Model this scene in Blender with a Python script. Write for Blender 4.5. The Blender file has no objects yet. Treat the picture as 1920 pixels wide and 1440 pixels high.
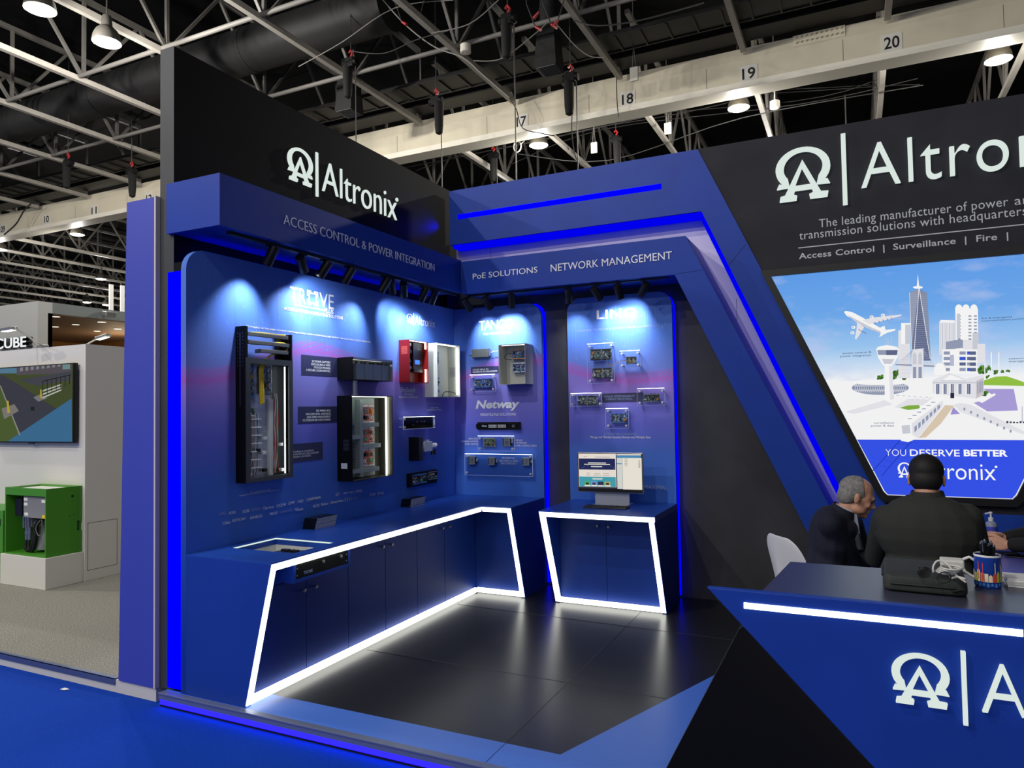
import bpy, bmesh, math, random
from mathutils import Vector, Matrix
D = bpy.data
S = bpy.context.scene
COL = S.collection
rnd = random.Random(7)
# ------------------------------------------------------------------ camera, world, exposure
FOC = 1338.78
YAW, PIT, ROL = -0.447499, 0.035850, -0.016132
_f = Vector((math.sin(YAW)*math.cos(PIT), math.cos(YAW)*math.cos(PIT), math.sin(PIT)))
_r = _f.cross(Vector((0, 0, 1))).normalized()
_u = _r.cross(_f)
_r2 = math.cos(ROL)*_r + math.sin(ROL)*_u
_u2 = -math.sin(ROL)*_r + math.cos(ROL)*_u
EYE = Vector((0, 0, 1.7))
cd = D.cameras.new('camera')
cam = D.objects.new('camera', cd)
COL.objects.link(cam)
M3 = Matrix((_r2, _u2, -_f)).transposed()
cam.matrix_world = Matrix.Translation(EYE) @ M3.to_4x4()
cd.sensor_width = 36.0
cd.sensor_fit = 'HORIZONTAL'
cd.lens = FOC/1920*36
cd.clip_start = 0.05
cd.clip_end = 300
S.camera = cam
w = D.worlds.new('hall_air')
S.world = w
w.use_nodes = True
w.node_tree.nodes['Background'].inputs[0].default_value = (0.85, 0.92, 1.0, 1)
w.node_tree.nodes['Background'].inputs[1].default_value = 0.30
S.view_settings.view_transform = 'Standard'
S.view_settings.look = 'None'
S.view_settings.exposure = 0.0
S.view_settings.gamma = 1.0
S.view_settings.use_curve_mapping = False
cy = S.cycles
cy.use_denoising = True
cy.max_bounces = 6
cy.diffuse_bounces = 3
cy.glossy_bounces = 3
cy.transmission_bounces = 6
cy.transparent_max_bounces = 8
cy.sample_clamp_indirect = 4.0
cy.caustics_reflective = False
cy.caustics_refractive = False
cy.use_light_tree = True

HALL_W = 930.0
SPOT_K = 2.2
SPOT_W = 16.0       # watts of each track spotlight

def ray(u, v):
    d = Vector(((u-960)/FOC, -(v-720)/FOC, 1.0))
    return d.x*_r2 + d.y*_u2 + d.z*_f

def P(ax, val, u, v):
    """the point of the plane axis=val that the photograph shows at (u, v)"""
    d = ray(u, v)
    return EYE + d*((val-EYE[ax])/d[ax])

# ------------------------------------------------------------------ materials
def lin(c):
    c = c/255.0
    return c/12.92 if c <= 0.04045 else ((c+0.055)/1.055)**2.4

def rgb(r, g, b):
    return (lin(r), lin(g), lin(b), 1.0)

MATS = {}
def mat(name, col=None, rough=0.5, metal=0.0, emit=None, strength=1.0, trans=0.0, ior=1.45, alpha=1.0, coat=0.0, bump=0.0, bscale=40, spec=0.5, var=0.0, vscale=6):
    if name in MATS:
        return MATS[name]
    m = D.materials.new(name)
    m.use_nodes = True
    nt = m.node_tree
    b = nt.nodes['Principled BSDF']
    c = rgb(*col) if col else (0, 0, 0, 1)
    b.inputs['Base Color'].default_value = c
    b.inputs['Roughness'].default_value = rough
    b.inputs['Metallic'].default_value = metal
    b.inputs['IOR'].default_value = ior
    b.inputs['Specular IOR Level'].default_value = spec
    if trans:
        b.inputs['Transmission Weight'].default_value = trans
    if alpha < 1:
        b.inputs['Alpha'].default_value = alpha
    if coat:
        b.inputs['Coat Weight'].default_value = coat
    if emit:
        b.inputs['Emission Color'].default_value = rgb(*emit)
        b.inputs['Emission Strength'].default_value = strength
    if bump or var:
        tc = nt.nodes.new('ShaderNodeNewGeometry')
        no = nt.nodes.new('ShaderNodeTexNoise')
        no.inputs['Scale'].default_value = bscale
        no.inputs['Detail'].default_value = 5
        nt.links.new(tc.outputs['Position'], no.inputs['Vector'])
        if bump:
            bp = nt.nodes.new('ShaderNodeBump')
            bp.inputs['Strength'].default_value = bump
            bp.inputs['Distance'].default_value = 0.01
            nt.links.new(no.outputs['Fac'], bp.inputs['Height'])
            nt.links.new(bp.outputs['Normal'], b.inputs['Normal'])
        if var:
            n2 = nt.nodes.new('ShaderNodeTexNoise')
            n2.inputs['Scale'].default_value = vscale
            n2.inputs['Detail'].default_value = 6
            nt.links.new(tc.outputs['Position'], n2.inputs['Vector'])
            rp = nt.nodes.new('ShaderNodeValToRGB')
            rp.color_ramp.elements[0].position = 0.3
            rp.color_ramp.elements[1].position = 0.7
            rp.color_ramp.elements[0].color = tuple(x*(1-var) for x in c[:3])+(1,)
            rp.color_ramp.elements[1].color = tuple(min(1, x*(1+var)) for x in c[:3])+(1,)
            nt.links.new(n2.outputs['Fac'], rp.inputs['Fac'])
            nt.links.new(rp.outputs['Color'], b.inputs['Base Color'])
    MATS[name] = m
    return m

def glow(name, col, strength, hidden_light=False):
    if name in MATS:
        return MATS[name]
    m = D.materials.new(name)
    m.use_nodes = True
    nt = m.node_tree
    nt.nodes.remove(nt.nodes['Principled BSDF'])
    e = nt.nodes.new('ShaderNodeEmission')
    e.inputs[0].default_value = rgb(*col)
    e.inputs[1].default_value = strength
    nt.links.new(e.outputs[0], nt.nodes['Material Output'].inputs[0])
    MATS[name] = m
    return m

# ------------------------------------------------------------------ mesh builder
class F:
    """a flat frame: origin, u (to the reader's right), v (up), n (towards the reader)"""
    def __init__(s, o, u, v):
        s.o, s.u, s.v = Vector(o), Vector(u).normalized(), Vector(v).normalized()
        s.n = s.u.cross(s.v)
    def __call__(s, a, b, c=0.0):
        return s.o + s.u*a + s.v*b + s.n*c

class MB:
    def __init__(s):
        s.v, s.f, s.m = [], [], []
    def add(s, vs, fs, mi=0):
        k = len(s.v)
        s.v += [Vector(p) for p in vs]
        s.f += [tuple(i+k for i in f) for f in fs]
        s.m += [mi]*len(fs)
        return s
    def box(s, a, b, mi=0):
        x0, y0, z0 = (min(a[i], b[i]) for i in range(3))
        x1, y1, z1 = (max(a[i], b[i]) for i in range(3))
        return s.add([(x0,y0,z0),(x1,y0,z0),(x1,y1,z0),(x0,y1,z0),(x0,y0,z1),(x1,y0,z1),(x1,y1,z1),(x0,y1,z1)],
                     [(0,3,2,1),(4,5,6,7),(0,1,5,4),(1,2,6,5),(2,3,7,6),(3,0,4,7)], mi)
    def fbox(s, fr, a0, a1, b0, b1, c0, c1, mi=0):
        return s.add([fr(a0,b0,c0),fr(a1,b0,c0),fr(a1,b1,c0),fr(a0,b1,c0),fr(a0,b0,c1),fr(a1,b0,c1),fr(a1,b1,c1),fr(a0,b1,c1)],
                     [(0,3,2,1),(4,5,6,7),(0,1,5,4),(1,2,6,5),(2,3,7,6),(3,0,4,7)], mi)
    def hexa(s, p, mi=0):
        """8 corners: bottom loop then top loop"""
        return s.add(p, [(0,3,2,1),(4,5,6,7),(0,1,5,4),(1,2,6,5),(2,3,7,6),(3,0,4,7)], mi)
    def quad(s, a, b, c, d, mi=0):
        return s.add([a,b,c,d], [(0,1,2,3)], mi)
    def prism(s, pts, d, mi=0):
        """polygon of 3D points pushed along vector d"""
        n = len(pts)
        d = Vector(d)
        a = [Vector(p) for p in pts]
        return s.add(a+[p+d for p in a], [tuple(range(n))[::-1], tuple(range(n, 2*n))]+[(i,(i+1)%n,(i+1)%n+n,i+n) for i in range(n)], mi)
    def bar(s, p, q, w, h=None, up=(0,0,1), mi=0):
        p, q = Vector(p), Vector(q)
        h = w if h is None else h
        t = (q-p).normalized()
        up = Vector(up)
        if abs(t.dot(up)) > 0.98:
            up = Vector((0,1,0)) if abs(t.y) < 0.9 else Vector((1,0,0))
        r = t.cross(up).normalized()*w/2
        u = r.cross(t).normalized()*h/2
        return s.hexa([p-r-u,p+r-u,p+r+u,p-r+u,q-r-u,q+r-u,q+r+u,q-r+u], mi)
    def tube(s, pts, r, seg=8, mi=0, cap=True, closed=False):
        pts = [Vector(p) for p in pts]
        n = len(pts)
        rs = r if isinstance(r, (list, tuple)) else [r]*n
        prev = None
        rings = []
        for i, p in enumerate(pts):
            if closed:
                t = pts[(i+1) % n]-pts[i-1]
            else:
                t = pts[min(i+1, n-1)]-pts[max(i-1, 0)]
            if t.length < 1e-9:
                t = Vector((0,0,1))
            t.normalize()
            if prev is None:
                a = Vector((0,0,1)) if abs(t.z) < 0.9 else Vector((1,0,0))
                x = t.cross(a).normalized()
            else:
                x = (prev-t*prev.dot(t))
                if x.length < 1e-6:
                    x = t.orthogonal()
                x.normalize()
            prev = x
            y = t.cross(x)
            rings.append([p+(x*math.cos(2*math.pi*k/seg)+y*math.sin(2*math.pi*k/seg))*rs[i] for k in range(seg)])
        vs = [q for rg in rings for q in rg]
        fs = []
        for i in range(n if closed else n-1):
            j = (i+1) % n
            for k in range(seg):
                fs.append((i*seg+k, i*seg+(k+1)%seg, j*seg+(k+1)%seg, j*seg+k))
        if cap and not closed:
            fs.append(tuple(range(seg))[::-1])
            fs.append(tuple((n-1)*seg+k for k in range(seg)))
        return s.add(vs, fs, mi)
    def cyl(s, p, q, r, r2=None, seg=16, mi=0):
        return s.tube([p, q], [r, r if r2 is None else r2], seg, mi)
    def lathe(s, prof, o=(0,0,0), seg=24, axis=(0,0,1), mi=0, closed_ends=True):
        """profile [(radius, height)] turned about axis through o"""
        o, ax = Vector(o), Vector(axis).normalized()
        x = ax.orthogonal().normalized()
        y = ax.cross(x)
        vs = []
        for r, h in prof:
            for k in range(seg):
                a = 2*math.pi*k/seg
                vs.append(o+ax*h+(x*math.cos(a)+y*math.sin(a))*r)
        fs = []
        for i in range(len(prof)-1):
            for k in range(seg):
                fs.append((i*seg+k, i*seg+(k+1)%seg, (i+1)*seg+(k+1)%seg, (i+1)*seg+k))
        if closed_ends:
            fs.append(tuple(range(seg))[::-1])
            fs.append(tuple((len(prof)-1)*seg+k for k in range(seg)))
        return s.add(vs, fs, mi)
    def ball(s, c, r, seg=14, rings=9, mi=0):
        c = Vector(c)
        rr = r if isinstance(r, (tuple, list)) else (r, r, r)
        vs = [c+Vector((0,0,-rr[2]))]
        for i in range(1, rings):
            t = -math.pi/2+math.pi*i/rings
            for k in range(seg):
                a = 2*math.pi*k/seg
                vs.append(c+Vector((rr[0]*math.cos(t)*math.cos(a), rr[1]*math.cos(t)*math.sin(a), rr[2]*math.sin(t))))
        vs.append(c+Vector((0,0,rr[2])))
        fs = [(0, 1+(k+1)%seg, 1+k) for k in range(seg)]
        for i in range(rings-2):
            for k in range(seg):
                a, b = 1+i*seg, 1+(i+1)*seg
                fs.append((a+k, a+(k+1)%seg, b+(k+1)%seg, b+k))
        e = len(vs)-1
        a = 1+(rings-2)*seg
        fs += [(a+k, a+(k+1)%seg, e) for k in range(seg)]
        return s.add(vs, fs, mi)
    def build(s, name, mats, parent=None, smooth=False, bevel=0.0, bseg=2, angle=40):
        me = D.meshes.new(name)
        off = origin(parent)
        me.from_pydata([tuple(p-off) for p in s.v], [], s.f)
        if not isinstance(mats, (list, tuple)):
            mats = [mats]
        for m in mats:
            me.materials.append(m)
        me.polygons.foreach_set('material_index', s.m)
        me.update()
        bm = bmesh.new()
        bm.from_mesh(me)
        bmesh.ops.recalc_face_normals(bm, faces=bm.faces)
        bm.to_mesh(me)
        bm.free()
        if smooth:
            me.polygons.foreach_set('use_smooth', [True]*len(me.polygons))
            try:
                me.set_sharp_from_angle(angle=math.radians(angle))
            except Exception:
                pass
        o = D.objects.new(name, me)
        COL.objects.link(o)
        if parent:
            o.parent = parent
        if bevel:
            b = o.modifiers.new('edge', 'BEVEL')
            b.width = bevel
            b.segments = bseg
            b.limit_method = 'ANGLE'
        return o

def origin(o):
    v = Vector((0,0,0))
    while o is not None:
        v = v+o.location
        o = o.parent
    return v

def tag(o, label=None, cat=None, group=None, kind=None):
    if label: o['label'] = label
    if cat: o['category'] = cat
    if group: o['group'] = group
    if kind: o['kind'] = kind
    return o

def thing(name, label, cat, loc=(0,0,0), group=None):
    o = D.objects.new(name, None)
    o.empty_display_size = 0.05
    COL.objects.link(o)
    o.location = loc
    return tag(o, label, cat, group)

def struct(o):
    o['kind'] = 'structure'
    return o

def copy_tree(o, parent=None):
    c = o.copy()
    COL.objects.link(c)
    if parent is not None:
        c.parent = parent
    for ch in list(o.children):
        copy_tree(ch, c)
    return c

# ------------------------------------------------------------------ flat shapes and lettering
def curve_mesh(cu, name):
    o = D.objects.new('tmp', cu)
    me = D.meshes.new_from_object(o)
    D.objects.remove(o)
    me.name = name
    return me

def place(me, name, m, parent):
    off = origin(parent)
    for v in me.vertices:
        v.co = v.co-off
    me.materials.clear()
    me.materials.append(m)
    me.update()
    o = D.objects.new(name, me)
    COL.objects.link(o)
    if parent:
        o.parent = parent
    return o

def text(fr, s, a0, b0, a1, b1, m, parent, name='lettering', c=0.001, depth=0.001, bold=0.0, shear=0.0, spacing=1.0, align='CENTER', lines=1.0, words=False, res=3):
    """lettering that fills the rectangle a0..a1, b0..b1 of frame fr"""
    cu = D.curves.new('t', 'FONT')
    cu.body = s
    cu.align_x = align
    cu.shear = shear
    cu.offset = bold
    cu.space_character = spacing
    cu.space_line = lines
    cu.extrude = 0.05
    cu.resolution_u = res
    me = curve_mesh(cu, name)
    D.curves.remove(cu)
    xs = [v.co.x for v in me.vertices]
    ys = [v.co.y for v in me.vertices]
    x0, x1, y0, y1 = min(xs), max(xs), min(ys), max(ys)
    for v in me.vertices:
        v.co = fr(a0+(v.co.x-x0)/(x1-x0)*(a1-a0), b0+(v.co.y-y0)/(y1-y0)*(b1-b0), c+(v.co.z+0.05)/0.1*depth)
    if words:                           # one part per word
        gap = (b1-b0)*0.22
        off = origin(parent)
        bm = bmesh.new()
        bm.from_mesh(me)
        bm.verts.ensure_lookup_table()
        order = sorted(bm.verts, key=lambda v: (v.co-fr.o).dot(fr.u))
        cuts, last = [], None
        for v in order:
            a = (v.co-fr.o).dot(fr.u)
            cuts.append(a)
        # a letter's faces bridge its vertices, so take face spans
        spans = sorted((min((v.co-fr.o).dot(fr.u) for v in f.verts), max((v.co-fr.o).dot(fr.u) for v in f.verts)) for f in bm.faces)
        groups = []
        for p, q in spans:
            if groups and p < groups[-1][1]+gap:
                groups[-1][1] = max(groups[-1][1], q)
            else:
                groups.append([p, q])
        bm.free()
        r = None
        for p, q in groups:
            b = bmesh.new()
            b.from_mesh(me)
            bmesh.ops.delete(b, geom=[v for v in b.verts if not p-1e-5 <= (v.co-fr.o).dot(fr.u) <= q+1e-5], context='VERTS')
            mm = D.meshes.new(name)
            b.to_mesh(mm)
            b.free()
            r = place(mm, name, m, parent)
        D.meshes.remove(me)
        return r
    return place(me, name, m, parent)

def ptext(fr, ax, s, bl, tr, m, parent, **k):
    """the same, the rectangle given by the photo positions of its lower left and upper right corners on the frame's plane"""
    val = (fr.o+fr.n*k.get('c', 0.001))[ax]
    p, q = P(ax, val, *bl)-fr.o, P(ax, val, *tr)-fr.o
    return text(fr, s, p.dot(fr.u), p.dot(fr.v), q.dot(fr.u), q.dot(fr.v), m, parent, **k)

def flat(fr, outlines, m, parent, name, c=0.001, depth=0.001, fit=None):
    """filled outlines (lists of 2D points, inner ones cut holes) on frame fr"""
    cu = D.curves.new('s', 'CURVE')
    cu.dimensions = '2D'
    cu.fill_mode = 'BOTH'
    cu.extrude = 0.05
    for ol in outlines:
        sp = cu.splines.new('POLY')
        sp.points.add(len(ol)-1)
        for i, p in enumerate(ol):
            sp.points[i].co = (p[0], p[1], 0, 1)
        sp.use_cyclic_u = True
    me = curve_mesh(cu, name)
    D.curves.remove(cu)
    if fit:
        xs = [p[0] for o in outlines for p in o]
        ys = [p[1] for o in outlines for p in o]
        x0, x1, y0, y1 = min(xs), max(xs), min(ys), max(ys)
        a0, b0, a1, b1 = fit
        f = lambda x, y: (a0+(x-x0)/(x1-x0)*(a1-a0), b0+(y-y0)/(y1-y0)*(b1-b0))
    else:
        f = lambda x, y: (x, y)
    for v in me.vertices:
        a, b = f(v.co.x, v.co.y)
        v.co = fr(a, b, c+(v.co.z+0.05)/0.1*depth)
    return place(me, name, m, parent)
# ------------------------------------------------------------------ high bay lamps of the hall
lampm = mat('lamp_shade', (70, 68, 64), 0.5, 0.4)
lampg = glow('lamp_face', (255, 244, 222), 9.0)
def high_bay(loc, label, power=None, r=0.275):
    t = thing('high_bay_lamp', label, 'lamp', loc, 'high bay lamps under the hall roof')
    m_ = MB()
    m_.lathe([(r, 0.0), (r*1.0, 0.03), (r*0.92, 0.14), (r*0.74, 0.25), (r*0.45, 0.33), (r*0.40, 0.335)], loc, 28, closed_ends=False)
    m_.lathe([(r*0.40, 0.33), (r*0.36, 0.45), (r*0.30, 0.56), (0.03, 0.58)], loc, 20)
    m_.build('shade', lampm, t, True)
    m_ = MB()
    m_.lathe([(r*0.97, 0.012), (r*0.75, -0.03), (r*0.4, -0.05), (0.001, -0.055)], loc, 28)
    m_.build('lens', lampg, t, True)
    m_ = MB()
    m_.cyl(Vector(loc)+Vector((0, 0, 0.56)), Vector((loc[0], loc[1], 12.45)), 0.015)
    m_.build('hanging_rod', lampm, t)
    ld = D.lights.new('lamp_light', 'POINT')
    ld.energy = HALL_W if power is None else power
    ld.color = (1.0, 0.95, 0.88)
    ld.shadow_soft_size = 0.12
    lo = D.objects.new('lamp_light', ld)
    COL.objects.link(lo)
    lo.parent = t
    lo.location = (0, 0, -0.16)
    return t
# ------------------------------------------------------------------ shared materials
M = dict(
    black=mat('black_paint', (8, 8, 11), 0.6, var=0.25, vscale=3, spec=0.15),
    charcoal=mat('charcoal_paint', (42, 43, 49), 0.6, var=0.2, vscale=2.5, spec=0.2),
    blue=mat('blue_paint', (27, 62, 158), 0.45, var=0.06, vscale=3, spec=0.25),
    bluetop=mat('blue_laminate', (34, 74, 170), 0.3, var=0.05, vscale=3),
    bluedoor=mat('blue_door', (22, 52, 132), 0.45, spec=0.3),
    lilac=mat('pale_lilac_board', (216, 210, 222), 0.6),
    white=mat('white_paint', (225, 225, 222), 0.5),
    offwhite=mat('off_white_panel', (214, 212, 205), 0.55),
    print=mat('white_print', (238, 240, 246), 0.5),
    dimprint=mat('pale_print', (150, 165, 210), 0.5),
    signwhite=glow('backlit_white', (222, 234, 228), 0.95),
    signedge=mat('sign_return', (210, 218, 214), 0.4),
    led=glow('led_white', (255, 255, 246), 3.2),
    ledbar=glow('led_white_bar', (255, 255, 246), 3.0),
    ledb=glow('led_blue', (0, 0, 255), 1.5),
    ledbs=glow('led_blue_strong', (0, 0, 255), 0.85),
    blackplastic=mat('black_plastic', (14, 14, 15), 0.4),
    blackmetal=mat('black_metal', (20, 20, 22), 0.42, 0.3),
    steel=mat('steel', (170, 172, 172), 0.3, 0.9),
    galv=mat('galvanised_steel', (190, 194, 198), 0.36, 0.6, var=0.15, vscale=30),
    alu=mat('anodised_trim', (120, 132, 165), 0.35, 0.5),
    rubber=mat('black_rubber', (12, 12, 12), 0.7),
)

def panel_material():
    m = D.materials.new('printed_graphic')
    m.use_nodes = True
    nt = m.node_tree
    L = nt.links.new
    b = nt.nodes['Principled BSDF']
    b.inputs['Roughness'].default_value = 0.6
    b.inputs['Specular IOR Level'].default_value = 0.2
    g = nt.nodes.new('ShaderNodeNewGeometry')
    sp = nt.nodes.new('ShaderNodeSeparateXYZ')
    L(g.outputs['Position'], sp.inputs[0])
    def mt(op, a, b_=None, clamp=False):
        n = nt.nodes.new('ShaderNodeMath')
        n.operation = op
        n.use_clamp = clamp
        for i, x in enumerate((a, b_)):
            if x is None: continue
            if isinstance(x, (int, float)):
                n.inputs[i].default_value = x
            else:
                L(x, n.inputs[i])
        return n.outputs[0]
    z = sp.outputs[2]
    u = mt('ADD', sp.outputs[0], sp.outputs[1])
    t = mt('DIVIDE', mt('SUBTRACT', z, 0.8), 1.95, True)
    rp = nt.nodes.new('ShaderNodeValToRGB')
    cr = rp.color_ramp
    stops = [(0, (64, 116, 212)), (0.24, (74, 116, 212)), (0.38, (106, 110, 214)), (0.55, (134, 128, 214)), (0.66, (106, 128, 210)), (0.8, (82, 124, 214)), (1, (82, 120, 204))]
    cr.elements[0].position, cr.elements[0].color = stops[0][0], rgb(*stops[0][1])
    cr.elements[1].position, cr.elements[1].color = stops[-1][0], rgb(*stops[-1][1])
    for p_, c_ in stops[1:-1]:
        e = cr.elements.new(p_)
        e.color = rgb(*c_)
    L(t, rp.inputs[0])
    # wave of magenta dots
    zc = mt('ADD', mt('MULTIPLY', mt('SINE', mt('MULTIPLY', u, 2.3)), 0.11), mt('ADD', mt('MULTIPLY', mt('SINE', mt('MULTIPLY', u, 4.1)), 0.03), 2.13))
    d = mt('SUBTRACT', zc, z)
    rise = mt('MULTIPLY', d, 40.0, True)
    fall = mt('SUBTRACT', 1.0, mt('MULTIPLY', d, 3.0), True)
    band = mt('MULTIPLY', rise, fall)
    dots = mt('MULTIPLY', mt('SINE', mt('ADD', mt('MULTIPLY', u, 230.0), mt('MULTIPLY', d, 90))), mt('SINE', mt('ADD', mt('MULTIPLY', d, 250.0), mt('MULTIPLY', mt('SINE', mt('MULTIPLY', u, 9)), 3))))
    dots = mt('ADD', mt('MULTIPLY', dots, 1.2), 0.25, True)
    line = mt('SUBTRACT', 1.0, mt('MULTIPLY', mt('ABSOLUTE', mt('SUBTRACT', d, 0.09)), 22), True)
    mask = mt('MULTIPLY', band, mt('ADD', mt('MULTIPLY', dots, 0.8), mt('MULTIPLY', line, 0.35)), True)
    mx = nt.nodes.new('ShaderNodeMixRGB')
    L(mask, mx.inputs[0])
    L(rp.outputs[0], mx.inputs[1])
    mx.inputs[2].default_value = rgb(205, 62, 168)
    L(mx.outputs[0], b.inputs['Base Color'])
    return m
M['graphic'] = panel_material()

def carpet(name, c1, c2, scale, rough=0.95):
    m = D.materials.new(name)
    m.use_nodes = True
    nt = m.node_tree
    b = nt.nodes['Principled BSDF']
    b.inputs['Roughness'].default_value = rough
    b.inputs['Specular IOR Level'].default_value = 0.1
    g = nt.nodes.new('ShaderNodeNewGeometry')
    n = nt.nodes.new('ShaderNodeTexNoise')
    n.inputs['Scale'].default_value = scale
    n.inputs['Detail'].default_value = 3
    rp = nt.nodes.new('ShaderNodeValToRGB')
    rp.color_ramp.elements[0].position = 0.4
    rp.color_ramp.elements[1].position = 0.6
    rp.color_ramp.elements[0].color = rgb(*c1)
    rp.color_ramp.elements[1].color = rgb(*c2)
    nt.links.new(g.outputs['Position'], n.inputs['Vector'])
    nt.links.new(n.outputs['Fac'], rp.inputs['Fac'])
    nt.links.new(rp.outputs['Color'], b.inputs['Base Color'])
    bp = nt.nodes.new('ShaderNodeBump')
    bp.inputs['Strength'].default_value = 0.4
    bp.inputs['Distance'].default_value = 0.004
    nt.links.new(n.outputs['Fac'], bp.inputs['Height'])
    nt.links.new(bp.outputs['Normal'], b.inputs['Normal'])
    return m
M['bluecarpet'] = carpet('blue_carpet', (6, 54, 156), (9, 64, 172), 220)
M['greycarpet'] = carpet('grey_loop_carpet', (104, 104, 99), (164, 162, 153), 130)
M['blacktile'] = mat('black_satin_tile', (29, 31, 35), 0.3, bump=0.03, bscale=30, var=0.12, vscale=2)
M['bluetile'] = mat('blue_satin_tile', (76, 124, 226), 0.34, bump=0.02, bscale=30)
M['mattblack'] = mat('black_vinyl', (9, 9, 12), 0.6)

# key planes of the stand
XP, YP = -3.72, 6.38          # faces of the side and the back graphic panels
XW = -3.85                    # black side wall
YB = 6.47                     # dark wall behind the back panels
YF = 6.40                     # blue outer frame and logo wall
YI = 6.03                     # inner canopy front
XI = -3.42                    # side canopy front
Y0 = 3.10                     # end of the side wall towards the aisle
CT = 0.845                    # worktop height
FLOORZ = -0.085
FL = F((XP, 0, 0), (0, 1, 0), (0, 0, 1))
FW = F((XW, 0, 0), (0, 1, 0), (0, 0, 1))
FB = F((0, YP, 0), (1, 0, 0), (0, 0, 1))
FF = F((0, YF, 0), (1, 0, 0), (0, 0, 1))

# ------------------------------------------------------------------ the hall floor and the raised stand floor
m_ = MB()
m_.quad((-60, -15, FLOORZ), (40, -15, FLOORZ), (40, 3.4, FLOORZ), (-60, 3.4, FLOORZ), 0)
m_.quad((-60, 3.4, FLOORZ), (40, 3.4, FLOORZ), (40, 60, FLOORZ), (-60, 60, FLOORZ), 1)
struct(m_.build('floor', [M['bluecarpet'], mat('hall_concrete', (120, 118, 112), 0.8)]))

m_ = MB()
PX0, PX1, PY0, PY1 = -3.90, 3.2, 3.062, 7.2
m_.prism([(PX0, PY0, -0.006), (PX1, PY0, -0.006), (PX1, PY1, -0.006), (PX0, PY1, -0.006)], (0, 0, -0.078), 0)
blk = [(-3.4, 3.315), (-1.36, 3.315), (-0.85, 4.69), (-0.85, 7.2), (-3.4, 7.2)]
m_.add([(x, y, 0.0) for x, y in blk], [(0, 1, 2, 3, 4)], 1)
m_.add([(x, y, 0.0) for x, y in [(PX0, PY0), (-0.85, PY0), (-0.85, 4.69), (-1.36, 3.315), (-3.4, 3.315), (PX0, 3.315)]], [(0, 1, 2, 3, 4, 5)], 2)
m_.add([(x, y, 0.0) for x, y in [(-0.85, PY0), (PX1, PY0), (PX1, PY1), (-0.85, PY1)]], [(0, 1, 2, 3)], 3)
struct(m_.build('floor_stand', [M['mattblack'], M['blacktile'], M['bluetile'], M['mattblack']]))
m_ = MB()
jm = mat('tile_joint', (64, 66, 68), 0.5)
for a, b in (((-1.66, 3.32), (-1.66, 6.4)), ((-3.2, 4.2), (-1.04, 4.19)), ((-3.2, 5.49), (-0.86, 5.42)), ((-0.853, 3.07), (-0.853, 6.4))):
    m_.bar((*a, 0.0006), (*b, 0.0006), 0.004, 0.001)
m_.bar((-1.66, 3.07, 0.0006), (-1.66, 3.31, 0.0006), 0.003, 0.001, mi=1)
struct(m_.build('floor_joint', [jm, mat('blue_joint', (26, 50, 110), 0.5)]))
m_ = MB()
m_.box((PX0, PY0-0.012, -0.036), (PX1, PY0+0.0, 0.002))
m_.box((PX0, PY0-0.016, -0.006), (PX1, PY0-0.0, 0.004))
m_.box((PX0, PY0-0.0, 0.0), (PX1, PY0+0.03, 0.003))
struct(m_.build('trim_1', M['alu'], bevel=0.002))
m_ = MB()
m_.box((PX0+0.004, PY0-0.006, -0.068), (PX1, PY0-0.001, -0.04))
t = thing('plinth_light_strip', 'blue light strip glowing under the metal edge of the raised stand floor', 'light strip', (0, PY0, -0.06))
m_.build('diffuser', glow('led_blue_plinth', (18, 14, 255), 7.0), t)

# ------------------------------------------------------------------ walls
m_ = MB()
m_.box((-3.975, 3.12, 0.0), (XW, 6.76, 4.055))
struct(m_.build('wall_left', M['black'], bevel=0.003))
m_ = MB()
m_.box((-3.975, 3.116, 0.0), (XW, 3.12, 4.055))  # thin slab added; aisle light on the wall end put into its colour
struct(m_.build('wall_left_lit_end', mat('end_face_lit_grey', (58, 60, 62), .55, var=.12, vscale=3)))
m_ = MB()
xin = lambda z: -1.348+(2.822-z)*0.465
m_.prism([(XW, YB, 0.0), (xin(0)+0.08, YB, 0.0), (xin(2.83)+0.05, YB, 2.83), (xin(2.83)+0.05, YB, 3.0), (XW, YB, 3.0)], (0, 0.08, 0))
struct(m_.build('wall_back', mat('back_wall_grey', (60, 60, 64), .6, var=.2, vscale=2.5, spec=.2)))
# logo wall right of the blue frame, with the blue dado under the light box
m_ = MB()
xo = lambda z: -1.199+(3.993-z)*0.451
m_.prism([(xo(4.0)+.001, YF+0.015, 4.0), (xo(0.0)+.001, YF+0.015, 0.0), (2.6, YF+0.015, 0.0), (2.6, YF+0.015, 4.0)], (0, 0.2, 0))
struct(m_.build('wall_right', M['charcoal']))
m_ = MB()
m_.prism([(xo(0.86)+0.03, YF-0.004, 0.86), (xo(0)+0.03, YF-0.004, 0.0), (2.6, YF-0.004, 0), (2.6, YF-0.004, 0.86)], (0, 0.018, 0))
struct(m_.build('wall_right_dado', M['blue']))

# thin partition that closes the neighbouring stand
a, b_, c_ = P(1, 3.09, 238, 380), P(1, 3.09, 222, 1271), P(1, 3.09, 293, 371)
m_ = MB()
m_.prism([(b_.x, 3.09, 0.0), (-3.992, 3.09, 0.0), (-3.992, 3.09, a.z), (a.x, 3.09, a.z)], (0, 0.5, 0))
struct(m_.build('wall_partition', mat('blue_violet_paint', (62, 74, 178), 0.5)))
m_ = MB()
m_.box((-3.991, 3.085, 0.0), (-3.977, 3.3, a.z+0.004))
struct(m_.build('trim_2', mat('raw_board_edge', (205, 196, 190), 0.7)))

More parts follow.
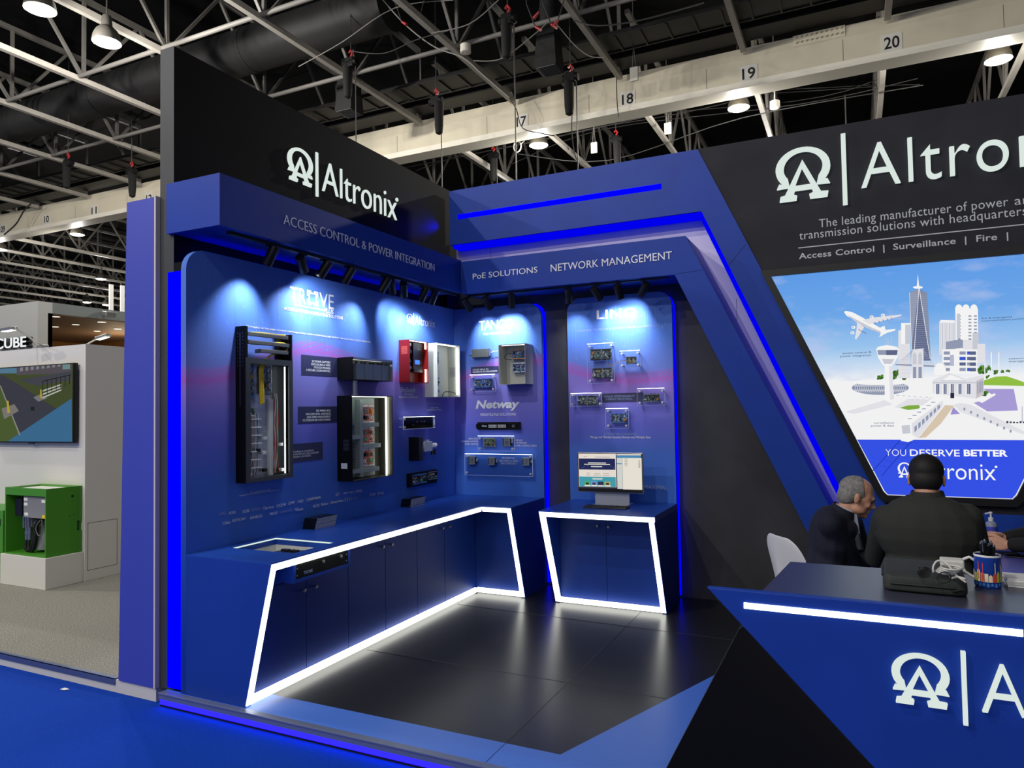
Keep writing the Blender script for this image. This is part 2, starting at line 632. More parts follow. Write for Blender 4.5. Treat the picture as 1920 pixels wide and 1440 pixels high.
# ------------------------------------------------------------------ blue frames
t = thing('portal_arch', 'wide blue outer portal frame with slanted leg and glowing slot beside the dark logo wall', 'frame', (-3.767, YF, 0))
zt = 3.994
m_ = MB()
out = [(-3.767, zt), (-1.199, zt), (xo(0), 0.0)]
inn = [(0.312, 0.0), (-1.18, 3.433), (-3.767, 3.425)]
m_.prism([(x, YF, z) for x, z in out[:2]+[inn[1]]+[inn[2]]], (0, 0.2, 0))
m_.prism([(x, YF, z) for x, z in [out[1], out[2], inn[0], inn[1]]], (0, 0.2, 0))
m_.build('face_boards', M['blue'], t)
m_ = MB()
p, q, r_ = P(1, YF, 1361, 504), P(1, YF, 1398, 458), None
m_.bar((p.x, YF-0.0005, p.z), (q.x, YF-0.0005, q.z), 0.001, 0.004, up=(0, 1, 0))
m_.build('board_joint', mat('joint_shadow', (14, 20, 50), 0.8), t)
m_ = MB()
a, b_ = P(1, YF, 858, 407), P(1, YF, 1240, 347)
m_.box((a.x, YF-0.004, a.z-0.024), (b_.x, YF+0.01, a.z+0.024))
m_.build('slot_diffuser', glow('led_blue_slot', (0, 0, 255), 2.0), t)
ld = D.lights.new('strip_end_light', 'SPOT')        # open end of the slot strip, washing the black side wall
ld.energy = 5.0
ld.color = (0.0, 0.0, 1.0)
ld.spot_size = math.radians(70)
ld.spot_blend = 0.9
ld.shadow_soft_size = 0.03
lo = D.objects.new('strip_end_light', ld)
COL.objects.link(lo)
lo.parent = t
lo.location = Vector((-3.785, YF-0.02, 3.63))-origin(t)
lo.rotation_euler = Vector((-0.16, -1, -0.03)).to_track_quat('-Z', 'Y').to_euler()
# light strips tucked under the inner edge of the frame
m_ = MB()
m_.prism([(-3.74, YF+.02, 3.425), (-1.182, YF+.02, 3.432), (-1.205, YF+.02, 3.400), (-3.74, YF+.02, 3.393)], (0, .16, 0))
m_.prism([(-1.182, YF+.02, 3.432), (0.298, YF+.02, 0.03), (0.243, YF+.02, 0.03), (-1.205, YF+.02, 3.400)], (0, .10, 0))
m_.build('light_strip', M['ledbs'], t)

t = thing('recess_board', 'pale lilac board washed with blue light between the two blue frames', 'board', (-3.8, 6.6, 0))
m_ = MB()
m_.prism([(-3.80, 6.6, 2.95), (-3.80, 6.6, 3.5), (-1.2, 6.6, 3.5), (0.45, 6.6, 0.0), (-0.2, 6.6, 0.0), (-1.36, 6.6, 2.95)], (0, 0.03, 0))
m_.build('board', M['lilac'], t)
m_ = MB()
for px in (920,):
    q = P(1, 6.6, px, 470)
    m_.box((q.x-0.002, 6.599, 3.1), (q.x+0.002, 6.6, 3.5))
m_.build('seam', mat('seam_shadow', (90, 88, 110), 0.8), t)
m_ = MB()
q = P(1, 6.6, 1381, 570)
m_.box((q.x-0.002, 6.599, q.z-0.7), (q.x+0.002, 6.6, q.z+0.05))
m_.build('seam', mat('seam_shadow', (90, 88, 110), 0.8), t)

t = thing('slanted_canopy', 'blue canopy beam with slanted leg lettered for networking over the back displays', 'canopy', (XI, YI, 0))
m_ = MB()
xob = lambda z: -1.25+(3.142-z)*0.4705
m_.prism([(XI, YI, 2.832), (xin(2.822), YI, 2.822), (xob(3.142), YI, 3.142), (XI, YI, 3.148)], (0, 0.57, 0))
m_.prism([(xin(2.822), YI, 2.822), (xin(0), YI, 0), (xob(0), YI, 0), (xob(3.142), YI, 3.142)], (0, 0.57, 0))
m_.build('beam', M['blue'], t)
m_ = MB()
p, q = P(1, YI, 1265, 514), P(1, YI, 1318, 506)
m_.bar((p.x, YI-0.0005, p.z), (q.x, YI-0.0005, q.z), 0.001, 0.004, up=(0, 1, 0))
m_.build('board_joint', MATS['joint_shadow'], t)
fr = F((0, YI, 0), (1, 0, 0), (0, 0, 1))
ptext(fr, 1, 'PoE SOLUTIONS', (887, 524), (1008, 500), M['print'], t, bold=0.0, depth=0.006, words=True)
ptext(fr, 1, 'NETWORK MANAGEMENT', (1033, 510), (1260, 471), M['print'], t, bold=0.0, depth=0.006, words=True)

t = thing('canopy_box', 'long blue canopy box over the side display, lettered for access control', 'canopy', (XI, Y0, 2.84))
m_ = MB()
m_.box((XW+0.002, 3.121, 2.842), (XI, YI-0.001, 3.160))
m_.box((-3.885, Y0-0.01, 2.842), (XI, 3.1205, 3.160))
m_.build('box', M['blue'], t)
fr = F((XI, 0, 0), (0, 1, 0), (0, 0, 1))
a, b_ = P(0, XI, 531, 420), P(0, XI, 814, 509)
tp = P(0, XI, 545, 405)
text(fr, 'ACCESS CONTROL & POWER INTEGRATION', a.y, (a.z+b_.z)/2-0.0, b_.y, tp.z-0.003, M['print'], t, bold=-0.004, depth=0.003, words=True)

# ------------------------------------------------------------------ logos
def arc(cx, cy_, rx, ry, a0, a1, n=26):
    return [(cx+rx*math.cos(math.radians(a0+(a1-a0)*i/n)), cy_+ry*math.sin(math.radians(a0+(a1-a0)*i/n))) for i in range(n+1)]

def emblem_outlines():
    om = arc(.5, .60, .5, .40, 222, -42)
    om += [(.94, .345), (.985, .25), (.745, .26)]
    om += arc(.505, .615, .355, .305, -38, 218)
    om += [(.255, .26), (.015, .25), (.06, .345)]
    A = [(.5, .76), (.82, .115), (.95, .105), (.93, .0), (.62, .0), (.605, .085), (.68, .115), (.655, .185), (.345, .185), (.32, .115), (.385, .085), (.37, 0), (.06, 0), (.08, .1), (.165, .115)]
    hole = [(.485, .60), (.64, .275), (.35, .275)]
    return om, [A, hole]

def logo(fr, em, bar, tx, parent, m, c=0.001, depth=0.002, bold=-0.005, reg=True, names=('emblem', 'divider_bar', 'lettering'), spacing=1.0):
    """em, bar, tx: rectangles (a0, b0, a1, b1) on the frame"""
    om, A = emblem_outlines()
    f = lambda o: [[(em[0]+p[0]*(em[2]-em[0]), em[1]+p[1]*(em[3]-em[1])) for p in q] for q in o]
    flat(fr, f([om]), m, parent, names[0], c, depth)
    flat(fr, f(A), m, parent, names[0], c, depth*1.05)
    flat(fr, [[(bar[0], bar[1]), (bar[2], bar[1]), (bar[2], bar[3]), (bar[0], bar[3])]], m, parent, names[1], c, depth)
    text(fr, 'Altronix', tx[0], tx[1], tx[2], tx[3], m, parent, names[2], c, depth, bold=bold, spacing=spacing, res=10)
    if reg:
        r = (tx[3]-tx[1])*0.07
        flat(fr, [arc(tx[2]+r*0.4, tx[1]+(tx[3]-tx[1])*0.80, r, r, 0, 345, 16)], m, parent, 'registered_mark', c, depth)

def Yv(u, v): return P(0, XW+0.03, u, v)
t = thing('logo_sign', 'white backlit emblem and lettering on the black side wall above the canopy', 'sign', (XW, 4.3, 3.3))
zA, zB = Yv(567, 278).z, Yv(577, 347).z
yA, yB = Yv(543, 306).y, Yv(590, 335).y
bz0, bz1, by = Yv(599, 368).z, Yv(597, 285).z, Yv(598, 330).y
ty0, ty1 = Yv(608, 350).y, Yv(747, 405).y
tz0, tz1 = (Yv(612, 359).z+Yv(742, 411).z)/2, Yv(641, 315).z
logo(FW, (yA, zB, yB, zA), (by-0.012, bz0, by+0.012, bz1), (ty0, tz0, ty1, tz1), t, M['signwhite'], 0.004, 0.012, bold=-.012)
EMR = (ty1-ty0)/(yB-yA)

def Fv(u, v): return P(1, YF-0.03, u, v)
t = thing('logo_sign', 'large white backlit emblem and lettering on the dark wall above the city light box', 'sign', (0, YF, 3.2))
e0, e1 = Fv(1454, 330).x, Fv(1557, 315).x
et, eb = Fv(1507, 274).z, Fv(1503, 373).z
b0, b1 = Fv(1578, 310).x, Fv(1587, 310).x
t0 = Fv(1615, 340).x
logo(FF, (e0, eb, e1, et), (b0, Fv(1588, 382).z, b1, Fv(1580, 249).z), (t0, Fv(1620, 351).z, t0+EMR*(e1-e0)*1.005, Fv(1705, 256).z), t, M['signwhite'], 0.016-0.03, 0.03, bold=-0.008, spacing=1.09)

t = thing('slogan_lettering', 'grey painted slogan lines under the large emblem on the dark logo wall', 'lettering', (0, YF, 2.9))
gp = mat('grey_print', (196, 198, 204), 0.5)
FFw = F((0, YF+0.015, 0), (1, 0, 0), (0, 0, 1))
p = P(1, YF+0.013, 1536, 430)
k = P(1, YF+0.013, 1891, 398)
text(FFw, 'The leading manufacturer of power', p.x, p.z-0.008, k.x, p.z+0.085, gp, t, 'lettering', 0.001, 0.002, bold=0.0, spacing=1.05, words=True)
q = P(1, YF+0.013, 1920, 377)
text(FFw, 'and', k.x+0.04, p.z+0.014, k.x+0.19, p.z+0.080, gp, t, 'lettering', 0.001, 0.002, spacing=1.05, words=True)
p = P(1, YF+0.013, 1499, 452)
q = P(1, YF+0.013, 1926, 408)
text(FFw, 'transmission solutions with headquarters', p.x, p.z-0.012, q.x, p.z+0.08, gp, t, 'lettering', 0.001, 0.002, spacing=1.05, words=True)
p = P(1, YF+0.013, 1497, 465)
m_ = MB()
m_.box((p.x, YF+0.012, p.z-0.004), (1.9, YF+0.0145, p.z+0.004))
m_.build('rule', gp, t)
p = P(1, YF+0.013, 1498, 487)
q = P(1, YF+0.013, 1890, 434)
text(FFw, 'Access Control  |  Surveillance  |  Fire  |', p.x, p.z-0.012, q.x, q.z-0.005, gp, t, 'lettering', 0.001, 0.002, bold=0.012, spacing=1.03, words=True)
# ------------------------------------------------------------------ graphic panels
def rounded(a0, b0, a1, b1, r, corners, n=8):
    """outline of a rectangle; corners = radius switches (bl, br, tr, tl)"""
    o = []
    for i, (cx, cy_, s) in enumerate(((a0, b0, 180), (a1, b0, 270), (a1, b1, 0), (a0, b1, 90))):
        if corners[i]:
            sx = 1 if i in (0, 3) else -1
            sy = 1 if i in (0, 1) else -1
            o += arc(cx+sx*r, cy_+sy*r, r, r, s, s+90, n)
        else:
            o.append((cx, cy_))
    return o

linep = mat('pale_circuit_print', (116, 146, 222), 0.5)
def circuits(fr, a0, a1, b1, n, parent, seed):
    r = random.Random(seed)
    m_ = MB()
    def seg(p, q, w_=0.0017):
        d = Vector((q[0]-p[0], q[1]-p[1], 0)).normalized()
        n_ = Vector((-d.y, d.x, 0))*w_/2
        m_.add([fr(p[0]-n_.x, p[1]-n_.y, .0012), fr(q[0]-n_.x, q[1]-n_.y, .0012), fr(q[0]+n_.x, q[1]+n_.y, .0012), fr(p[0]+n_.x, p[1]+n_.y, .0012)], [(0, 1, 2, 3)])
    for i in range(n):
        a = a0+(a1-a0)*(i+r.uniform(0.1, .9))/n
        b = b1-r.uniform(0.02, 0.25)
        end = b1-r.uniform(0.12, 0.62)
        if r.random() < 0.35:
            k = r.choice((-1, 1))*r.choice((0.03, 0.05, 0.08))
            h = r.uniform(0.05, 0.2)
            seg((a, b), (a, b-h)); seg((a, b-h), (a+k, b-h-abs(k)))
            a2, b2 = a+k, b-h-abs(k)
            if not a0+.01 < a2 < a1-.01: continue
            e2 = min(end, b2-.05)
            seg((a2, b2), (a2, e2)); a, end = a2, e2
        else:
            end = min(end, b-.05)
            seg((a, b), (a, end))
        pts = arc(a, end-.006, .006, .006, 0, 320, 8)
        m_.add([fr(x, y, .0013) for x, y in pts], [tuple(range(len(pts)))])
    m_.build('circuit_print', linep, parent)

labelm = mat('dark_label_print', (52, 54, 92), 0.45)
def label_box(fr, ax, bl, tr, parent):
    val = (fr.o+fr.n*.001)[ax]
    p, q = P(ax, val, *bl)-fr.o, P(ax, val, *tr)-fr.o
    m_ = MB()
    m_.fbox(fr, p.dot(fr.u), q.dot(fr.u), p.dot(fr.v), q.dot(fr.v), 0.0002, 0.0016)
    m_.build('dark_label', labelm, parent)

# side panel
t = thing('graphic_panel', 'long blue and magenta printed display panel along the side wall', 'display panel', (XP, 4.7, 0))
flat(FL, [rounded(Y0, 0.0, YP-0.001, 2.745, 0.14, (0, 0, 0, 1))], M['graphic'], t, 'board', -0.045, 0.045)
circuits(FL, Y0+.08, 6.34, 2.72, 84, t, 3)
LP = lambda s, bl, tr, m=M['print'], **k: ptext(FL, 0, s, bl, tr, m, t, c=0.0018, **k)
a, b_ = P(0, XP, 546, 566), P(0, XP, 545, 537)
z0, z1 = a.z, b_.z
y = lambda u, v=560: P(0, XP, u, v).y
text(FL, 'TR', y(543.5), z0, y(573.5), z1, M['print'], t, c=.0018)
text(FL, 'VE', y(598.5), z0, y(625.5), z1, M['print'], t, c=.0018)
ya, yb_ = y(578.5), y(593)
h = (z1-z0)
flat(FL, [[(ya, z0+.12*h), (yb_, z0+.12*h), (yb_, z1-.12*h), (ya, z1-.12*h)], [(ya+.012, z0+.12*h+.012), (yb_-.012, z0+.12*h+.012), (yb_-.012, z1-.12*h-.012), (ya+.012, z1-.12*h-.012)]], M['print'], t, 'square_emblem', .0018)
for sy in (0, 1):
    for sz in (0, 1):
        cy2, cz2 = (ya-.018, yb_+.018)[sy], (z0, z1)[sz]
        dy, dz = (1, -1)[sy], (1, -1)[sz]
        flat(FL, [[(cy2, cz2), (cy2+dy*.045, cz2), (cy2+dy*.045, cz2+dz*.010), (cy2+dy*.010, cz2+dz*.010), (cy2+dy*.010, cz2+dz*.045), (cy2, cz2+dz*.045)]], M['print'], t, 'square_emblem', .0018)
p = P(0, XP, 551, 571.5); q = P(0, XP, 607, 582)
flat(FL, [[(p.y, p.z-.005), (q.y, p.z-.005), (q.y, p.z+.004), (p.y, p.z+.004)]], M['print'], t, 'underline', .0018)
text(FL, 'PLUS', q.y, p.z-.02, y(625), p.z+.016, M['print'], t, c=.0018, shear=.2, bold=.01)
LP('ACCESS & POWER INTEGRATION SOLUTIONS', (532.5, 581), (643, 593.7))
LP('COMBINE ALTRONIX POWER DISTRIBUTION WITH CONTROLLERS FROM THE LEADING ACCESS BRANDS.', (461, 613.3), (695.4, 640.2))
for bl, tr in (((565, 703), (634, 671)), ((559, 794), (634, 762)), ((549, 867), (605, 828.5))):
    label_box(FL, 0, bl, tr, t)
LP('EXTERNAL BATTERY\nENCLOSURES & WIRE\nTROUGH PROVIDE\nA SECURE, CLEAN INSTALL', (574, 696), (619.5, 678), align='RIGHT')
LP('PRE-WIRED KITS\nINCLUDE WIRE ASSEMBLIES\nAND WIRE MANAGEMENT\nTO STREAMLINE DEPLOYMENT', (567, 790.5), (620, 768), align='RIGHT')
LP('POWER & CONTROL\n8-DOOR ACCESS SYSTEMS\nFROM A 2U RACK', (550, 859), (597.5, 842), align='LEFT')
LP('TROVE RACK MOUNT SERIES\nSupports Altronix power with Controllers for up to 8 Doors', (449, 931), (523, 915))
LP('CUSTOMIZABLE\nNAC POWER & NOTIFICATION', (748, 746.5), (783, 738))
LP('FireSwitch', (751.5, 735.5), (778, 727), shear=.2)
LP('MAXIMAL', (800, 760.5), (829, 753.5), M['dimprint'], bold=-.01)
LP('ACCESS POWER\nDISTRIBUTION & CONTROL', (801, 770), (828, 763))
LP('POWER', (795, 828), (805, 824))
row = [('AMAG', 52, 108, 388, 0), ('AXIS', 133, 190, 380, 1), ('AZURE', 250, 310, 367, 1), ('BOSCH', 330, 402, 352, 0), ('brivo', 445, 518, 336, 1), ('CDVI', 566, 620, 314, 1), ('DMP', 645, 697, 296, 1), ('HID', 725, 770, 282, 1), ('HARTMANN', 820, 920, 262, 1), ('ICT', 1050, 1083, 222, 1), ('inner range', 1118, 1197, 211, 1), ('i-PRO', 1215, 1273, 195, 1),
       ('kisi', 108, 145, 463, 1), ('KEYSCAN', 163, 272, 444, 1), ('LENELS2', 315, 420, 420, 1), ('MERCURY', 484, 552, 388, 1), ('openpath', 572, 672, 372, 0), ('Paxton', 718, 768, 350, 1), ('SALTO', 853, 908, 322, 1), ('Sielox', 922, 988, 305, 1), ('Software House', 1003, 1113, 288, 1), ('SWIFTLANE', 1158, 1235, 264, 0), ('TDSi', 1340, 1388, 224, 1), ('ZKTeco', 1402, 1460, 214, 1)]
for s, x0, x1, yy, on in row:
    px0, px1, py = 400+x0/4.571, 400+x1/4.571, 880+(yy+8)/4.571
    LP(s, (px0, py), (px1, py-5.4-(x1-x0)/4.571*.165), M['print'] if on else M['dimprint'])
for s, x0, yy in (('o', 80, 470), ('o', 424, 340), ('o', 541, 322), ('o', 798, 270), ('v', 698, 352), ('n', 1128, 268)):
    px0, py = 400+x0/4.571, 880+(yy+8)/4.571
    LP(s, (px0, py), (px0+5, py-7), bold=-.02)
sp_ = lambda u, v: P(0, XP+.001, u, v)
logo(FL, (sp_(762.5, 600).y, sp_(768, 606.5).z, sp_(773.5, 600).y, sp_(768, 588).z), (sp_(775, 600).y-.004, sp_(775.3, 611).z, sp_(775.3, 600).y+.004, sp_(775.3, 587).z), (sp_(778, 605).y, sp_(778, 608).z, sp_(815.5, 605).y, sp_(784, 593).z), t, M['print'], c=.0018, depth=.001, reg=False)
# light strip behind the near edge of the side panel
t = thing('edge_light_strip', 'tall blue light strip glowing behind the aisle edge of the side panel', 'light strip', (-3.8, Y0+.06, 0))
m_ = MB()
m_.box((-3.885, Y0-.002, 0.02), (XP-.05, Y0+.016, 2.60))
m_.build('diffuser', M['ledb'], t, bevel=0.004)
m_ = MB()
m_.box((XW+.001, Y0+.017, 0.0), (XP-.047, Y0+.05, 2.66))
m_.build('backing', M['black'], t)
t = thing('top_light_strip', 'blue light strip tucked behind the top edge of the long side panel', 'light strip', (XP-.05, 4.7, 2.72))
m_ = MB()
m_.box((XP-.065, Y0+.16, 2.712), (XP-.05, YP-.06, 2.728))
m_.build('diffuser', glow('led_blue_top', (0, 0, 255), 10), t)

# back panels
tangop = t = thing('graphic_panel', 'printed display panel in the corner with power lettering above a grey cabinet', 'display panel', (-3.2, YP, 0))
flat(FB, [rounded(XP+.001, 0.0, -2.735, 2.742, 0.15, (0, 0, 1, 0))], M['graphic'], t, 'board', -0.04, 0.04)
circuits(FB, XP+.05, -2.78, 2.71, 26, t, 11)
BP = lambda s, bl, tr, m=M['print'], **k: ptext(FB, 1, s, bl, tr, m, t, c=0.0018, **k)
BP('TANGO', (898, 620), (963, 597), bold=.004, spacing=.8)
BP('PoE DRIVEN POWER', (907, 628.5), (957, 620.5))
label_box(FB, 1, (883, 702), (935, 686), t)
BP('UTILIZE 4PPoE TO\nGENERATE ACCESS POWER', (886.5, 699), (932.5, 690), align='LEFT')
BP('Netway', (892, 771), (974, 749), bold=.035, shear=.2)
BP('VERSATILE PoE SOLUTIONS', (900, 780), (967, 774))
BP('REMOTELY\nMANAGE & POWER\n4 PoE+ DEVICES', (865, 834), (896.5, 821), align='RIGHT')
BP('DEPLOY\n2 IP DEVICES\nOVER A SINGLE CABLE', (966, 837), (1006, 824), align='LEFT')
BP('PROVIDES PoE+\nAND 12VDC or 24VDC\nSIMULTANEOUSLY', (936, 870.5), (972, 857.5))
linqp = t = thing('graphic_panel', 'printed display panel with bright logo above the computer monitor', 'display panel', (-1.96, YP, 0))
flat(FB, [rounded(-2.465, 0.0, -1.46, 2.748, 0.13, (0, 0, 1, 1))], M['graphic'], t, 'board', -0.04, 0.04)
circuits(FB, -2.42, -1.5, 2.70, 28, t, 21)
BP('LINQ', (1119, 602), (1194, 576), bold=.02, spacing=1.05)
BP('CONTROL, MONITOR & REPORT POWER DIAGNOSTICS', (1082, 623), (1235, 608.5), M['dimprint'])
label_box(FB, 1, (1128, 755), (1205, 736), t)
BP('INCREASE SYSTEM RELIABILITY\nELIMINATE TRUCK ROLLS', (1131, 750.5), (1190, 740.5), M['dimprint'])
BP('ALTRONIX LINQ DASHBOARD', (1132, 817), (1193, 811.5), M['dimprint'])
BP('Manage and Maintain Security Devices over Multiple Sites', (1107, 823), (1220, 817.5))
BP('MAXIMAL', (1208, 917), (1252, 910.5), M['dimprint'])
for x0, x1, lab, k in ((-2.76, -2.725, 'blue light strip along the outer edge of the corner display panel', 0), (-1.487, -1.453, 'blue light strip beside the display panel with the computer', 1)):
    t = thing('edge_light_strip', lab, 'light strip', (x1, YB-.03, 0))
    m_ = MB()
    pts = [(x1-.04, 0.02), (x1, 0.02), (x1, 2.60)] + arc(x1-.15, 2.60, .15, .15, 0, 75, 8) + arc(x1-.15, 2.60, .11, .11, 75, 0, 8)+[(x1-.04, 2.60)]
    m_.prism([(x, YB-.028, z) for x, z in pts], (0, 0.026, 0))
    t['label'] = lab
    m_.build('diffuser', glow('led_blue_halo', (0, 0, 255), 2.5), t)
    m_ = MB()
    m_.box((x1-.026, YP+.0415, .02), (x1-.014, YP+.049, 2.60))
    m_.build('rear_strip', glow('led_blue_rear', (0, 0, 255), 14), t)

# ------------------------------------------------------------------ L-shaped display counter
xf = lambda z: -3.232+z/CT*0.202        # sloping front of the side run
yf = lambda z: 5.905-z/CT*0.262         # sloping front of the back run
XE = -2.737                             # end of the back run
T = thing('display_counter', 'L-shaped blue counter with white light outline along the side and corner displays', 'counter', (-3.4, 4.6, 0))
m_ = MB()
hx0, hx1, hy0, hy1 = -3.642, -3.122, 3.37, 3.772
zb = CT-.05
fx = xf(CT)
for a, b_ in (((XP, Y0), (fx, hy0)), ((XP, hy0), (hx0, hy1)), ((hx1, hy0), (fx, hy1)), ((XP, hy1), (fx, yf(CT))), ((XP, yf(CT)), (XE, YP))):
    m_.box((a[0]+.0005, a[1]+(.046 if a[1] < 3.2 else 0), zb), (min(b_[0], fx-.04) if b_[0] == fx else b_[0], b_[1]-.0005, CT-.008)) if a[1] < 5.5 else m_.box((a[0]+.0005, a[1]+.04, zb), (b_[0]-.041, b_[1]-.0005, CT-.008))
    m_.box((a[0]+.0005, a[1], CT-.008), (b_[0], b_[1]-.0005, CT))
m_.build('worktop', M['bluetop'], T)
m_ = MB()
m_.prism([(XP+.001, Y0, 0), (xf(0)-.004, Y0, 0), (xf(CT)-.001, Y0, CT-.0085), (XP+.001, Y0, CT-.0085)], (0, .045, 0))
m_.build('end_panel', M['blue'], T)
m_ = MB()
m_.prism([(XE, YP-.002, 0), (XE, yf(0)+.003, 0), (XE, yf(CT)+.001, CT-.0085), (XE, YP-.002, CT-.0085)], (-.04, 0, 0))
m_.build('end_panel', M['blue'], T)
# white light outline
B = .041
def strip_side(yA, yB, z0, z1, zz=None):
    m_ = MB()
    e = .004
    m_.hexa([(xf(z0)-.03, yA, z0), (xf(z0)-.03, yB, z0), (xf(z0)+e, yB if zz is None else zz, z0), (xf(z0)+e, yA, z0), (xf(z1)-.03, yA, z1), (xf(z1)-.03, yB, z1), (xf(z1)+e, yB if zz is None else zz, z1), (xf(z1)+e, yA, z1)])
    m_.build('light_strip', M['led'], T)
strip_side(Y0+.004, yf(CT-.03)-.004, CT-B-.008, CT-.008)
strip_side(Y0+.004, yf(.03)-.004, .008, .008+B)
m_ = MB()
z0, z1 = .008+B, CT-B-.008
m_.hexa([(xf(z0)-.03, Y0+.004, z0), (xf(z0)+.004, Y0+.004, z0), (xf(z0)+.004, Y0+.004+B, z0), (xf(z0)-.03, Y0+.004+B, z0), (xf(z1)-.03, Y0+.004, z1), (xf(z1)+.004, Y0+.004, z1), (xf(z1)+.004, Y0+.004+B, z1), (xf(z1)-.03, Y0+.004+B, z1)])
m_.build('light_strip', M['led'], T)
def strip_back(par, xA, xB, z0, z1, yff):
    m_ = MB()
    e = .004
    m_.hexa([(xA, yff(z0)-e, z0), (xB, yff(z0)-e, z0), (xB, yff(z0)+.03, z0), (xA, yff(z0)+.03, z0), (xA, yff(z1)-e, z1), (xB, yff(z1)-e, z1), (xB, yff(z1)+.03, z1), (xA, yff(z1)+.03, z1)])
    return m_.build('light_strip', M['led'], par)
strip_back(T, xf(CT)+.004, XE-.004, CT-B-.008, CT-.008, yf)
strip_back(T, xf(0)+.004, XE-.004, .008, .008+B, yf)
strip_back(T, XE-.004-B, XE-.004, z0, z1, yf)
# lit recess in the worktop
m_ = MB()
zr = CT-.105
for a, b_ in (((hx0-.012, hy0-.012, zr), (hx0, hy1+.012, zb)), ((hx1, hy0-.012, zr), (hx1+.012, hy1+.012, zb)), ((hx0, hy0-.012, zr), (hx1, hy0, zb)), ((hx0, hy1, zr), (hx1, hy1+.012, zb)), ((hx0-.012, hy0-.012, zr-.012), (hx1+.012, hy1+.012, zr))):
    m_.box(a, b_)
m_.build('recess_lining', M['white'], T)
m_ = MB()
e = .007
for a, b_ in (((hx0, hy0), (hx1, hy0+e)), ((hx0, hy1-e), (hx1, hy1)), ((hx0, hy0), (hx0+e, hy1)), ((hx1-e, hy0), (hx1, hy1))):
    m_.box((a[0], a[1], CT-.013), (b_[0], b_[1], CT-.006))
m_.build('rim_light', glow('led_rim', (232, 250, 232), 1.0), T)

# ------------------------------------------------------------------ base cabinets under the counter
XD = -3.262
knobm = mat('pewter_knob', (150, 150, 155), 0.3, 0.8)
dy = lambda u, v=1150: P(0, XD, u, v).y
edges = [Y0+.05, dy(574.5, 1200), dy(653.5, 1150), dy(723, 1120), dy(782.5, 1080), dy(834, 1060), yf(0)+.036]
labs = ['pair of blue cabinet doors below the black rack unit', 'middle pair of blue cabinet doors under the long counter', 'pair of blue cabinet doors beside the inner corner of the counter']
kn = [((565.5, 1106), (587.5, 1099)), ((714, 1024.5), (730.5, 1020.5)), ((826.5, 990), (839.5, 986.5))]
for i in range(3):
    ya, ym, yb_ = edges[2*i], edges[2*i+1], edges[2*i+2]
    t = thing('base_cabinet', labs[i], 'cabinet', (XD, (ya+yb_)/2, 0), 'base cabinets under the long counter')
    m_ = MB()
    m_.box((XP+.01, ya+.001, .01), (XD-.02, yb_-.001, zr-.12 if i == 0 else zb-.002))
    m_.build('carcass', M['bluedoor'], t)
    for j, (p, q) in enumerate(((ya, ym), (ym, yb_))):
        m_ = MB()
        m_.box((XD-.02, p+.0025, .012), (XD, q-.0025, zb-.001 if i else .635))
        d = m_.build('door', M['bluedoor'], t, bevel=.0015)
        k = P(0, XD, *kn[i][j])
        m_ = MB()
        m_.lathe([(.006, 0), (.006, .016), (.011, .018), (.012, .03), (.010, .033), (.001, .034)], (XD, k.y, k.z), 16, (1, 0, 0))
        m_.build('knob', knobm, d, True)
t = thing('filler_cabinet', 'plain blue front closing the short return of the counter beside the corner', 'cabinet', (-3.0, yf(0)+.03, 0))
m_ = MB()
m_.box((XD+.02, yf(0)+.06, .01), (XE-.041, YP-.01, zb-.002))
m_.build('carcass', M['bluedoor'], t)
m_ = MB()
m_.box((XD+.0005, yf(0)+.038, .012), (XE-.06, yf(0)+.056, zb-.002))
m_.build('front_panel', M['bluedoor'], t, bevel=.0015)

# ------------------------------------------------------------------ free-standing counter under the computer
yg = lambda z: 5.885-z/CT*0.345
LX0, LX1 = -2.432, -1.448
T2 = thing('display_counter', 'free-standing blue counter with white light outline carrying the computer', 'counter', (-1.94, 6.0, 0))
m_ = MB()
m_.box((LX0, yg(CT), CT-.008), (LX1, YP-.001, CT))
m_.box((LX0, yg(CT)+.045, CT-.05), (LX1, YP-.001, CT-.008))
m_.build('worktop', M['bluetop'], T2, bevel=.001)
for x0, x1 in ((LX0, LX0+.035), (LX1-.035, LX1)):
    m_ = MB()
    m_.prism([(x0, YP-.002, 0), (x0, yg(0)+.003, 0), (x0, yg(CT-.05)+.003, CT-.0505), (x0, YP-.002, CT-.0505)], (x1-x0, 0, 0))
    m_.build('side_panel', M['blue'], T2)
strip_back(T2, LX0+.004, LX1-.004, CT-B-.008, CT-.008, yg)
strip_back(T2, LX0+.004, LX1-.004, .008, .008+B, yg)
strip_back(T2, LX0+.004, LX0+.004+B, z0, z1, yg)
strip_back(T2, LX1-.004-B, LX1-.004, z0, z1, yg)
m_ = MB()
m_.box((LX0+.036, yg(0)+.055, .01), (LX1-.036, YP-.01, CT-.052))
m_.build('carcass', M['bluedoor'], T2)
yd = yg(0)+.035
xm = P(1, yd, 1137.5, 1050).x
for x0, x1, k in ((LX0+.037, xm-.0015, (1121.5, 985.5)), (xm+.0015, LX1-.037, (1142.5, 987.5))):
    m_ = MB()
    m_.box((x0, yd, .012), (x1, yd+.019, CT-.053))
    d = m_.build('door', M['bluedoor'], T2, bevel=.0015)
    p = P(1, yd, *k)
    m_ = MB()
    m_.lathe([(.006, 0), (.006, .016), (.011, .018), (.012, .03), (.010, .033), (.001, .034)], (p.x, yd, p.z), 16, (0, -1, 0))
    m_.build('knob', knobm, d, True)
p = P(1, yd, 1143, 971)
m_ = MB()
m_.lathe([(.011, 0), (.011, .006), (.004, .007)], (p.x, yd, p.z), 14, (0, -1, 0))
m_.build('lock', knobm, T2, True)

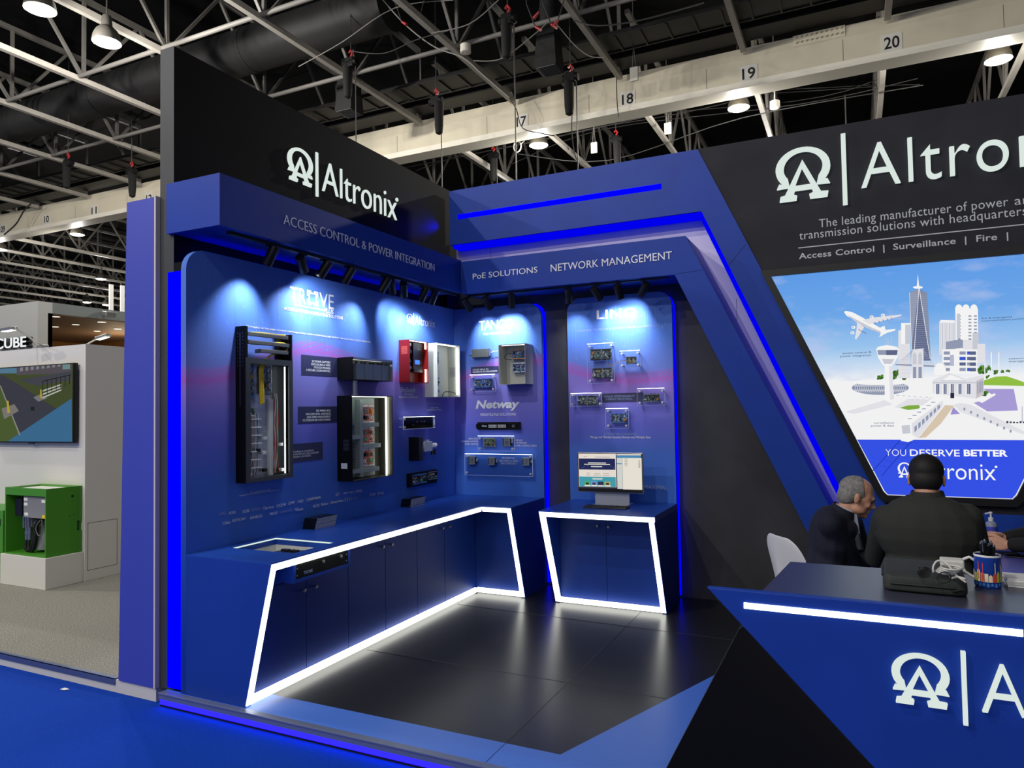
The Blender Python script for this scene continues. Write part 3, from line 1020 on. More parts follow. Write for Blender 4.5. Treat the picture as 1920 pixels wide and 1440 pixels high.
# ------------------------------------------------------------------ lighting tracks and spotlights
t = thing('lighting_track', 'black lighting track under the long side canopy', 'track', (-3.49, 4.6, 2.84))
m_ = MB()
m_.box((-3.507, Y0+.12, 2.822), (-3.475, YI+.04, 2.842))
m_.build('rail', M['blackmetal'], t)
t = thing('lighting_track', 'black lighting track under the back canopy beam', 'track', (-2.4, 6.1, 2.83))
m_ = MB()
m_.box((-3.40, 6.10, 2.812), (-1.42, 6.132, 2.829))
m_.build('rail', M['blackmetal'], t)
def spot(base, aim, label, drop=.05, power=None, lit=False, ln=.125, r=.034, cone=84):
    base, aim = Vector(base), Vector(aim)
    t = thing('track_spotlight', label, 'spotlight', base, 'black spotlights on the canopy tracks')
    m_ = MB()
    c = base-Vector((0, 0, drop+.03))
    d = (aim-c).normalized()
    m_.box(base-Vector((.014, .03, .012)), base+Vector((.014, .03, 0)))
    m_.cyl(base-Vector((0, 0, .01)), c+Vector((0, 0, r*.5)), .006, seg=8)
    m_.build('bracket', M['blackmetal'], t)
    m_ = MB()
    m_.lathe([(.012, -ln*.62), (r*.92, -ln*.6), (r, -ln*.55), (r, ln*.5), (r*.88, ln*.5), (r*.80, ln*.43)], c, 20, d)
    m_.build('housing', M['blackplastic'], t, True)
    m_ = MB()
    m_.lathe([(r*.82, ln*.42), (.001, ln*.425)], c, 16, d, closed_ends=False)
    m_.build('lens', glow('spot_lens_lit', (255, 252, 245), 6.0), t, True)
    ld = D.lights.new('spot_beam', 'SPOT')
    ld.energy = (SPOT_W if power is None else power)*SPOT_K
    ld.spot_size = math.radians(cone)
    ld.spot_blend = 1.0
    ld.shadow_soft_size = 0.02
    ld.color = (0.86, 0.94, 1.0)
    lo = D.objects.new('spot_beam', ld)
    COL.objects.link(lo)
    lo.parent = t
    lo.location = (c-base)+d*(ln*.52)
    lo.rotation_euler = d.to_track_quat('-Z', 'Y').to_euler()
    return t
o_ = ['first', 'second', 'third', 'fourth', 'fifth', 'sixth', 'seventh', 'eighth', 'ninth']
SX = -3.491
for i, (u, v, ay, az, pw) in enumerate(((507, 450, -.05, 2.30, 13), (567, 478, .45, 2.42, 13), (607, 485, -.10, 2.38, 13), (652, 496, -.12, 2.32, 12), (720, 514, -.20, 2.25, 12), (734, 520, .42, 2.38, 11), (757, 528, .35, 2.36, 11), (793, 537, .0, 2.34, 11), (812, 542, .08, 2.38, 11))):
    yy = P(0, SX, u, v).y
    spot((SX, yy, 2.822), (XP, yy+ay, az), 'black spotlight on the side track, %s from the aisle' % o_[i], power=pw, drop=.045)
for i, (u, v, ax_, az, pw) in enumerate(((876, 556, .12, 2.38, 11), (914, 550, .1, 2.42, 12), (959, 545, -.12, 2.42, 12), (1066, 533, -.05, 2.3, 6), (1119, 530, .12, 2.42, 9), (1160, 526, .02, 2.42, 9), (1206, 522, -.22, 2.48, 8))):
    xx = P(1, 6.116, u, v).x
    spot((xx, 6.116, 2.812), (xx+ax_, YP, az), ['black spotlight at the inner corner of the canopies', 'black spotlight above the corner display panel, nearer the corner', 'black spotlight over the outer edge of the corner display panel', 'tilted black spotlight over the gap between the two back panels', 'black spotlight over the logo of the panel with the computer', 'second black spotlight over the panel with the computer', 'glowing spotlight at the slanted leg end of the back track'][i], power=pw)
# ------------------------------------------------------------------ circuit boards and their components
def pcb_material(name, base, speck):
    m = D.materials.new(name)
    m.use_nodes = True
    nt = m.node_tree
    b = nt.nodes['Principled BSDF']
    b.inputs['Roughness'].default_value = 0.4
    g = nt.nodes.new('ShaderNodeNewGeometry')
    v = nt.nodes.new('ShaderNodeTexVoronoi')
    v.inputs['Scale'].default_value = 120
    v.distance = 'CHEBYCHEV'
    sp = nt.nodes.new('ShaderNodeSeparateColor')
    rp = nt.nodes.new('ShaderNodeValToRGB')
    cr = rp.color_ramp
    cr.interpolation = 'CONSTANT'
    cr.elements[0].position, cr.elements[0].color = 0, rgb(*base)
    cr.elements[1].position, cr.elements[1].color = 0.5, rgb(*[int(x*.6) for x in base])
    for p_, c_ in ((.62, speck[0]), (.72, base), (.8, speck[1]), (.9, speck[2])):
        e = cr.elements.new(p_)
        e.color = rgb(*c_)
    nt.links.new(g.outputs['Position'], v.inputs['Vector'])
    nt.links.new(v.outputs['Color'], sp.inputs[0])
    nt.links.new(sp.outputs[0], rp.inputs[0])
    nt.links.new(rp.outputs[0], b.inputs['Base Color'])
    return m
PCB = dict(
    red=pcb_material('red_circuit_board', (225, 70, 44), ((235, 225, 215), (60, 20, 20), (225, 190, 170))),
    blue=pcb_material('blue_circuit_board', (70, 110, 185), ((230, 235, 245), (30, 40, 60), (170, 195, 225))),
    black=pcb_material('black_circuit_board', (50, 56, 64), ((215, 220, 225), (120, 115, 95), (24, 24, 26))),
    green=pcb_material('green_circuit_board', (96, 118, 128), ((225, 232, 235), (30, 38, 44), (190, 185, 150))),
    pale=pcb_material('pale_circuit_board', (150, 160, 130), ((235, 235, 220), (50, 60, 50), (205, 200, 150))),
)
cm = dict(blue=mat('terminal_blue', (64, 128, 215), .45), green=mat('terminal_green', (110, 190, 110), .45), black=mat('component_black', (18, 18, 20), .4),
          orange=mat('relay_orange', (240, 160, 50), .45), white=mat('component_white', (235, 235, 230), .5), red=mat('wire_red', (200, 50, 40), .5),
          yellow=mat('cable_yellow', (235, 200, 40), .5), tan=mat('coil_tan', (190, 150, 80), .45), silver=M['steel'], greyc=mat('component_grey', (140, 146, 150), .45))
PROTO = {}
def proto(kind):
    """unit meshes: footprint 1 x 1 centred on the origin, standing 0..1"""
    if kind in PROTO:
        return PROTO[kind]
    m_ = MB()
    if kind == 'terminal_block':
        m_.prism([(-.5, -.5, 0), (-.5, .5, 0), (-.5, .5, .7), (-.5, .1, 1), (-.5, -.3, 1), (-.5, -.5, .6)], (1, 0, 0))
        for i in range(5):
            m_.box((-.46+i*.2, -.52, .08), (-.36+i*.2, -.42, .5), 1)
            m_.cyl((-.41+i*.2, -.1, .98), (-.41+i*.2, -.1, 1.06), .06, seg=6, mi=1)
    elif kind == 'capacitor':
        m_.lathe([(.5, 0), (.5, .9), (.42, 1), (.01, .96)], seg=12)
    elif kind == 'transformer':
        m_.box((-.5, -.32, 0), (.5, .32, .9))
        m_.box((-.34, -.5, .1), (.34, .5, 1), 1)
    elif kind == 'heat_sink':
        m_.box((-.5, -.5, 0), (.5, .5, .25))
        for i in range(5):
            m_.box((-.5+i*.23, -.5, .2), (-.42+i*.23, .5, 1))
    elif kind == 'relay':
        m_.prism([(-.5, -.5, 0), (.5, -.5, 0), (.5, .5, 0), (-.5, .5, 0)], (0, 0, .9))
        m_.box((-.42, -.42, .85), (.42, .42, 1))
    else:
        m_.box((-.42, -.38, .2), (.42, .38, 1))
        for i in range(5):
            m_.box((-.4+i*.18, -.5, 0), (-.32+i*.18, .5, .4), 1)
    me = D.meshes.new(kind)
    me.from_pydata([tuple(p) for p in m_.v], [], m_.f)
    me.materials.append(cm['black'])
    me.materials.append(cm['silver'])
    me.polygons.foreach_set('material_index', m_.m)
    me.update()
    PROTO[kind] = me
    return me

def comp(kind, fr, a, b, c, sa, sb, sc, col, parent):
    key = (kind, col)
    if key not in PROTO:
        me = proto(kind).copy()
        me.name = kind
        me.materials[0] = cm[col]
        PROTO[key] = me
    o = D.objects.new(kind, PROTO[key])
    COL.objects.link(o)
    o.parent = parent
    R = Matrix((fr.u, fr.v, fr.n)).transposed().to_4x4()
    o.matrix_local = Matrix.Translation(fr(a, b, c)-origin(parent)) @ R @ Matrix.Diagonal((sa, sb, sc, 1))
    return o

def board(fr, a0, b0, a1, b1, c, parent, kind='green', seed=0, rows=1.0, tb='blue'):
    r = random.Random(seed)
    m_ = MB()
    m_.fbox(fr, a0, a1, b0, b1, c, c+.003)
    bd = m_.build('circuit_board', PCB[kind], parent)
    w_, h = a1-a0, b1-b0
    c += .003
    n = 2
    for i in range(n):
        comp('terminal_block', fr, a0+w_*(i+.5)/n, b1-h*.08, c, w_/n*.8, h*.11, .012, tb, bd).rotation_euler.rotate_axis('Z', 0)
        comp('terminal_block', fr, a0+w_*(i+.5)/n, b0+h*.08, c, w_/n*.8, h*.11, .012, tb, bd)
    pool = [('capacitor', 'black', .022), ('relay', 'orange', .014), ('chip', 'black', .005), ('transformer', 'tan', .022), ('relay', 'white', .012), ('heat_sink', 'greyc', .02), ('capacitor', 'greyc', .018), ('terminal_block', 'green', .014), ('chip', 'black', .006)]
    r.shuffle(pool)
    cols = max(2, int(w_/h*2.2+.5))
    cells = [(i, j) for i in range(cols) for j in range(2)]
    r.shuffle(cells)
    for (i, j), (k, col, hh) in zip(cells, pool):
        s = min(w_/cols, h*.32)*r.uniform(.42, .7)
        comp(k, fr, a0+w_*(i+.5+r.uniform(-.1, .1))/cols, b0+h*(.33+.33*j), c, s*r.uniform(.8, 1.15), s, hh, col, bd)
    return bd

def open_box(fr, a0, b0, a1, b1, depth, parent, mouter, minner, th=.004, name='shell'):
    m_ = MB()
    m_.fbox(fr, a0, a1, b0, b1, 0.001, .004)
    m_.fbox(fr, a0, a0+th, b0, b1, .004, depth)
    m_.fbox(fr, a1-th, a1, b0, b1, .004, depth)
    m_.fbox(fr, a0+th, a1-th, b0, b0+th, .004, depth)
    m_.fbox(fr, a0+th, a1-th, b1-th, b1, .004, depth)
    o = m_.build(name, [mouter], parent)
    if minner is not None:
        m_ = MB()
        m_.fbox(fr, a0+th, a1-th, b0+th, b1-th, .0042, .006)
        m_.fbox(fr, a1-th-.0015, a1-th-.0002, b0+th, b1-th, .006, depth-.002)
        m_.fbox(fr, a0+th, a1-th, b1-th-.0015, b1-th-.0002, .006, depth-.002)
        m_.fbox(fr, a0+th, a1-th, b0+th+.0002, b0+th+.0015, .006, depth-.002)
        m_.build('lining', minner, parent)
    return o

def wire(pts, r, m, parent, name='wire'):
    """smooth tube through the points"""
    pts = [Vector(p) for p in pts]
    out_ = []
    n = len(pts)
    for i in range(n-1):
        p0, p1, p2, p3 = pts[max(i-1, 0)], pts[i], pts[i+1], pts[min(i+2, n-1)]
        for k in range(5):
            s = k/5
            out_.append(.5*((2*p1)+(p2-p0)*s+(2*p0-5*p1+4*p2-p3)*s*s+(3*p1-p0-3*p2+p3)*s**3))
    out_.append(pts[-1])
    m_ = MB()
    m_.tube(out_, r, 6)
    return m_.build(name, m, parent, True, angle=80)

ledin = glow('led_inside', (250, 255, 245), 6.5)
def led(fr, a0, b0, a1, b1, c0, c1, parent, m=None):
    m_ = MB()
    m_.fbox(fr, a0, a1, b0, b1, c0, c1)
    return m_.build('light_strip', m or ledin, parent)

darkgrey = mat('dark_grey_coat', (66, 70, 72), .45)
blackcoat = mat('black_powder_coat', (8, 8, 9), .55, spec=.25)
stand_m = mat('standoff_silver', (205, 205, 208), .35, .3)

# open swing-out rack unit
t = thing('wall_rack', 'black open rack with yellow cables and lit circuit boards on the side display panel', 'rack', (XP, 3.7, 1.25))
ya, yb_, za, zb2, dp = 3.495, 3.935, 1.242, 2.075, .088
m_ = MB()
m_.fbox(FL, ya-.006, ya, za, 2.285, .002, dp)
m_.build('side_plate', blackcoat, t)
m_ = MB()
m_.fbox(FL, ya+.0, ya+.018, zb2, 2.285, dp-.02, dp)
m_.build('post', blackcoat, t)
m_ = MB()
m_.fbox(FL, ya-.0075, ya-.006, 1.75, 2.24, .042, .046, 0)
for k in range(10):
    for cc in (.022, .066):
        m_.fbox(FL, ya-.0072, ya-.006, 2.02+.024*k, 2.026+.024*k, cc-.002, cc+.002, 0)
m_.build('hole_row', M['steel'], t)
m_ = MB()
m_.fbox(FL, 3.845, 3.93, zb2, 2.262, .002, .012)
m_.fbox(FL, 3.915, 3.93, zb2, 2.262, .012, dp)
m_.build('post', blackcoat, t)
open_box(FL, ya, za, yb_, zb2, dp-.012, t, blackcoat, None, .004, 'chassis')
m_ = MB()
e = .042
for q in ((ya, yb_, za, za+.030), (ya, yb_, zb2-.038, zb2), (ya, ya+e, za+.03, zb2-.038), (yb_-.036, yb_, za+.03, zb2-.038)):
    m_.fbox(FL, *q, dp-.012, dp)
m_.build('front_frame', darkgrey, t, bevel=.001)
m_ = MB()
m_.fbox(FL, ya+.006, yb_-.008, za+.006, zb2-.006, .005, .008)
m_.build('back_plate', M['galv'], t)
m_ = MB()
m_.fbox(FL, 3.765, 3.80, za+.03, 1.80, .008, .03)
m_.build('wiring_duct', M['white'], t)
board(FL, 3.54, 1.80, 3.625, 2.03, .02, t, 'green', 5)
m_ = MB()
for k in range(4):
    m_.fbox(FL, 3.541, 3.556, 1.80+.058*k, 1.853+.058*k, .024, .05)
m_.build('terminal_row', cm['blue'], t)
board(FL, 3.68, 1.83, 3.79, 2.03, .02, t, 'black', 9, tb='greyc')
board(FL, 3.54, 1.68, 3.635, 1.745, .02, t, 'black', 10, tb='white')
for k in range(5):
    yy = 3.644+.008*k
    wire([FL(yy+.02, 2.05, .05), FL(yy, 2.0, .06), FL(yy+.004, 1.9, .058+.003*(k % 2)), FL(yy+.012, 1.76+.004*k, .055)], .0052, cm['yellow'], t, 'yellow_cable')
r = random.Random(4)
for k in range(6):
    yy = 3.60+.012*k
    cols = ['red', 'white', 'tan', 'white', 'black', 'white'][k]
    wire([FL(yy, 1.70, .03)]+[FL(yy+r.uniform(-.006, .006), 1.62-.09*j, .03+r.uniform(-.006, .008)) for j in range(4)]+[FL(yy+r.uniform(-.03, .03), 1.27, .03)], .0022, cm[cols], t)
for k in range(5):
    yy = 3.805+.009*k
    wire([FL(yy, 1.84, .03)]+[FL(yy+r.uniform(-.006, .006), 1.76-.11*j, .035+r.uniform(-.006, .008)) for j in range(4)]+[FL(yy+r.uniform(-.02, .02), 1.285, .03)], .0022, cm[['red', 'white', 'tan', 'white', 'red'][k]], t)
for k in range(7):
    m_ = MB()
    z_ = 1.66-.055*k
    m_.fbox(FL, 3.585, 3.68, z_, z_+.007, .022, .042)
    m_.build('cable_tie', cm['white'], t)
for k, (yy, z_) in enumerate(((3.64, 1.44), (3.70, 1.52), (3.69, 1.42), (3.70, 1.30), (3.86, 1.29), (3.85, 1.47), (3.56, 1.42), (3.56, 1.28))):
    m_ = MB()
    m_.fbox(FL, yy, yy+.03, z_, z_+.022, .02, .045)
    m_.build('plug', cm['white' if k % 3 else 'black'], t, bevel=.002)
m_ = MB()
m_.fbox(FL, 3.815, yb_-.009, za+.007, zb2-.007, .0082, .0095)
m_.build('side_plate', darkgrey, t)
led(FL, 3.882, za+.035, 3.887, 2.03, .055, .062, t, glow('led_rack', (246, 252, 255), 4.5))
arm = mat('cable_arm_grey', (92, 94, 96), .45)
for k, (z_, a0, a1) in enumerate(((2.222, 3.52, 3.90), (2.168, 3.525, 3.915), (2.115, 3.64, 3.90))):
    m_ = MB()
    m_.fbox(FL, a0, a1, z_, z_+.028, dp-.014, dp-.006)
    m_.fbox(FL, a0, a0+.012, z_, z_+.028, .02, dp-.014)
    m_.build('cable_arm', arm, t, bevel=.004)
for k in range(4):
    d = .006*k
    wire([FL(3.90, 2.255+d*.3, .05), FL(3.80, 2.236+d, .06), FL(3.62, 2.245+d*.5, .055), FL(3.51, 2.235, .05), FL(3.505, 2.20, .06), FL(3.54, 2.172+d*.6, .065), FL(3.70, 2.178+d*.6, .062), FL(3.88, 2.20, .055), FL(3.92, 2.17, .06), FL(3.88, 2.14, .06), FL(3.78, 2.115+d*.3, .06), FL(3.68, 2.06, .05)], .0045, cm['yellow'], t, 'yellow_cable')

# battery enclosure and its batteries
t = thing('battery_enclosure', 'black open battery box high on the side panel above the tall access enclosure', 'enclosure', (XP, 4.8, 1.95))
open_box(FL, 4.528, 1.957, 5.069, 2.137, .153, t, blackcoat, mat('grey_lining', (150, 158, 156), .5))
m_ = MB()
m_.fbox(FL, 4.54, 5.06, 2.118, 2.136, .14, .156)
m_.build('lip', M['steel'], t, bevel=.002)
m_ = MB()
m_.ball(FL(5.05, 2.09, .15), .012)
m_.build('latch_knob', cm['white'], t, True)
led(FL, 4.57, 2.126, 5.03, 2.130, .06, .07, t, glow('led_inside_soft', (255, 250, 235), 1.8))
batm = mat('battery_grey', (150, 164, 174), .5)
for k in range(4):
    a0 = 4.605+.112*k
    b = thing('battery_block', 'grey battery block in the black wall enclosure, %s from the aisle' % o_[k], 'battery', FL(a0+.05, 1.962, .09), 'battery blocks in the wall enclosure')
    m_ = MB()
    m_.fbox(FL, a0, a0+.1, 1.962, 2.092, .03, .135)
    m_.build('case', batm, b, bevel=.004)
    for d in (.016, .084):
        m_ = MB()
        m_.fbox(FL, a0+d-.008, a0+d+.008, 2.092, 2.106, .11, .126)
        m_.build('terminal', cm['black'], b)
t = thing('conduit', 'short grey conduit between the battery box and the tall enclosure', 'pipe', FL(4.62, 1.83, .08))
m_ = MB()
m_.cyl(FL(4.64, 1.832, .085), FL(4.64, 1.9555, .085), .022)
m_.build('pipe', M['steel'], t, True)
m_ = MB()
m_.lathe([(.028, 0), (.028, .012)], FL(4.64, 1.833, .085), 16)
m_.build('collar', M['steel'], t, True)

# tall access enclosure
t = thing('access_enclosure', 'tall black open enclosure with red circuit boards and white wiring ducts', 'enclosure', (XP, 4.8, 1.16))
lin_ = mat('sage_plate', (176, 190, 182), .5)
open_box(FL, 4.521, 1.155, 5.07, 1.832, .149, t, blackcoat, mat('lining_steel', (84, 82, 74), .35, .5))
m_ = MB()
m_.fbox(FL, 4.53, 4.98, 1.17, 1.815, .02, .024)
m_.build('back_plate', lin_, t)
board(FL, 4.54, 1.53, 4.69, 1.60, .03, t, 'blue', 31)
board(FL, 4.54, 1.24, 4.63, 1.46, .03, t, 'red', 32, tb='white')
for k, z_ in enumerate((1.60, 1.42, 1.24)):
    board(FL, 4.785, z_, 4.96, z_+.16, .03, t, 'red', 33+k, tb='white')
m_ = MB()
m_.fbox(FL, 4.72, 4.76, 1.17, 1.80, .024, .075)
m_.build('wiring_duct', lin_, t, bevel=.002)
for z_, a0, a1 in ((1.575, 4.76, 4.97), (1.40, 4.76, 4.99), (1.205, 4.56, 4.97), (1.48, 4.53, 4.72)):
    m_ = MB()
    m_.fbox(FL, a0, a1, z_, z_+.035, .024, .08)
    m_.build('wiring_duct', lin_, t, bevel=.002)
m_ = MB()
for k in range(16):
    m_.fbox(FL, 4.665, 4.71, 1.245+.0135*k, 1.251+.0135*k, .024, .026)
for k in range(8):
    for j in range(5):
        m_.fbox(FL, 4.56+.02*j, 4.57+.02*j, 1.66+.014*k, 1.667+.014*k, .024, .026)
m_.build('vent_slots', cm['black'], t)
led(FL, 5.045, 1.165, 5.055, 1.825, .09, .10, t)
led(FL, 4.54, 1.822, 5.04, 1.827, .10, .11, t)
FN = F(FL(4.521, 0, 0), (1, 0, 0), (0, 0, 1))
m_ = MB()
for k in range(8):
    for j in range(7):
        m_.fbox(FN, .065+.008*j, .069+.008*j, 1.40+.011*k, 1.4055+.011*k, 0, .001)
m_.build('side_vent', M['steel'], t)
m_ = MB()
m_.fbox(FN, .04, .10, 1.255, 1.298, 0, .001)
m_.build('sticker', mat('sticker_white', (225, 226, 235), .5), t)

# red enclosure
t = thing('fire_enclosure', 'red open enclosure with a small blue display on the side panel', 'enclosure', (XP, 5.55, 1.96))
redm = mat('red_powder_coat', (118, 14, 10), .4)
open_box(FL, 5.387, 1.961, 5.70, 2.347, .116, t, redm, None)
m_ = MB()
m_.fbox(FL, 5.54, 5.69, 2.09, 2.335, .05, .056)
m_.build('control_plate', darkgrey, t)
m_ = MB()
m_.fbox(FL, 5.565, 5.64, 2.135, 2.175, .056, .059)
m_.build('display', glow('lcd_blue', (70, 120, 255), 1.6), t)
m_ = MB()
for k in range(4):
    m_.cyl(FL(5.665+.012*math.cos(k*1.57), 2.155+.012*math.sin(k*1.57), .056), FL(5.665+.012*math.cos(k*1.57), 2.155+.012*math.sin(k*1.57), .06), .004, seg=8)
m_.build('button_ring', cm['orange'], t)
FLc = FL
ptext(F((XP+.0565, 0, 0), (0, 1, 0), (0, 0, 1)), 0, 'eFlow', (783, 656), (788, 654), M['print'], t)
board(FL, 5.40, 2.08, 5.53, 2.335, .03, t, 'black', 51, tb='white')
m_ = MB()
m_.fbox(FL, 5.53, 5.68, 2.06, 2.09, .03, .07)
m_.build('terminal_row', cm['black'], t)
led(FL, 5.40, 2.338, 5.69, 2.342, .09, .10, t)
led(FL, 5.678, 1.97, 5.688, 2.09, .09, .10, t)
led(FL, 5.678, 2.28, 5.688, 2.338, .09, .10, t)
m_ = MB()
for k in range(8):
    for j in range(6):
        FN2 = F(FL(5.387, 0, 0), (1, 0, 0), (0, 0, 1))
        m_.fbox(FN2, .03+.011*j, .036+.011*j, 2.22+.009*k, 2.225+.009*k, 0, .0008)
m_.build('side_vent', mat('vent_red', (225, 110, 95), .5), t)

# pale grey enclosure in the corner
t = thing('grey_enclosure', 'pale grey open enclosure on the side panel next to the inner corner', 'enclosure', (XP, 6.0, 1.84))
greym = mat('pale_grey_coat', (196, 198, 192), .45)
open_box(FL, 5.815, 1.833, 6.246, 2.35, .144, t, greym, None)
board(FL, 5.86, 2.13, 6.02, 2.30, .03, t, 'blue', 61, tb='white')
board(FL, 5.86, 1.88, 6.02, 2.03, .03, t, 'blue', 62, tb='blue')
led(FL, 6.225, 1.86, 6.235, 2.33, .11, .12, t)
led(FL, 5.83, 2.338, 6.2, 2.344, .11, .12, t)
m_ = MB()
for k in range(10):
    for j in range(8):
        m_.fbox(FL, 6.2405, 6.2415, 2.04+.010*k, 2.045+.010*k, .03+.009*j, .035+.009*j)
m_.build('side_vent', cm['greyc'], t)
wire([FL(6.23, 1.87, .1), FL(6.19, 1.885, .08), FL(6.1, 1.885, .05), FL(6.07, 1.84, .04)], .004, cm['black'], t, 'cable')

# clear sheets on stand-offs
def clear_material():
    m = D.materials.new('clear_acrylic')
    m.use_nodes = True
    nt = m.node_tree
    nt.nodes.remove(nt.nodes['Principled BSDF'])
    tr = nt.nodes.new('ShaderNodeBsdfTransparent')
    tr.inputs[0].default_value = (.94, .96, .98, 1)
    gl = nt.nodes.new('ShaderNodeBsdfGlossy')
    gl.inputs['Roughness'].default_value = 0.08
    fr_ = nt.nodes.new('ShaderNodeFresnel')
    fr_.inputs[0].default_value = 1.35
    mx = nt.nodes.new('ShaderNodeMixShader')
    nt.links.new(fr_.outputs[0], mx.inputs[0])
    nt.links.new(tr.outputs[0], mx.inputs[1])
    nt.links.new(gl.outputs[0], mx.inputs[2])
    nt.links.new(mx.outputs[0], nt.nodes['Material Output'].inputs[0])
    return m
clear = clear_material()
edgem = glow('lit_acrylic_edge', (190, 205, 255), .55)
cool = glow('led_cool', (225, 238, 255), 5.0)
def acrylic(fr, ax, bl, tr, c, label, boards=(), name='acrylic_mount'):
    val = (fr.o+fr.n*c)[ax]
    p, q = P(ax, val, *bl)-fr.o, P(ax, val, *tr)-fr.o
    a0, b0, a1, b1 = p.dot(fr.u), p.dot(fr.v), q.dot(fr.u), q.dot(fr.v)
    t = thing(name, label, 'display mount', fr((a0+a1)/2, b0, 0), 'clear sheets on stand-offs')
    m_ = MB()
    m_.fbox(fr, a0, a1, b0, b1, c-.004, c)
    m_.build('clear_sheet', clear, t)
    m_ = MB()
    for s in ((a0-.0015, a0, b0, b1), (a1, a1+.0015, b0, b1), (a0, a1, b0-.0015, b0)):
        m_.fbox(fr, *s, c-.004, c)
    m_.build('sheet_edge', edgem, t)
    d = min(.022, (b1-b0)*.16)
    for sa in (a0+d, a1-d):
        for sb in (b0+d, b1-d):
            m_ = MB()
            m_.cyl(fr(sa, sb, .001), fr(sa, sb, c-.004), .007, seg=12)
            m_.lathe([(.011, 0), (.011, .004), (.009, .006), (.001, .006)], fr(sa, sb, c), 14, fr.n)
            m_.build('standoff', stand_m, t, True)
    m_ = MB()
    m_.fbox(fr, a0+.004, a1-.004, b1+.0005, b1+.0045, c-.006, c+.004)
    m_.build('light_bar', cool, t)
    for i, (kind, bbl, btr, seed) in enumerate(boards):
        v2 = (fr.o+fr.n*(c-.02))[ax]
        p, q = P(ax, v2, *bbl)-fr.o, P(ax, v2, *btr)-fr.o
        board(fr, p.dot(fr.u), p.dot(fr.v), q.dot(fr.u), q.dot(fr.v), c-.024, t, kind, seed, tb={'blue': 'blue', 'green': 'black', 'black': 'greyc', 'pale': 'greyc', 'red': 'white'}[kind])
    return t
acrylic(FL, 0, (757, 805), (815, 781), .06, 'small clear sheet with a pale board on the side panel under the red enclosure', (('pale', (764, 803), (799, 784), 71),))
acrylic(FB, 1, (881, 735), (928, 702), .05, 'clear sheet with a blue circuit board under the grey power injector', (('blue', (889, 728), (924, 709), 72),))
A2 = acrylic(FB, 1, (896, 845), (964, 818), .05, 'clear sheet with two small modules under the black network switch', (('pale', (906, 838), (928, 821), 73),))
A3 = acrylic(FB, 1, (872, 890), (998, 853), .05, 'long low clear sheet with three grey modules on the corner panel')
acrylic(FB, 1, (1102, 719), (1150, 643), .07, 'tall clear sheet carrying two dark power boards one over the other', (('green', (1107, 676), (1147, 653), 74), ('green', (1111, 710), (1148, 689), 75)))
acrylic(FB, 1, (1162, 690), (1200, 657), .07, 'small clear sheet with a pale board beside the tall sheet with two boards', (('pale', (1174, 683), (1193, 668), 76),))
acrylic(FB, 1, (1070, 762), (1128, 737), .07, 'clear sheet with a blue-green board, lowest at the inner edge of the second back panel', (('green', (1083, 760), (1120, 741), 77),))
acrylic(FB, 1, (1195, 760), (1246, 728), .07, 'clear sheet with a grey board near the outer edge of the second back panel', (('black', (1207, 754), (1236, 738), 78),))
acrylic(FB, 1, (1136, 803), (1178, 766), .07, 'clear sheet with a blue board right above the computer monitor', (('blue', (1145, 794), (1175, 774), 79),))
# wires between the two upper sheets
yy = YP-.045
W3 = lambda u, v: P(1, yy, u, v)
t = thing('wire_pair', 'thin pale wire pair running from the tall sheet to the small sheet beside it', 'wire', W3(1150, 684))
for d in (0, .004):
    wire([W3(1138, 672)+Vector((0, 0, d)), W3(1139, 681)+Vector((0, 0, d)), W3(1146, 686)+Vector((0, 0, d)), W3(1160, 678)+Vector((0, 0, -d)), W3(1170, 676)+Vector((0, 0, d)), W3(1177, 679)], .0022, cm['tan'], t, 'wire')

# modules
modm = mat('module_silver', (186, 192, 200), .4, .2)
def module(fr, ax, bl, tr, c0, c1, parent, name='module'):
    val = (fr.o+fr.n*c1)[ax]
    p, q = P(ax, val, *bl)-fr.o, P(ax, val, *tr)-fr.o
    a0, b0, a1, b1 = p.dot(fr.u), p.dot(fr.v), q.dot(fr.u), q.dot(fr.v)
    m_ = MB()
    m_.fbox(fr, a0, a1, b0, b1, c0, c1)
    o = m_.build(name, modm, parent, bevel=.003)
    m_ = MB()
    w_ = a1-a0
    m_.fbox(fr, a0+w_*.06, a0+w_*.2, b0+.01, b1-.01, c1, c1+.0012)
    for k in range(4):
        m_.fbox(fr, a0+w_*.35, a0+w_*.8, b0+(b1-b0)*(.25+.15*k), b0+(b1-b0)*(.30+.15*k), c1, c1+.001)
    m_.build('label_print', mat('module_print', (70, 80, 100), .5), o)
    m_ = MB()
    m_.fbox(fr, a1, a1+.012, b0+.012, b1-.012, c0+.004, c1-.004)
    m_.build('socket', cm['black'], o)
    m_ = MB()
    m_.fbox(fr, a1+.003, a1+.022, b0+(b1-b0)*.35, b0+(b1-b0)*.7, c0+.006, c1-.008)
    m_.build('plug', cm['white'], o)
module(FB, 1, (942, 837), (956, 820), .02, .046, A2)
for bl, tr in (((878, 871), (890, 855)), ((915, 872), (927, 857)), ((979, 873), (992, 858))):
    module(FB, 1, bl, tr, .02, .046, A3)

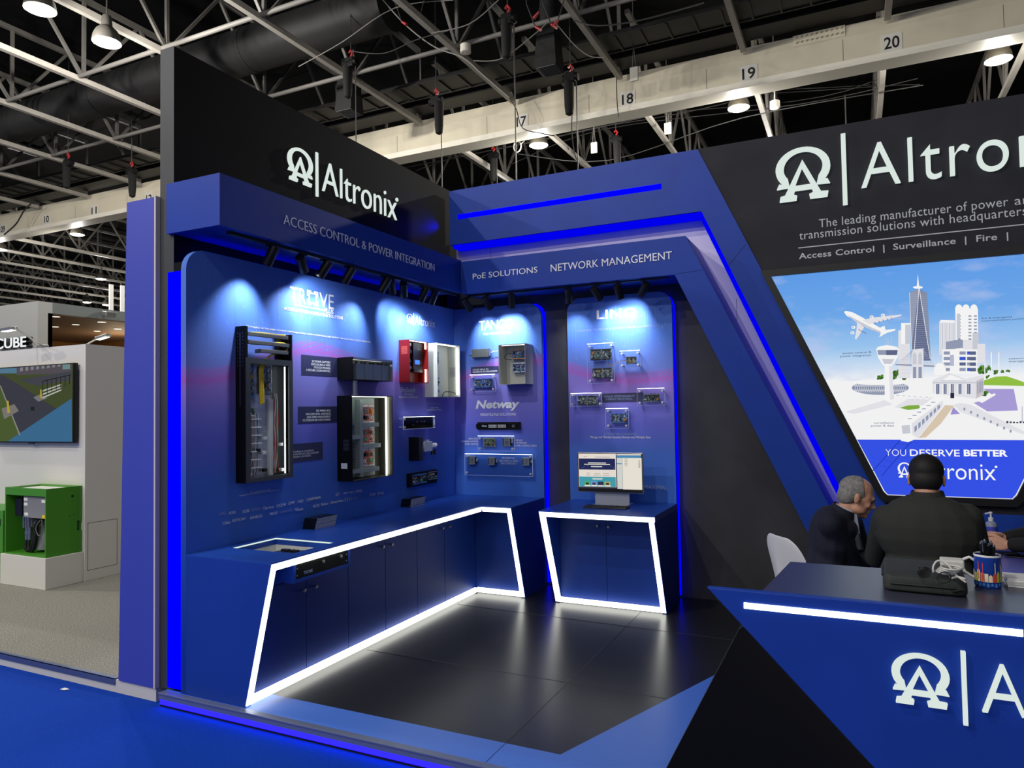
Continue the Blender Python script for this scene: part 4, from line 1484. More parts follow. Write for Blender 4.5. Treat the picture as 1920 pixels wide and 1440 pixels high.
# injector with its lead to the grey cabinet
t = thing('power_injector', 'small dark grey power injector box beside the grey cabinet on the corner panel', 'injector', FB(-3.4, 2.22, 0))
p, q = P(1, YP-.06, 884, 671)-FB.o, P(1, YP-.06, 915, 653)-FB.o
m_ = MB()
m_.fbox(FB, p.x, q.x, p.z, q.z, .002, .058)
m_.build('case', mat('injector_grey', (84, 88, 88), .5), t, bevel=.004)
m_ = MB()
m_.fbox(FB, q.x, q.x+.008, p.z+.015, q.z-.015, .01, .05)
m_.build('end_plate', M['steel'], t)
wire([FB(p.x, (p.z+q.z)/2-.02, .03), FB(p.x-.03, (p.z+q.z)/2-.015, .03), FB(p.x-.05, (p.z+q.z)/2-.01, .012)], .005, cm['black'], t, 'lead')
wire([FB(q.x+.006, p.z+.04, .03), FB(q.x+.05, p.z+.055, .03), FB(-3.14, p.z+.06, .03)], .0025, cm['white'], t, 'lead')
t = thing('grey_cabinet', 'pale grey open cabinet with two blue boards on the corner display panel', 'enclosure', FB(-2.95, 1.945, 0))
open_box(FB, -3.118, 1.945, -2.832, 2.332, .18, t, greym, None)
for k, z_ in enumerate((2.19, 2.06)):
    board(FB, -3.03, z_, -2.86, z_+.10, .04, t, 'blue', 81+k, tb='white' if k else 'orange')
led(FB, -3.10, 2.322, -2.85, 2.327, .13, .14, t, glow('led_inside_soft', (255, 250, 225), 1.6))
wire([FB(-3.03, 2.25, .06), FB(-3.08, 2.24, .09), FB(-3.09, 2.20, .09), FB(-3.03, 2.19, .07)], .003, cm['black'], t, 'cable')
m_ = MB()
FR_ = F(FB(-2.832, 0, 0), (0, 1, 0), (0, 0, 1))
m_.fbox(FR_, .0-.15, -.08, 2.12, 2.2, 0, .001)
t2 = m_
# network switch
t = thing('network_switch', 'slim black network switch with white port rows on the corner panel', 'network switch', FB(-3.2, 1.5, 0))
p, q = P(1, YP-.05, 895, 806)-FB.o, P(1, YP-.05, 973, 791)-FB.o
m_ = MB()
m_.fbox(FB, p.x, q.x, p.z, q.z, .002, .05)
sw = m_.build('case', M['blackplastic'], t, bevel=.002)
m_ = MB()
m_.fbox(FB, p.x-.012, q.x+.004, p.z+.012, p.z+.06, .05, .053)
m_.build('front_plate', blackcoat, t)
m_ = MB()
for k in range(12):
    for j in (0, 1):
        a0 = p.x+.13+.0155*k+(.01 if k > 5 else 0)
        m_.fbox(FB, a0, a0+.011, p.z+.022+.017*j, p.z+.034+.017*j, .053, .0545)
m_.build('port', cm['white'], t)
text(FB, 'Netway', p.x+.055, p.z+.026, p.x+.11, p.z+.048, M['print'], t, c=.0535, bold=.02, shear=.2)
m_ = MB()
m_.fbox(FB, q.x-.075, q.x-.045, p.z+.024, p.z+.05, .053, .0545)
m_.build('status_lights', M['steel'], t)

# black wall controller seen end-on, with a small module in front
t = thing('wall_controller', 'black controller box standing out from the side panel below the small clear sheet', 'controller', FL(5.55, 1.245, 0))
m_ = MB()
m_.fbox(FL, 5.527, 5.592, 1.245, 1.462, .001, .116)
m_.build('case', M['blackplastic'], t, bevel=.003)
m_ = MB()
for k in range(6):
    m_.fbox(FL, 5.592, 5.60, 1.27+.03*k, 1.285+.03*k, .03, .10)
m_.build('terminal_row', M['steel'], t)
t = thing('wall_module', 'silver clamp module with plugs beside the black controller box', 'module', FL(5.75, 1.3, 0))
m_ = MB()
m_.fbox(FL, 5.70, 5.83, 1.318, 1.41, .03, .07)
m_.build('case', modm, t, bevel=.003)
m_ = MB()
m_.fbox(FL, 5.60, 5.70, 1.345, 1.375, .04, .06)
m_.build('rail', M['steel'], t)
for k in range(2):
    m_ = MB()
    m_.cyl(FL(5.85+.04*k, 1.37, .05), FL(5.875+.04*k, 1.37, .05), .022)
    m_.build('plug', cm['white'], t, True)
    m_ = MB()
    m_.fbox(FL, 5.845+.05*k, 5.865+.05*k, 1.28, 1.33, .04, .055)
    m_.build('pin', cm['black'], t)
    m_ = MB()
    m_.cyl(FL(5.73+.06*k, 1.36, .001), FL(5.73+.06*k, 1.36, .03), .008)
    m_.build('standoff', M['steel'], t)
t = thing('power_board', 'low black plate with a blue-edged circuit board on the side panel near the corner', 'circuit board', FL(5.73, 1.0, 0))
m_ = MB()
m_.fbox(FL, 5.488, 5.968, 1.005, 1.128, .001, .03)
m_.build('back_plate', blackcoat, t)
board(FL, 5.53, 1.02, 5.78, 1.115, .03, t, 'black', 91, tb='blue')
board(FL, 5.80, 1.04, 5.95, 1.12, .03, t, 'black', 92, tb='greyc')

# rack unit let into the counter front
XR = -3.085
t = thing('rack_unit', 'black rack unit with two locks let into the front of the long counter', 'rack unit', (XR, 3.6, .7))
rp_ = lambda u, v: P(0, XR, u, v)
a, b_ = rp_(556, 1064), rp_(652, 1055)
y0_, y1_ = min(a.y, 3.356), max(b_.y, 3.788)
zt_, zb_ = .775, rp_(556, 1086).z
m_ = MB()
m_.box((XD+.0015, y0_-.02, zb_-.022), (XR+.004, y1_+.02, zb_-.002))
m_.box((XD-.02, y0_-.02, .64), (XD+.0015, y1_+.02, zr-.06))
m_.box((XD+.0015, y0_-.02, zb_-.002), (XR+.004, y0_-.0005, .793))
m_.box((XD+.0015, y1_+.001, zb_-.002), (XR+.004, y1_+.02, .793))
m_.build('surround', M['blue'], t)
m_ = MB()
m_.box((XR-.02, y0_, zb_), (XR, y1_, zt_))
m_.build('face_plate', blackcoat, t, bevel=.002)
FRk = F((XR, 0, 0), (0, 1, 0), (0, 0, 1))
hh = zt_-zb_
text(FRk, 'TROVE', y0_+.07, zb_+hh*.18, y0_+.15, zb_+hh*.42, M['dimprint'], t, c=.0008)
for yy, z_ in ((y0_+(y1_-y0_)*.5, zb_+hh*.72), (y1_-.075, zb_+hh*.72)):
    m_ = MB()
    m_.lathe([(.012, 0), (.012, .008), (.008, .010), (.001, .010)], (XR, yy, z_), 16, (1, 0, 0))
    m_.build('lock', M['steel'], t, True)
m_ = MB()
for yy in (y0_+.014, y1_-.014):
    for z_ in (zb_+.02, zt_-.02):
        m_.cyl((XR, yy, z_), (XR+.002, yy, z_), .005, seg=10)
m_.build('screw', M['steel'], t)
# circuit tray seen down inside the worktop recess
t = thing('circuit_tray', 'dark blue circuit tray lying in the lit recess of the long counter', 'tray', (-3.38, 3.57, zr))
FT = F((0, 0, zr), (1, 0, 0), (0, 1, 0))
m_ = MB()
m_.box((-3.56, 3.40, zr+.0005), (-3.15, 3.74, zr+.03))
m_.build('base', mat('tray_navy', (30, 44, 84), .4), t, bevel=.002)
board(FT, -3.53, 3.43, -3.36, 3.58, .03, t, 'black', 101, tb='white')
board(FT, -3.33, 3.43, -3.18, 3.6, .03, t, 'blue', 102, tb='white')
m_ = MB()
for k in range(4):
    m_.fbox(FT, -3.52+.08*k, -3.46+.08*k, 3.69, 3.72, .03, .045)
m_.build('clip', cm['black'], t)

# ------------------------------------------------------------------ computer and keyboard
FM = F((0, 6.05, 0), (1, 0, 0), (0, 0, 1))
t = thing('computer_monitor', 'all-in-one computer with a lit web page standing on the free counter', 'monitor', (-1.96, 6.1, CT))
a0, a1, b0, b1 = -2.266, -1.664, .956, 1.308
m_ = MB()
m_.fbox(FM, a0, a1, b0, b1, -.022, 0)
m_.build('housing', mat('silver_shell', (170, 172, 178), .35, .6), t, bevel=.006)
m_ = MB()
m_.fbox(FM, a0+.006, a1-.006, b0+.006, b1-.005, 0, .0015)
m_.build('bezel', M['blackplastic'], t)
scr = lambda u, v: ((u-188)/(1160-188), (v-215)/(850-215))
def sm(name, col, s=1.0): return glow('screen_'+name, col, s*.9)
px = lambda u, v: (a0+.010+(a1-a0-.02)*((u-195)/(1148-195)), b0+.032+(b1-b0-.042)*((795+(u-195)/953*12)-v)/((795+(u-195)/953*12)-(228+(u-195)/953*8)))
m_ = MB()
mats_ = [sm('page', (236, 226, 216)), sm('hero', (38, 44, 90)), sm('teal', (70, 160, 178)), sm('bar', (70, 140, 190)), sm('side', (214, 218, 214)), sm('green', (90, 180, 80)), sm('ink', (60, 60, 70)), sm('yellow', (200, 180, 60)), sm('pad', (238, 232, 220)), sm('heroline', (120, 150, 220)), sm('dark', (60, 52, 66))]
def sq(u0, v0, u1, v1, mi, c):
    m_.add([FM(*px(u0, v1), c), FM(*px(u1, v1), c), FM(*px(u1, v0), c), FM(*px(u0, v0), c)], [(0, 1, 2, 3)], mi)
sq(195, 230, 1148, 795, 10, .0018)
sq(200, 232, 770, 770, 0, .002)
sq(205, 312, 758, 490, 1, .0022)
sq(205, 605, 762, 768, 2, .0022)
sq(345, 376, 620, 388, 8, .0024); sq(285, 400, 680, 412, 8, .0024); sq(390, 434, 560, 448, 8, .0024)
r = random.Random(8)
for k in range(26):
    u, v = r.uniform(210, 750), r.uniform(420, 485)
    sq(u, v, u+r.uniform(3, 26), v+2.5, 9, .0023)
for k, c_ in enumerate((5, 2, 1, 7)):
    sq(287+102*k, 684, 372+102*k, 750, 5 if k in (0,) else (7 if k == 3 else (9 if k == 1 else 1)), .0024)
    sq(287+102*k, 742, 378+102*k, 760, 8, .0025)
    sq(305+102*k, 700, 355+102*k, 735, 6, .0026)
sq(405, 628, 565, 638, 8, .0024); sq(415, 648, 555, 654, 8, .0024)
for u, v, u1 in ((320, 545, 372), (440, 549, 524), (570, 552, 664), (280, 280, 328), (450, 284, 680), (425, 575, 540), (565, 580, 672), (320, 573, 375)):
    sq(u, v, u1, v+5, 6, .0023)
sq(780, 236, 1140, 256, 8, .002)
sq(780, 258, 1138, 294, 3, .002)
sq(784, 296, 862, 795, 4, .002)
sq(865, 296, 1146, 800, 8, .002)
sq(784, 382, 860, 398, 3, .0022)
for k in range(6):
    sq(895, 312+22*k, 945-5*(k % 2), 317+22*k, 6, .0022)
    sq(1098, 338+22*k, 1126, 345+22*k, 6, .0022)
m_.build('screen', mats_, t)
m_ = MB()
m_.fbox(FM, -2.115, -1.80, CT+.002, b0+.03, -.05, -.030)
m_.fbox(FM, -2.115, -1.80, CT+.0005, CT+.008, -.16, .03)
m_.build('stand', mat('stand_silver', (165, 172, 190), .4, .1), t, bevel=.002)
t = thing('keyboard', 'dark keyboard lying in front of the computer monitor', 'keyboard', (-2.0, 5.96, CT))
m_ = MB()
m_.box((-2.14, 5.83, CT+.0008), (-1.76, 5.965, CT+.012))
m_.build('base', mat('keyboard_dark', (46, 47, 50), .5), t, bevel=.003)
m_ = MB()
for i in range(5):
    for k in range(15):
        m_.box((-2.132+.0185*k, 5.840+.0235*i, CT+.012), (-2.116+.0185*k, 5.859+.0235*i, CT+.016))
    for k in range(4):
        m_.box((-1.845+.019*k, 5.840+.0235*i, CT+.012), (-1.829+.019*k, 5.859+.0235*i, CT+.016))
m_.build('keys', mat('key_dark', (30, 31, 34), .5), t)

# ------------------------------------------------------------------ piles of brochures
bk = mat('brochure_black', (18, 19, 24), .35)
pg = mat('brochure_pages', (222, 222, 226), .6)
def pile(y0, y1, x0, x1, n, h, label, grp, seed):
    r = random.Random(seed)
    for k in range(n):
        z_ = CT+.0006+h*k
        dx, dy_ = r.uniform(-.004, .004), r.uniform(-.004, .004)+.003*k
        t = thing('brochure', label, 'brochure', (x0, y0, z_), grp)
        m_ = MB()
        m_.box((x0+dx, y0+dy_, z_), (x1+dx, y0+.0015+dy_, z_+h*.96))
        m_.box((x0+dx, y0+.0015+dy_, z_+h*.82), (x1+dx, y1+dy_, z_+h*.96))
        m_.build('cover', bk, t)
        m_ = MB()
        m_.box((x0+dx+.001, y0+.0015+dy_, z_), (x1+dx-.001, y1+dy_-.001, z_+h*.81))
        m_.build('pages', pg, t)
pile(4.10, 4.33, -3.70, -3.585, 9, .0085, 'black-covered brochure in the pile by the side panel, the pile closer to the aisle', 'brochures in the pile closer to the aisle', 1)
pile(5.36, 5.60, -3.70, -3.60, 8, .0085, 'black-covered brochure in the pile by the side panel, the pile closer to the corner', 'brochures in the pile closer to the corner', 2)
# ------------------------------------------------------------------ city light box on the logo wall
YS = YF-.012
def A(cx, cy_, c=0.0):
    p = P(1, YS, 1430+cx/3.892, 460+cy_/3.892)
    return Vector((p.x, p.y-c, p.z))
t = thing('city_light_box', 'large backlit picture of a white model city over a blue band', 'light box', (.63, YF, .9))
tl, bl_, br_ = P(1, YS, 1446.5, 519), P(1, YS, 1660, 929), P(1, YS, 1903, 935)
cxm = (bl_.x+br_.x)/2
zt_, zb_ = tl.z, (bl_.z+br_.z)/2
scr_o = [(tl.x, zt_), (bl_.x-.012, zb_+.03), (bl_.x+.015, zb_), (2*cxm-bl_.x-.015, zb_), (2*cxm-bl_.x+.012, zb_+.03), (2*cxm-tl.x, zt_)]
def off(o, d):
    n = len(o); out_ = []
    for i in range(n):
        p0, p1, p2 = Vector(o[i-1]), Vector(o[i]), Vector(o[(i+1) % n])
        a, b_ = (p1-p0).normalized(), (p2-p1).normalized()
        n1, n2 = Vector((a.y, -a.x)), Vector((b_.y, -b_.x))
        m2 = (n1+n2).normalized()
        k = d/max(.35, m2.dot(n1))
        out_.append((p1.x+m2.x*k, p1.y+m2.y*k))
    return out_
sgn = -1 if (off(scr_o, .05)[0][0] > scr_o[0][0]) else 1
FS = F((0, YF+.0, 0), (1, 0, 0), (0, 0, 1))
flat(FS, [off(scr_o, .055*sgn), scr_o], mat('light_box_frame', (13, 14, 17), .45), t, 'frame', -.0145, .055)
m = D.materials.new('backlit_city_print')
m.use_nodes = True
nt = m.node_tree
nt.nodes.remove(nt.nodes['Principled BSDF'])
em_ = nt.nodes.new('ShaderNodeEmission')
em_.inputs[1].default_value = .92
g = nt.nodes.new('ShaderNodeNewGeometry')
sp = nt.nodes.new('ShaderNodeSeparateXYZ')
mr = nt.nodes.new('ShaderNodeMapRange')
mr.inputs[1].default_value = A(800, 985).z
mr.inputs[2].default_value = zt_
rp = nt.nodes.new('ShaderNodeValToRGB')
cr = rp.color_ramp
cr.elements[0].position, cr.elements[0].color = 0, rgb(250, 250, 252)
cr.elements[1].position, cr.elements[1].color = 1, rgb(98, 160, 238)
for p_, c_ in ((.1, (215, 232, 250)), (.3, (158, 202, 246)), (.6, (112, 172, 240))):
    cr.elements.new(p_).color = rgb(*c_)
no = nt.nodes.new('ShaderNodeTexNoise')
no.inputs['Scale'].default_value = 2.6
no.inputs['Detail'].default_value = 7
mp = nt.nodes.new('ShaderNodeMapping')
mp.inputs['Scale'].default_value = (1, 1, 2.4)
cr2 = nt.nodes.new('ShaderNodeValToRGB')
cr2.color_ramp.elements[0].position, cr2.color_ramp.elements[0].color = .52, (0, 0, 0, 1)
cr2.color_ramp.elements[1].position, cr2.color_ramp.elements[1].color = .74, (.6, .6, .6, 1)
mx = nt.nodes.new('ShaderNodeMixRGB')
mx.inputs[2].default_value = rgb(196, 206, 244)
L = nt.links.new
L(g.outputs['Position'], sp.inputs[0]); L(sp.outputs[2], mr.inputs[0]); L(mr.outputs[0], rp.inputs[0])
L(g.outputs['Position'], mp.inputs[0]); L(mp.outputs[0], no.inputs['Vector']); L(no.outputs['Fac'], cr2.inputs[0])
L(cr2.outputs[0], mx.inputs[0]); L(rp.outputs[0], mx.inputs[1]); L(mx.outputs[0], em_.inputs[0]); L(em_.outputs[0], nt.nodes['Material Output'].inputs[0])
flat(FS, [scr_o], m, t, 'picture', .010, .002)
AM, AN = [], {}
def ac(*c):
    if c not in AN:
        AN[c] = len(AM)
        AM.append(glow('print_%d_%d_%d' % c, c, .92))
    return AN[c]
m_ = MB()
lay = [0.0005]
def poly(pts, col):
    lay[0] += .00004
    n = len(pts)
    m_.add([A(x, y_, lay[0]) for x, y_ in pts], [tuple(range(n))], ac(*col))
def rect(x0, y0_, x1, y1_, col, sk=0.0): poly([(x0, y0_), (x1, y0_+sk), (x1, y1_+sk), (x0, y1_)], col)
def line(x0, y0_, x1, y1_, w_, col):
    d = Vector((x1-x0, y1_-y0_)).normalized()
    n = Vector((-d.y, d.x))*w_/2
    poly([(x0+n.x, y0_+n.y), (x1+n.x, y1_+n.y), (x1-n.x, y1_-n.y), (x0-n.x, y0_-n.y)], col)
def oval(cx, cy_, rx, ry, col, n=20): poly([(cx+rx*math.cos(6.2832*i/n), cy_+ry*math.sin(6.2832*i/n)) for i in range(n)], col)
W1, W2, G1, G2, G3, BL = (252, 252, 252), (232, 232, 238), (206, 208, 218), (150, 158, 182), (96, 106, 140), (60, 90, 210)
xr = 1430
def XL(cy_):                         # left border of the picture at height cy_ of the crop
    return 62+(cy_-228)*(690-62)/(1420-228)
RX = 3050
zband = A(800, 1418).z
p0 = lambda z: tl.x+(zt_-z)/(zt_-zb_)*(bl_.x-tl.x)
zg = A(800, 985).z
m_.add([(p0(zg)+.006, YS-.0006, zg), (2*cxm-p0(zg)-.006, YS-.0006, zg), (2*cxm-p0(zband)-.006, YS-.0006, zband), (p0(zband)+.006, YS-.0006, zband)], [(0, 1, 2, 3)], ac(250, 250, 251))
m_.add([(p0(zband)+.006, YS-.0012, zband), (2*cxm-p0(zband)-.006, YS-.0012, zband), (2*cxm-bl_.x+.006, YS-.0012, zb_+.034), (2*cxm-bl_.x-.018, YS-.0012, zb_+.004), (bl_.x+.018, YS-.0012, zb_+.004), (bl_.x-.006, YS-.0012, zb_+.034)], [(0, 1, 2, 3, 4, 5)], ac(54, 84, 236))
# rails fading over the blue band
lay[0] = .0016
for x0, x1 in ((1000, 800), (1090, 870)):
    line(x0, 1425, x1, 1650+(30 if x1 > 850 else 0), 7, (38, 62, 190))
for k in range(5):
    line(985-36*k, 1450+38*k, 1065-40*k, 1452+42*k, 3, (40, 66, 200))
# hill, lake, trees
poly([(1610, 1020), (1615, 985), (1700, 958), (1780, 955), (1870, 985), (1960, 1020), (1960, 1028)], (150, 196, 70))
poly([(1610, 1048), (1832, 1048), (1862, 1205), (1640, 1212), (1540, 1150), (1690, 1100)], (172, 160, 220))
poly([(1370, 1235), (1390, 1180), (1440, 1230)], (160, 150, 214))
r = random.Random(12)
for x, y_, s in ((865, 962, 26), (850, 968, 16), (985, 935, 38), (1020, 950, 38), (960, 965, 22), (1625, 900, 40), (1600, 915, 30), (1650, 895, 22), (1700, 925, 22), (1748, 918, 15), (1790, 914, 16), (1605, 1085, 28), (1630, 1075, 18), (1640, 960, 16)):
    for k in range(7):
        oval(x+r.uniform(-s, s)*.7, y_+r.uniform(-s, s)*.55, s*.45, s*.4, ((70, 120, 46), (98, 150, 56), (52, 96, 40))[k % 3], 9)
for x in (1620, 1668, 1722):
    line(x, 775, x, 940, 7, W1)
    line(x, 778, x+28, 790, 4, G1); line(x, 778, x-24, 790, 4, G1); line(x, 778, x+6, 735, 4, G1)
# generic skyline
rect(990, 620, 1075, 970, W2); rect(1010, 568, 1078, 720, W1); rect(1040, 580, 1078, 720, G1)
for k in range(9): line(1012, 740+24*k, 1072, 742+24*k, 2, G1)
poly([(1072, 345), (1140, 318), (1200, 348), (1226, 842), (1092, 842)], G3)
poly([(1072, 345), (1138, 320), (1086, 755)], G2); poly([(1142, 320), (1200, 348), (1224, 820)], (134, 144, 172))
for k in range(34): line(1074+k*.5, 360+14*k, 1200+k*.72, 364+14*k, 1.6, (176, 184, 206))
line(1140, 318, 1106, 760, 4, W1); line(1142, 318, 1222, 828, 4, W1); line(1072, 345, 1086, 755, 3, W1)
poly([(1132, 212), (1124, 300), (1141, 300)], W1); oval(1132, 308, 36, 10, W1)
rect(1288, 560, 1400, 800, W2); poly([(1288, 560), (1300, 545), (1400, 548), (1400, 565)], W1)
for k in range(8): line(1298+13*k, 570, 1298+13*k, 800, 3, G2 if k % 2 else G1)
rect(1405, 465, 1570, 760, W1)
for x in (1430, 1482, 1540): oval(x, 462, 26, 30, W1); rect(x-26, 462, x+26, 500, W1)
for k in range(9):
    for x in (1422, 1500, 1540): rect(x, 512+24*k, x+22, 522+24*k, G2)
rect(1415, 500, 1440, 680, G1); rect(1530, 640, 1575, 760, G1)
poly([(1335, 705), (1420, 690), (1460, 690), (1460, 750), (1335, 760)], G2); rect(1460, 690, 1530, 760, W2)
rect(1310, 760, 1565, 940, W1)
for k in range(4):
    for j in range(3): rect(1320+55*j+(60 if j else 0), 775+40*k, 1365+55*j+(60 if j else 0), 798+40*k, (G3, G2, BL)[(k+j) % 3] if j else G2)
for k in range(4): rect(1510, 775+40*k, 1555, 800+40*k, G3)
rect(1565, 720, 1622, 860, W2); rect(1365, 800, 1395, 880, (186, 190, 216))
# bridge
line(968, 868, 1250, 882, 14, G2); line(968, 862, 1250, 874, 3, W1)
poly([(1086, 762), (1175, 752), (1170, 970), (1090, 970)], W2)
for x in (1108, 1148): poly([(x-14, 868), (x-14, 800), (x, 778), (x+14, 800), (x+14, 868)], G1); rect(x-12, 888, x+12, 970, G2)
for k in range(6): line(1095, 765, 980+18*k, 862, 1.6, G2); line(1170, 758, 1250-14*k, 872, 1.6, G2)
# arena
oval(858, 1040, 208, 52, G2, 30); oval(858, 1000, 200, 20, W1, 30)
for k in range(24):
    line(668+16*k, 1012, 684+16*k, 1072, 1.8, W1); line(684+16*k, 1012, 668+16*k, 1072, 1.8, W1)
for k in range(3): line(660, 1020+20*k, 1058, 1020+20*k, 3, G3 if k == 1 else W2)
# control tower
poly([(890, 870), (945, 870), (958, 1120), (890, 1180)], W1); poly([(920, 870), (945, 870), (958, 1120), (930, 1130)], W2)
poly([(828, 760), (840, 742), (905, 728), (980, 742), (993, 762), (985, 820), (940, 882), (880, 878), (842, 820)], W1)
poly([(836, 765), (985, 765), (980, 802), (842, 800)], G2); poly([(870, 830), (960, 832), (938, 866), (885, 864)], G1)
poly([(900, 765), (985, 765), (980, 802), (902, 802)], G3)
for x in (900, 915, 940): line(x, 728, x, 650+(x % 7)*6, 3, G1)
# station
oval(1292, 890, 42, 34, W2); rect(1250, 890, 1335, 945, W1); oval(1292, 882, 30, 22, W1)
poly([(1238, 985), (1360, 930), (1480, 975), (1610, 945), (1612, 1090), (1555, 1120), (1240, 1080)], W2)
poly([(1310, 985), (1370, 945), (1470, 985)], W1); line(1300, 988, 1480, 990, 6, G1); rect(1238, 998, 1560, 1008, G1)
for x, w_ in ((1265, 22), (1320, 20), (1372, 20), (1428, 20), (1490, 24)):
    rect(x, 1012, x+w_, 1085, G3); line(x+w_/2, 1012, x+w_/2, 1085, 2, W1); rect(x-12, 1010, x-6, 1090, W1)
rect(1368, 1078, 1396, 1116, (40, 44, 70)); poly([(1555, 990), (1610, 965), (1612, 1090), (1555, 1118)], (206, 200, 204))
for k in range(4): rect(1564+11*k, 1000-4*k, 1570+11*k, 1085-6*k, G2)
poly([(1550, 1130), (1690, 1080), (1700, 1090), (1600, 1150)], W1)
# roads, small cars and green
poly([(600, 1215), (890, 1130), (950, 1160), (670, 1230)], W2); poly([(960, 1180), (1060, 1120), (1240, 1110), (1180, 1160), (1060, 1200)], W2)
poly([(1000, 1185), (1060, 1168), (1140, 1165), (1150, 1190), (1060, 1202)], (130, 176, 70))
for k in range(6): rect(970+42*k, 1085+3*k, 1000+42*k, 1110+3*k, W1); rect(974+42*k, 1092+3*k, 996+42*k, 1098+3*k, G1)
# trams
poly([(1000, 1300), (1030, 1265), (1255, 1110), (1315, 1112), (1318, 1165), (1135, 1405), (1060, 1436), (1008, 1425)], W1)
poly([(1085, 1300), (1312, 1130), (1316, 1168), (1132, 1408), (1090, 1380)], W2)
for k in range(7):
    x = 1105+28*k; y_ = 1325-25*k
    poly([(x, y_), (x+18, y_-15), (x+20, y_+22-2*k), (x+2, y_+42-2*k)], G2)
poly([(1012, 1315), (1072, 1310), (1078, 1370), (1020, 1375)], G1)
for k in range(6): rect(1058+34*k, 1262-24*k, 1088+34*k, 1268-24*k, G2)
poly([(1135, 1408), (1330, 1165), (1395, 1170), (1300, 1300), (1190, 1400)], (222, 204, 180))
poly([(1390, 1165), (1440, 1150), (1520, 1165), (1910, 1360), (1960, 1400), (1700, 1310), (1440, 1215)], W2)
for k in range(8): oval(1470+48*k, 1195+23*k, 8, 12, G2, 8)
for k in range(7): rect(1775+24*k, 1285+r.uniform(-4, 4), 1790+24*k, 1298, (60, 62, 90)); 
line(1890, 1290, 1890, 1175, 3, G3)
# aeroplane
poly([(592, 486), (612, 480), (660, 492), (740, 535), (905, 632), (900, 648), (800, 610), (700, 560), (612, 516)], W1)
poly([(612, 505), (700, 552), (800, 604), (900, 646), (880, 650), (760, 605), (690, 570)], G1)
poly([(725, 548), (800, 530), (1012, 506), (1012, 516), (850, 560), (780, 578)], W2)
poly([(690, 560), (740, 600), (700, 665), (682, 690), (672, 680), (684, 620)], W2)
poly([(850, 605), (888, 588), (896, 618), (968, 612), (966, 624), (905, 640), (850, 672), (862, 640)], W1)
for x, y_ in ((795, 525), (877, 512), (662, 600), (655, 640)): oval(x, y_, 15, 12, W1, 10); oval(x-2, y_, 9, 8, G1, 10)
for k in range(5): line(815+30*k, 560-8*k, 825+30*k, 575-8*k, 4, G3); line(700+12*k, 612+6*k, 706+12*k, 625+6*k, 4, G3)
art = m_.build('city_print', AM, t)
FA = F((0, YS-.004, 0), (1, 0, 0), (0, 0, 1))
tx = lambda s, x0, y0_, x1, y1_, m2, dx=1430, dy_=460, **k: ptext(FA, 1, s, (dx+x0/3.892, dy_+y0_/3.892), (dx+x1/3.892, dy_+y1_/3.892), m2, t, name='printed_text', c=.0005, **k)
ink = glow('print_ink', (70, 84, 120), .9)
tx('access control &\npower integration', 567, 822, 792, 770, ink, align='RIGHT')
tx('fire & emergency\ncommunications power', 1597, 562, 1908, 508, ink, align='LEFT')
tx('network\nmanagement', 1798, 858, 1995, 812, ink, align='LEFT')
tx('surveillance\npower & data', 790, 1328, 958, 1287, ink, align='RIGHT')
tx('ARENA', 690, 1060, 778, 1038, glow('print_white', (252, 252, 252), .95))
pw = MATS['print_white']
tx('YOU', 898, 212, 1045, 166, pw, dy_=800, bold=-.015)
tx('DESERVE', 1075, 214, 1437, 168, pw, dy_=800, bold=.01)
tx('BETTER', 1468, 216, 1788, 170, pw, dy_=800, bold=.035)
ap = lambda u, v: P(1, YS-.0045, u, v)
logo(FA, (ap(1683.5, 890).x, ap(1695, 895.5).z, ap(1709, 890).x, ap(1695, 867).z), (ap(1714, 890).x, ap(1714, 899).z, ap(1716, 890).x, ap(1714, 864).z), (ap(1723, 890).x, ap(1770, 898.5).z, ap(1867, 890).x, ap(1800, 868).z), t, pw, c=.0005, depth=.001, reg=True, names=('printed_emblem', 'printed_bar', 'printed_text'))

# ------------------------------------------------------------------ reception desk
YD = 2.44
a, b_ = P(1, YD, 1325, 1100), P(1, YD, 1918, 1157)
DT = (a.z+b_.z)/2
DX1 = 1.7
desk = thing('reception_desk', 'blue reception desk with slanted front, white light bar and dark top', 'desk', (.5, YD+.2, 0))
c_ = P(1, YD, 1640, 1440)
sl = (c_.x-a.x)/(a.z-c_.z)
m_ = MB()
m_.prism([(a.x, YD, DT), (a.x+sl*(DT-.0), YD, 0.001), (DX1, YD, 0.001), (DX1, YD, DT)], (0, .03, 0))
m_.build('front_board', M['blue'], desk, bevel=.003)
p, q = P(1, YD, 1395, 1135), P(1, YD, 1918, 1187)
m_ = MB()
m_.box((p.x, YD-.004, (p.z+q.z)/2-.0095), (q.x, YD+.004, (p.z+q.z)/2+.0095))
m_.build('light_bar', M['ledbar'], desk)
TZ = DT-.012
f0, f1 = P(2, TZ, 1428, 1106), P(2, TZ, 1482, 1053)
yb2 = f1.y
m_ = MB()
m_.prism([(f0.x, YD+.03, TZ), (DX1, YD+.03, TZ), (DX1, yb2, TZ), (f1.x, yb2, TZ)], (0, 0, -.035))
m_.build('top', mat('desk_top', (58, 60, 78), .3, bump=.02, bscale=60), desk)
e0, e1 = P(1, YD+.055, 1386, 1180), P(1, YD+.055, 1250, 1440)
s2 = (e1.x-e0.x)/(e0.z-e1.z)
m_ = MB()
m_.prism([(e0.x, YD+.055, e0.z), (e0.x+s2*(e0.z), YD+.055, 0.001), (DX1, YD+.055, 0.001), (DX1, YD+.055, TZ-.036), (f0.x+.06, YD+.055, TZ-.036), ], (0, .32, 0))
m_.build('body', mat('desk_body', (9, 9, 11), .6, spec=.2), desk)
m_ = MB()
d = Vector((sl, 0, -1)).normalized()
n_ = Vector((-d.z, 0, d.x))
if n_.x < 0: n_ = -n_
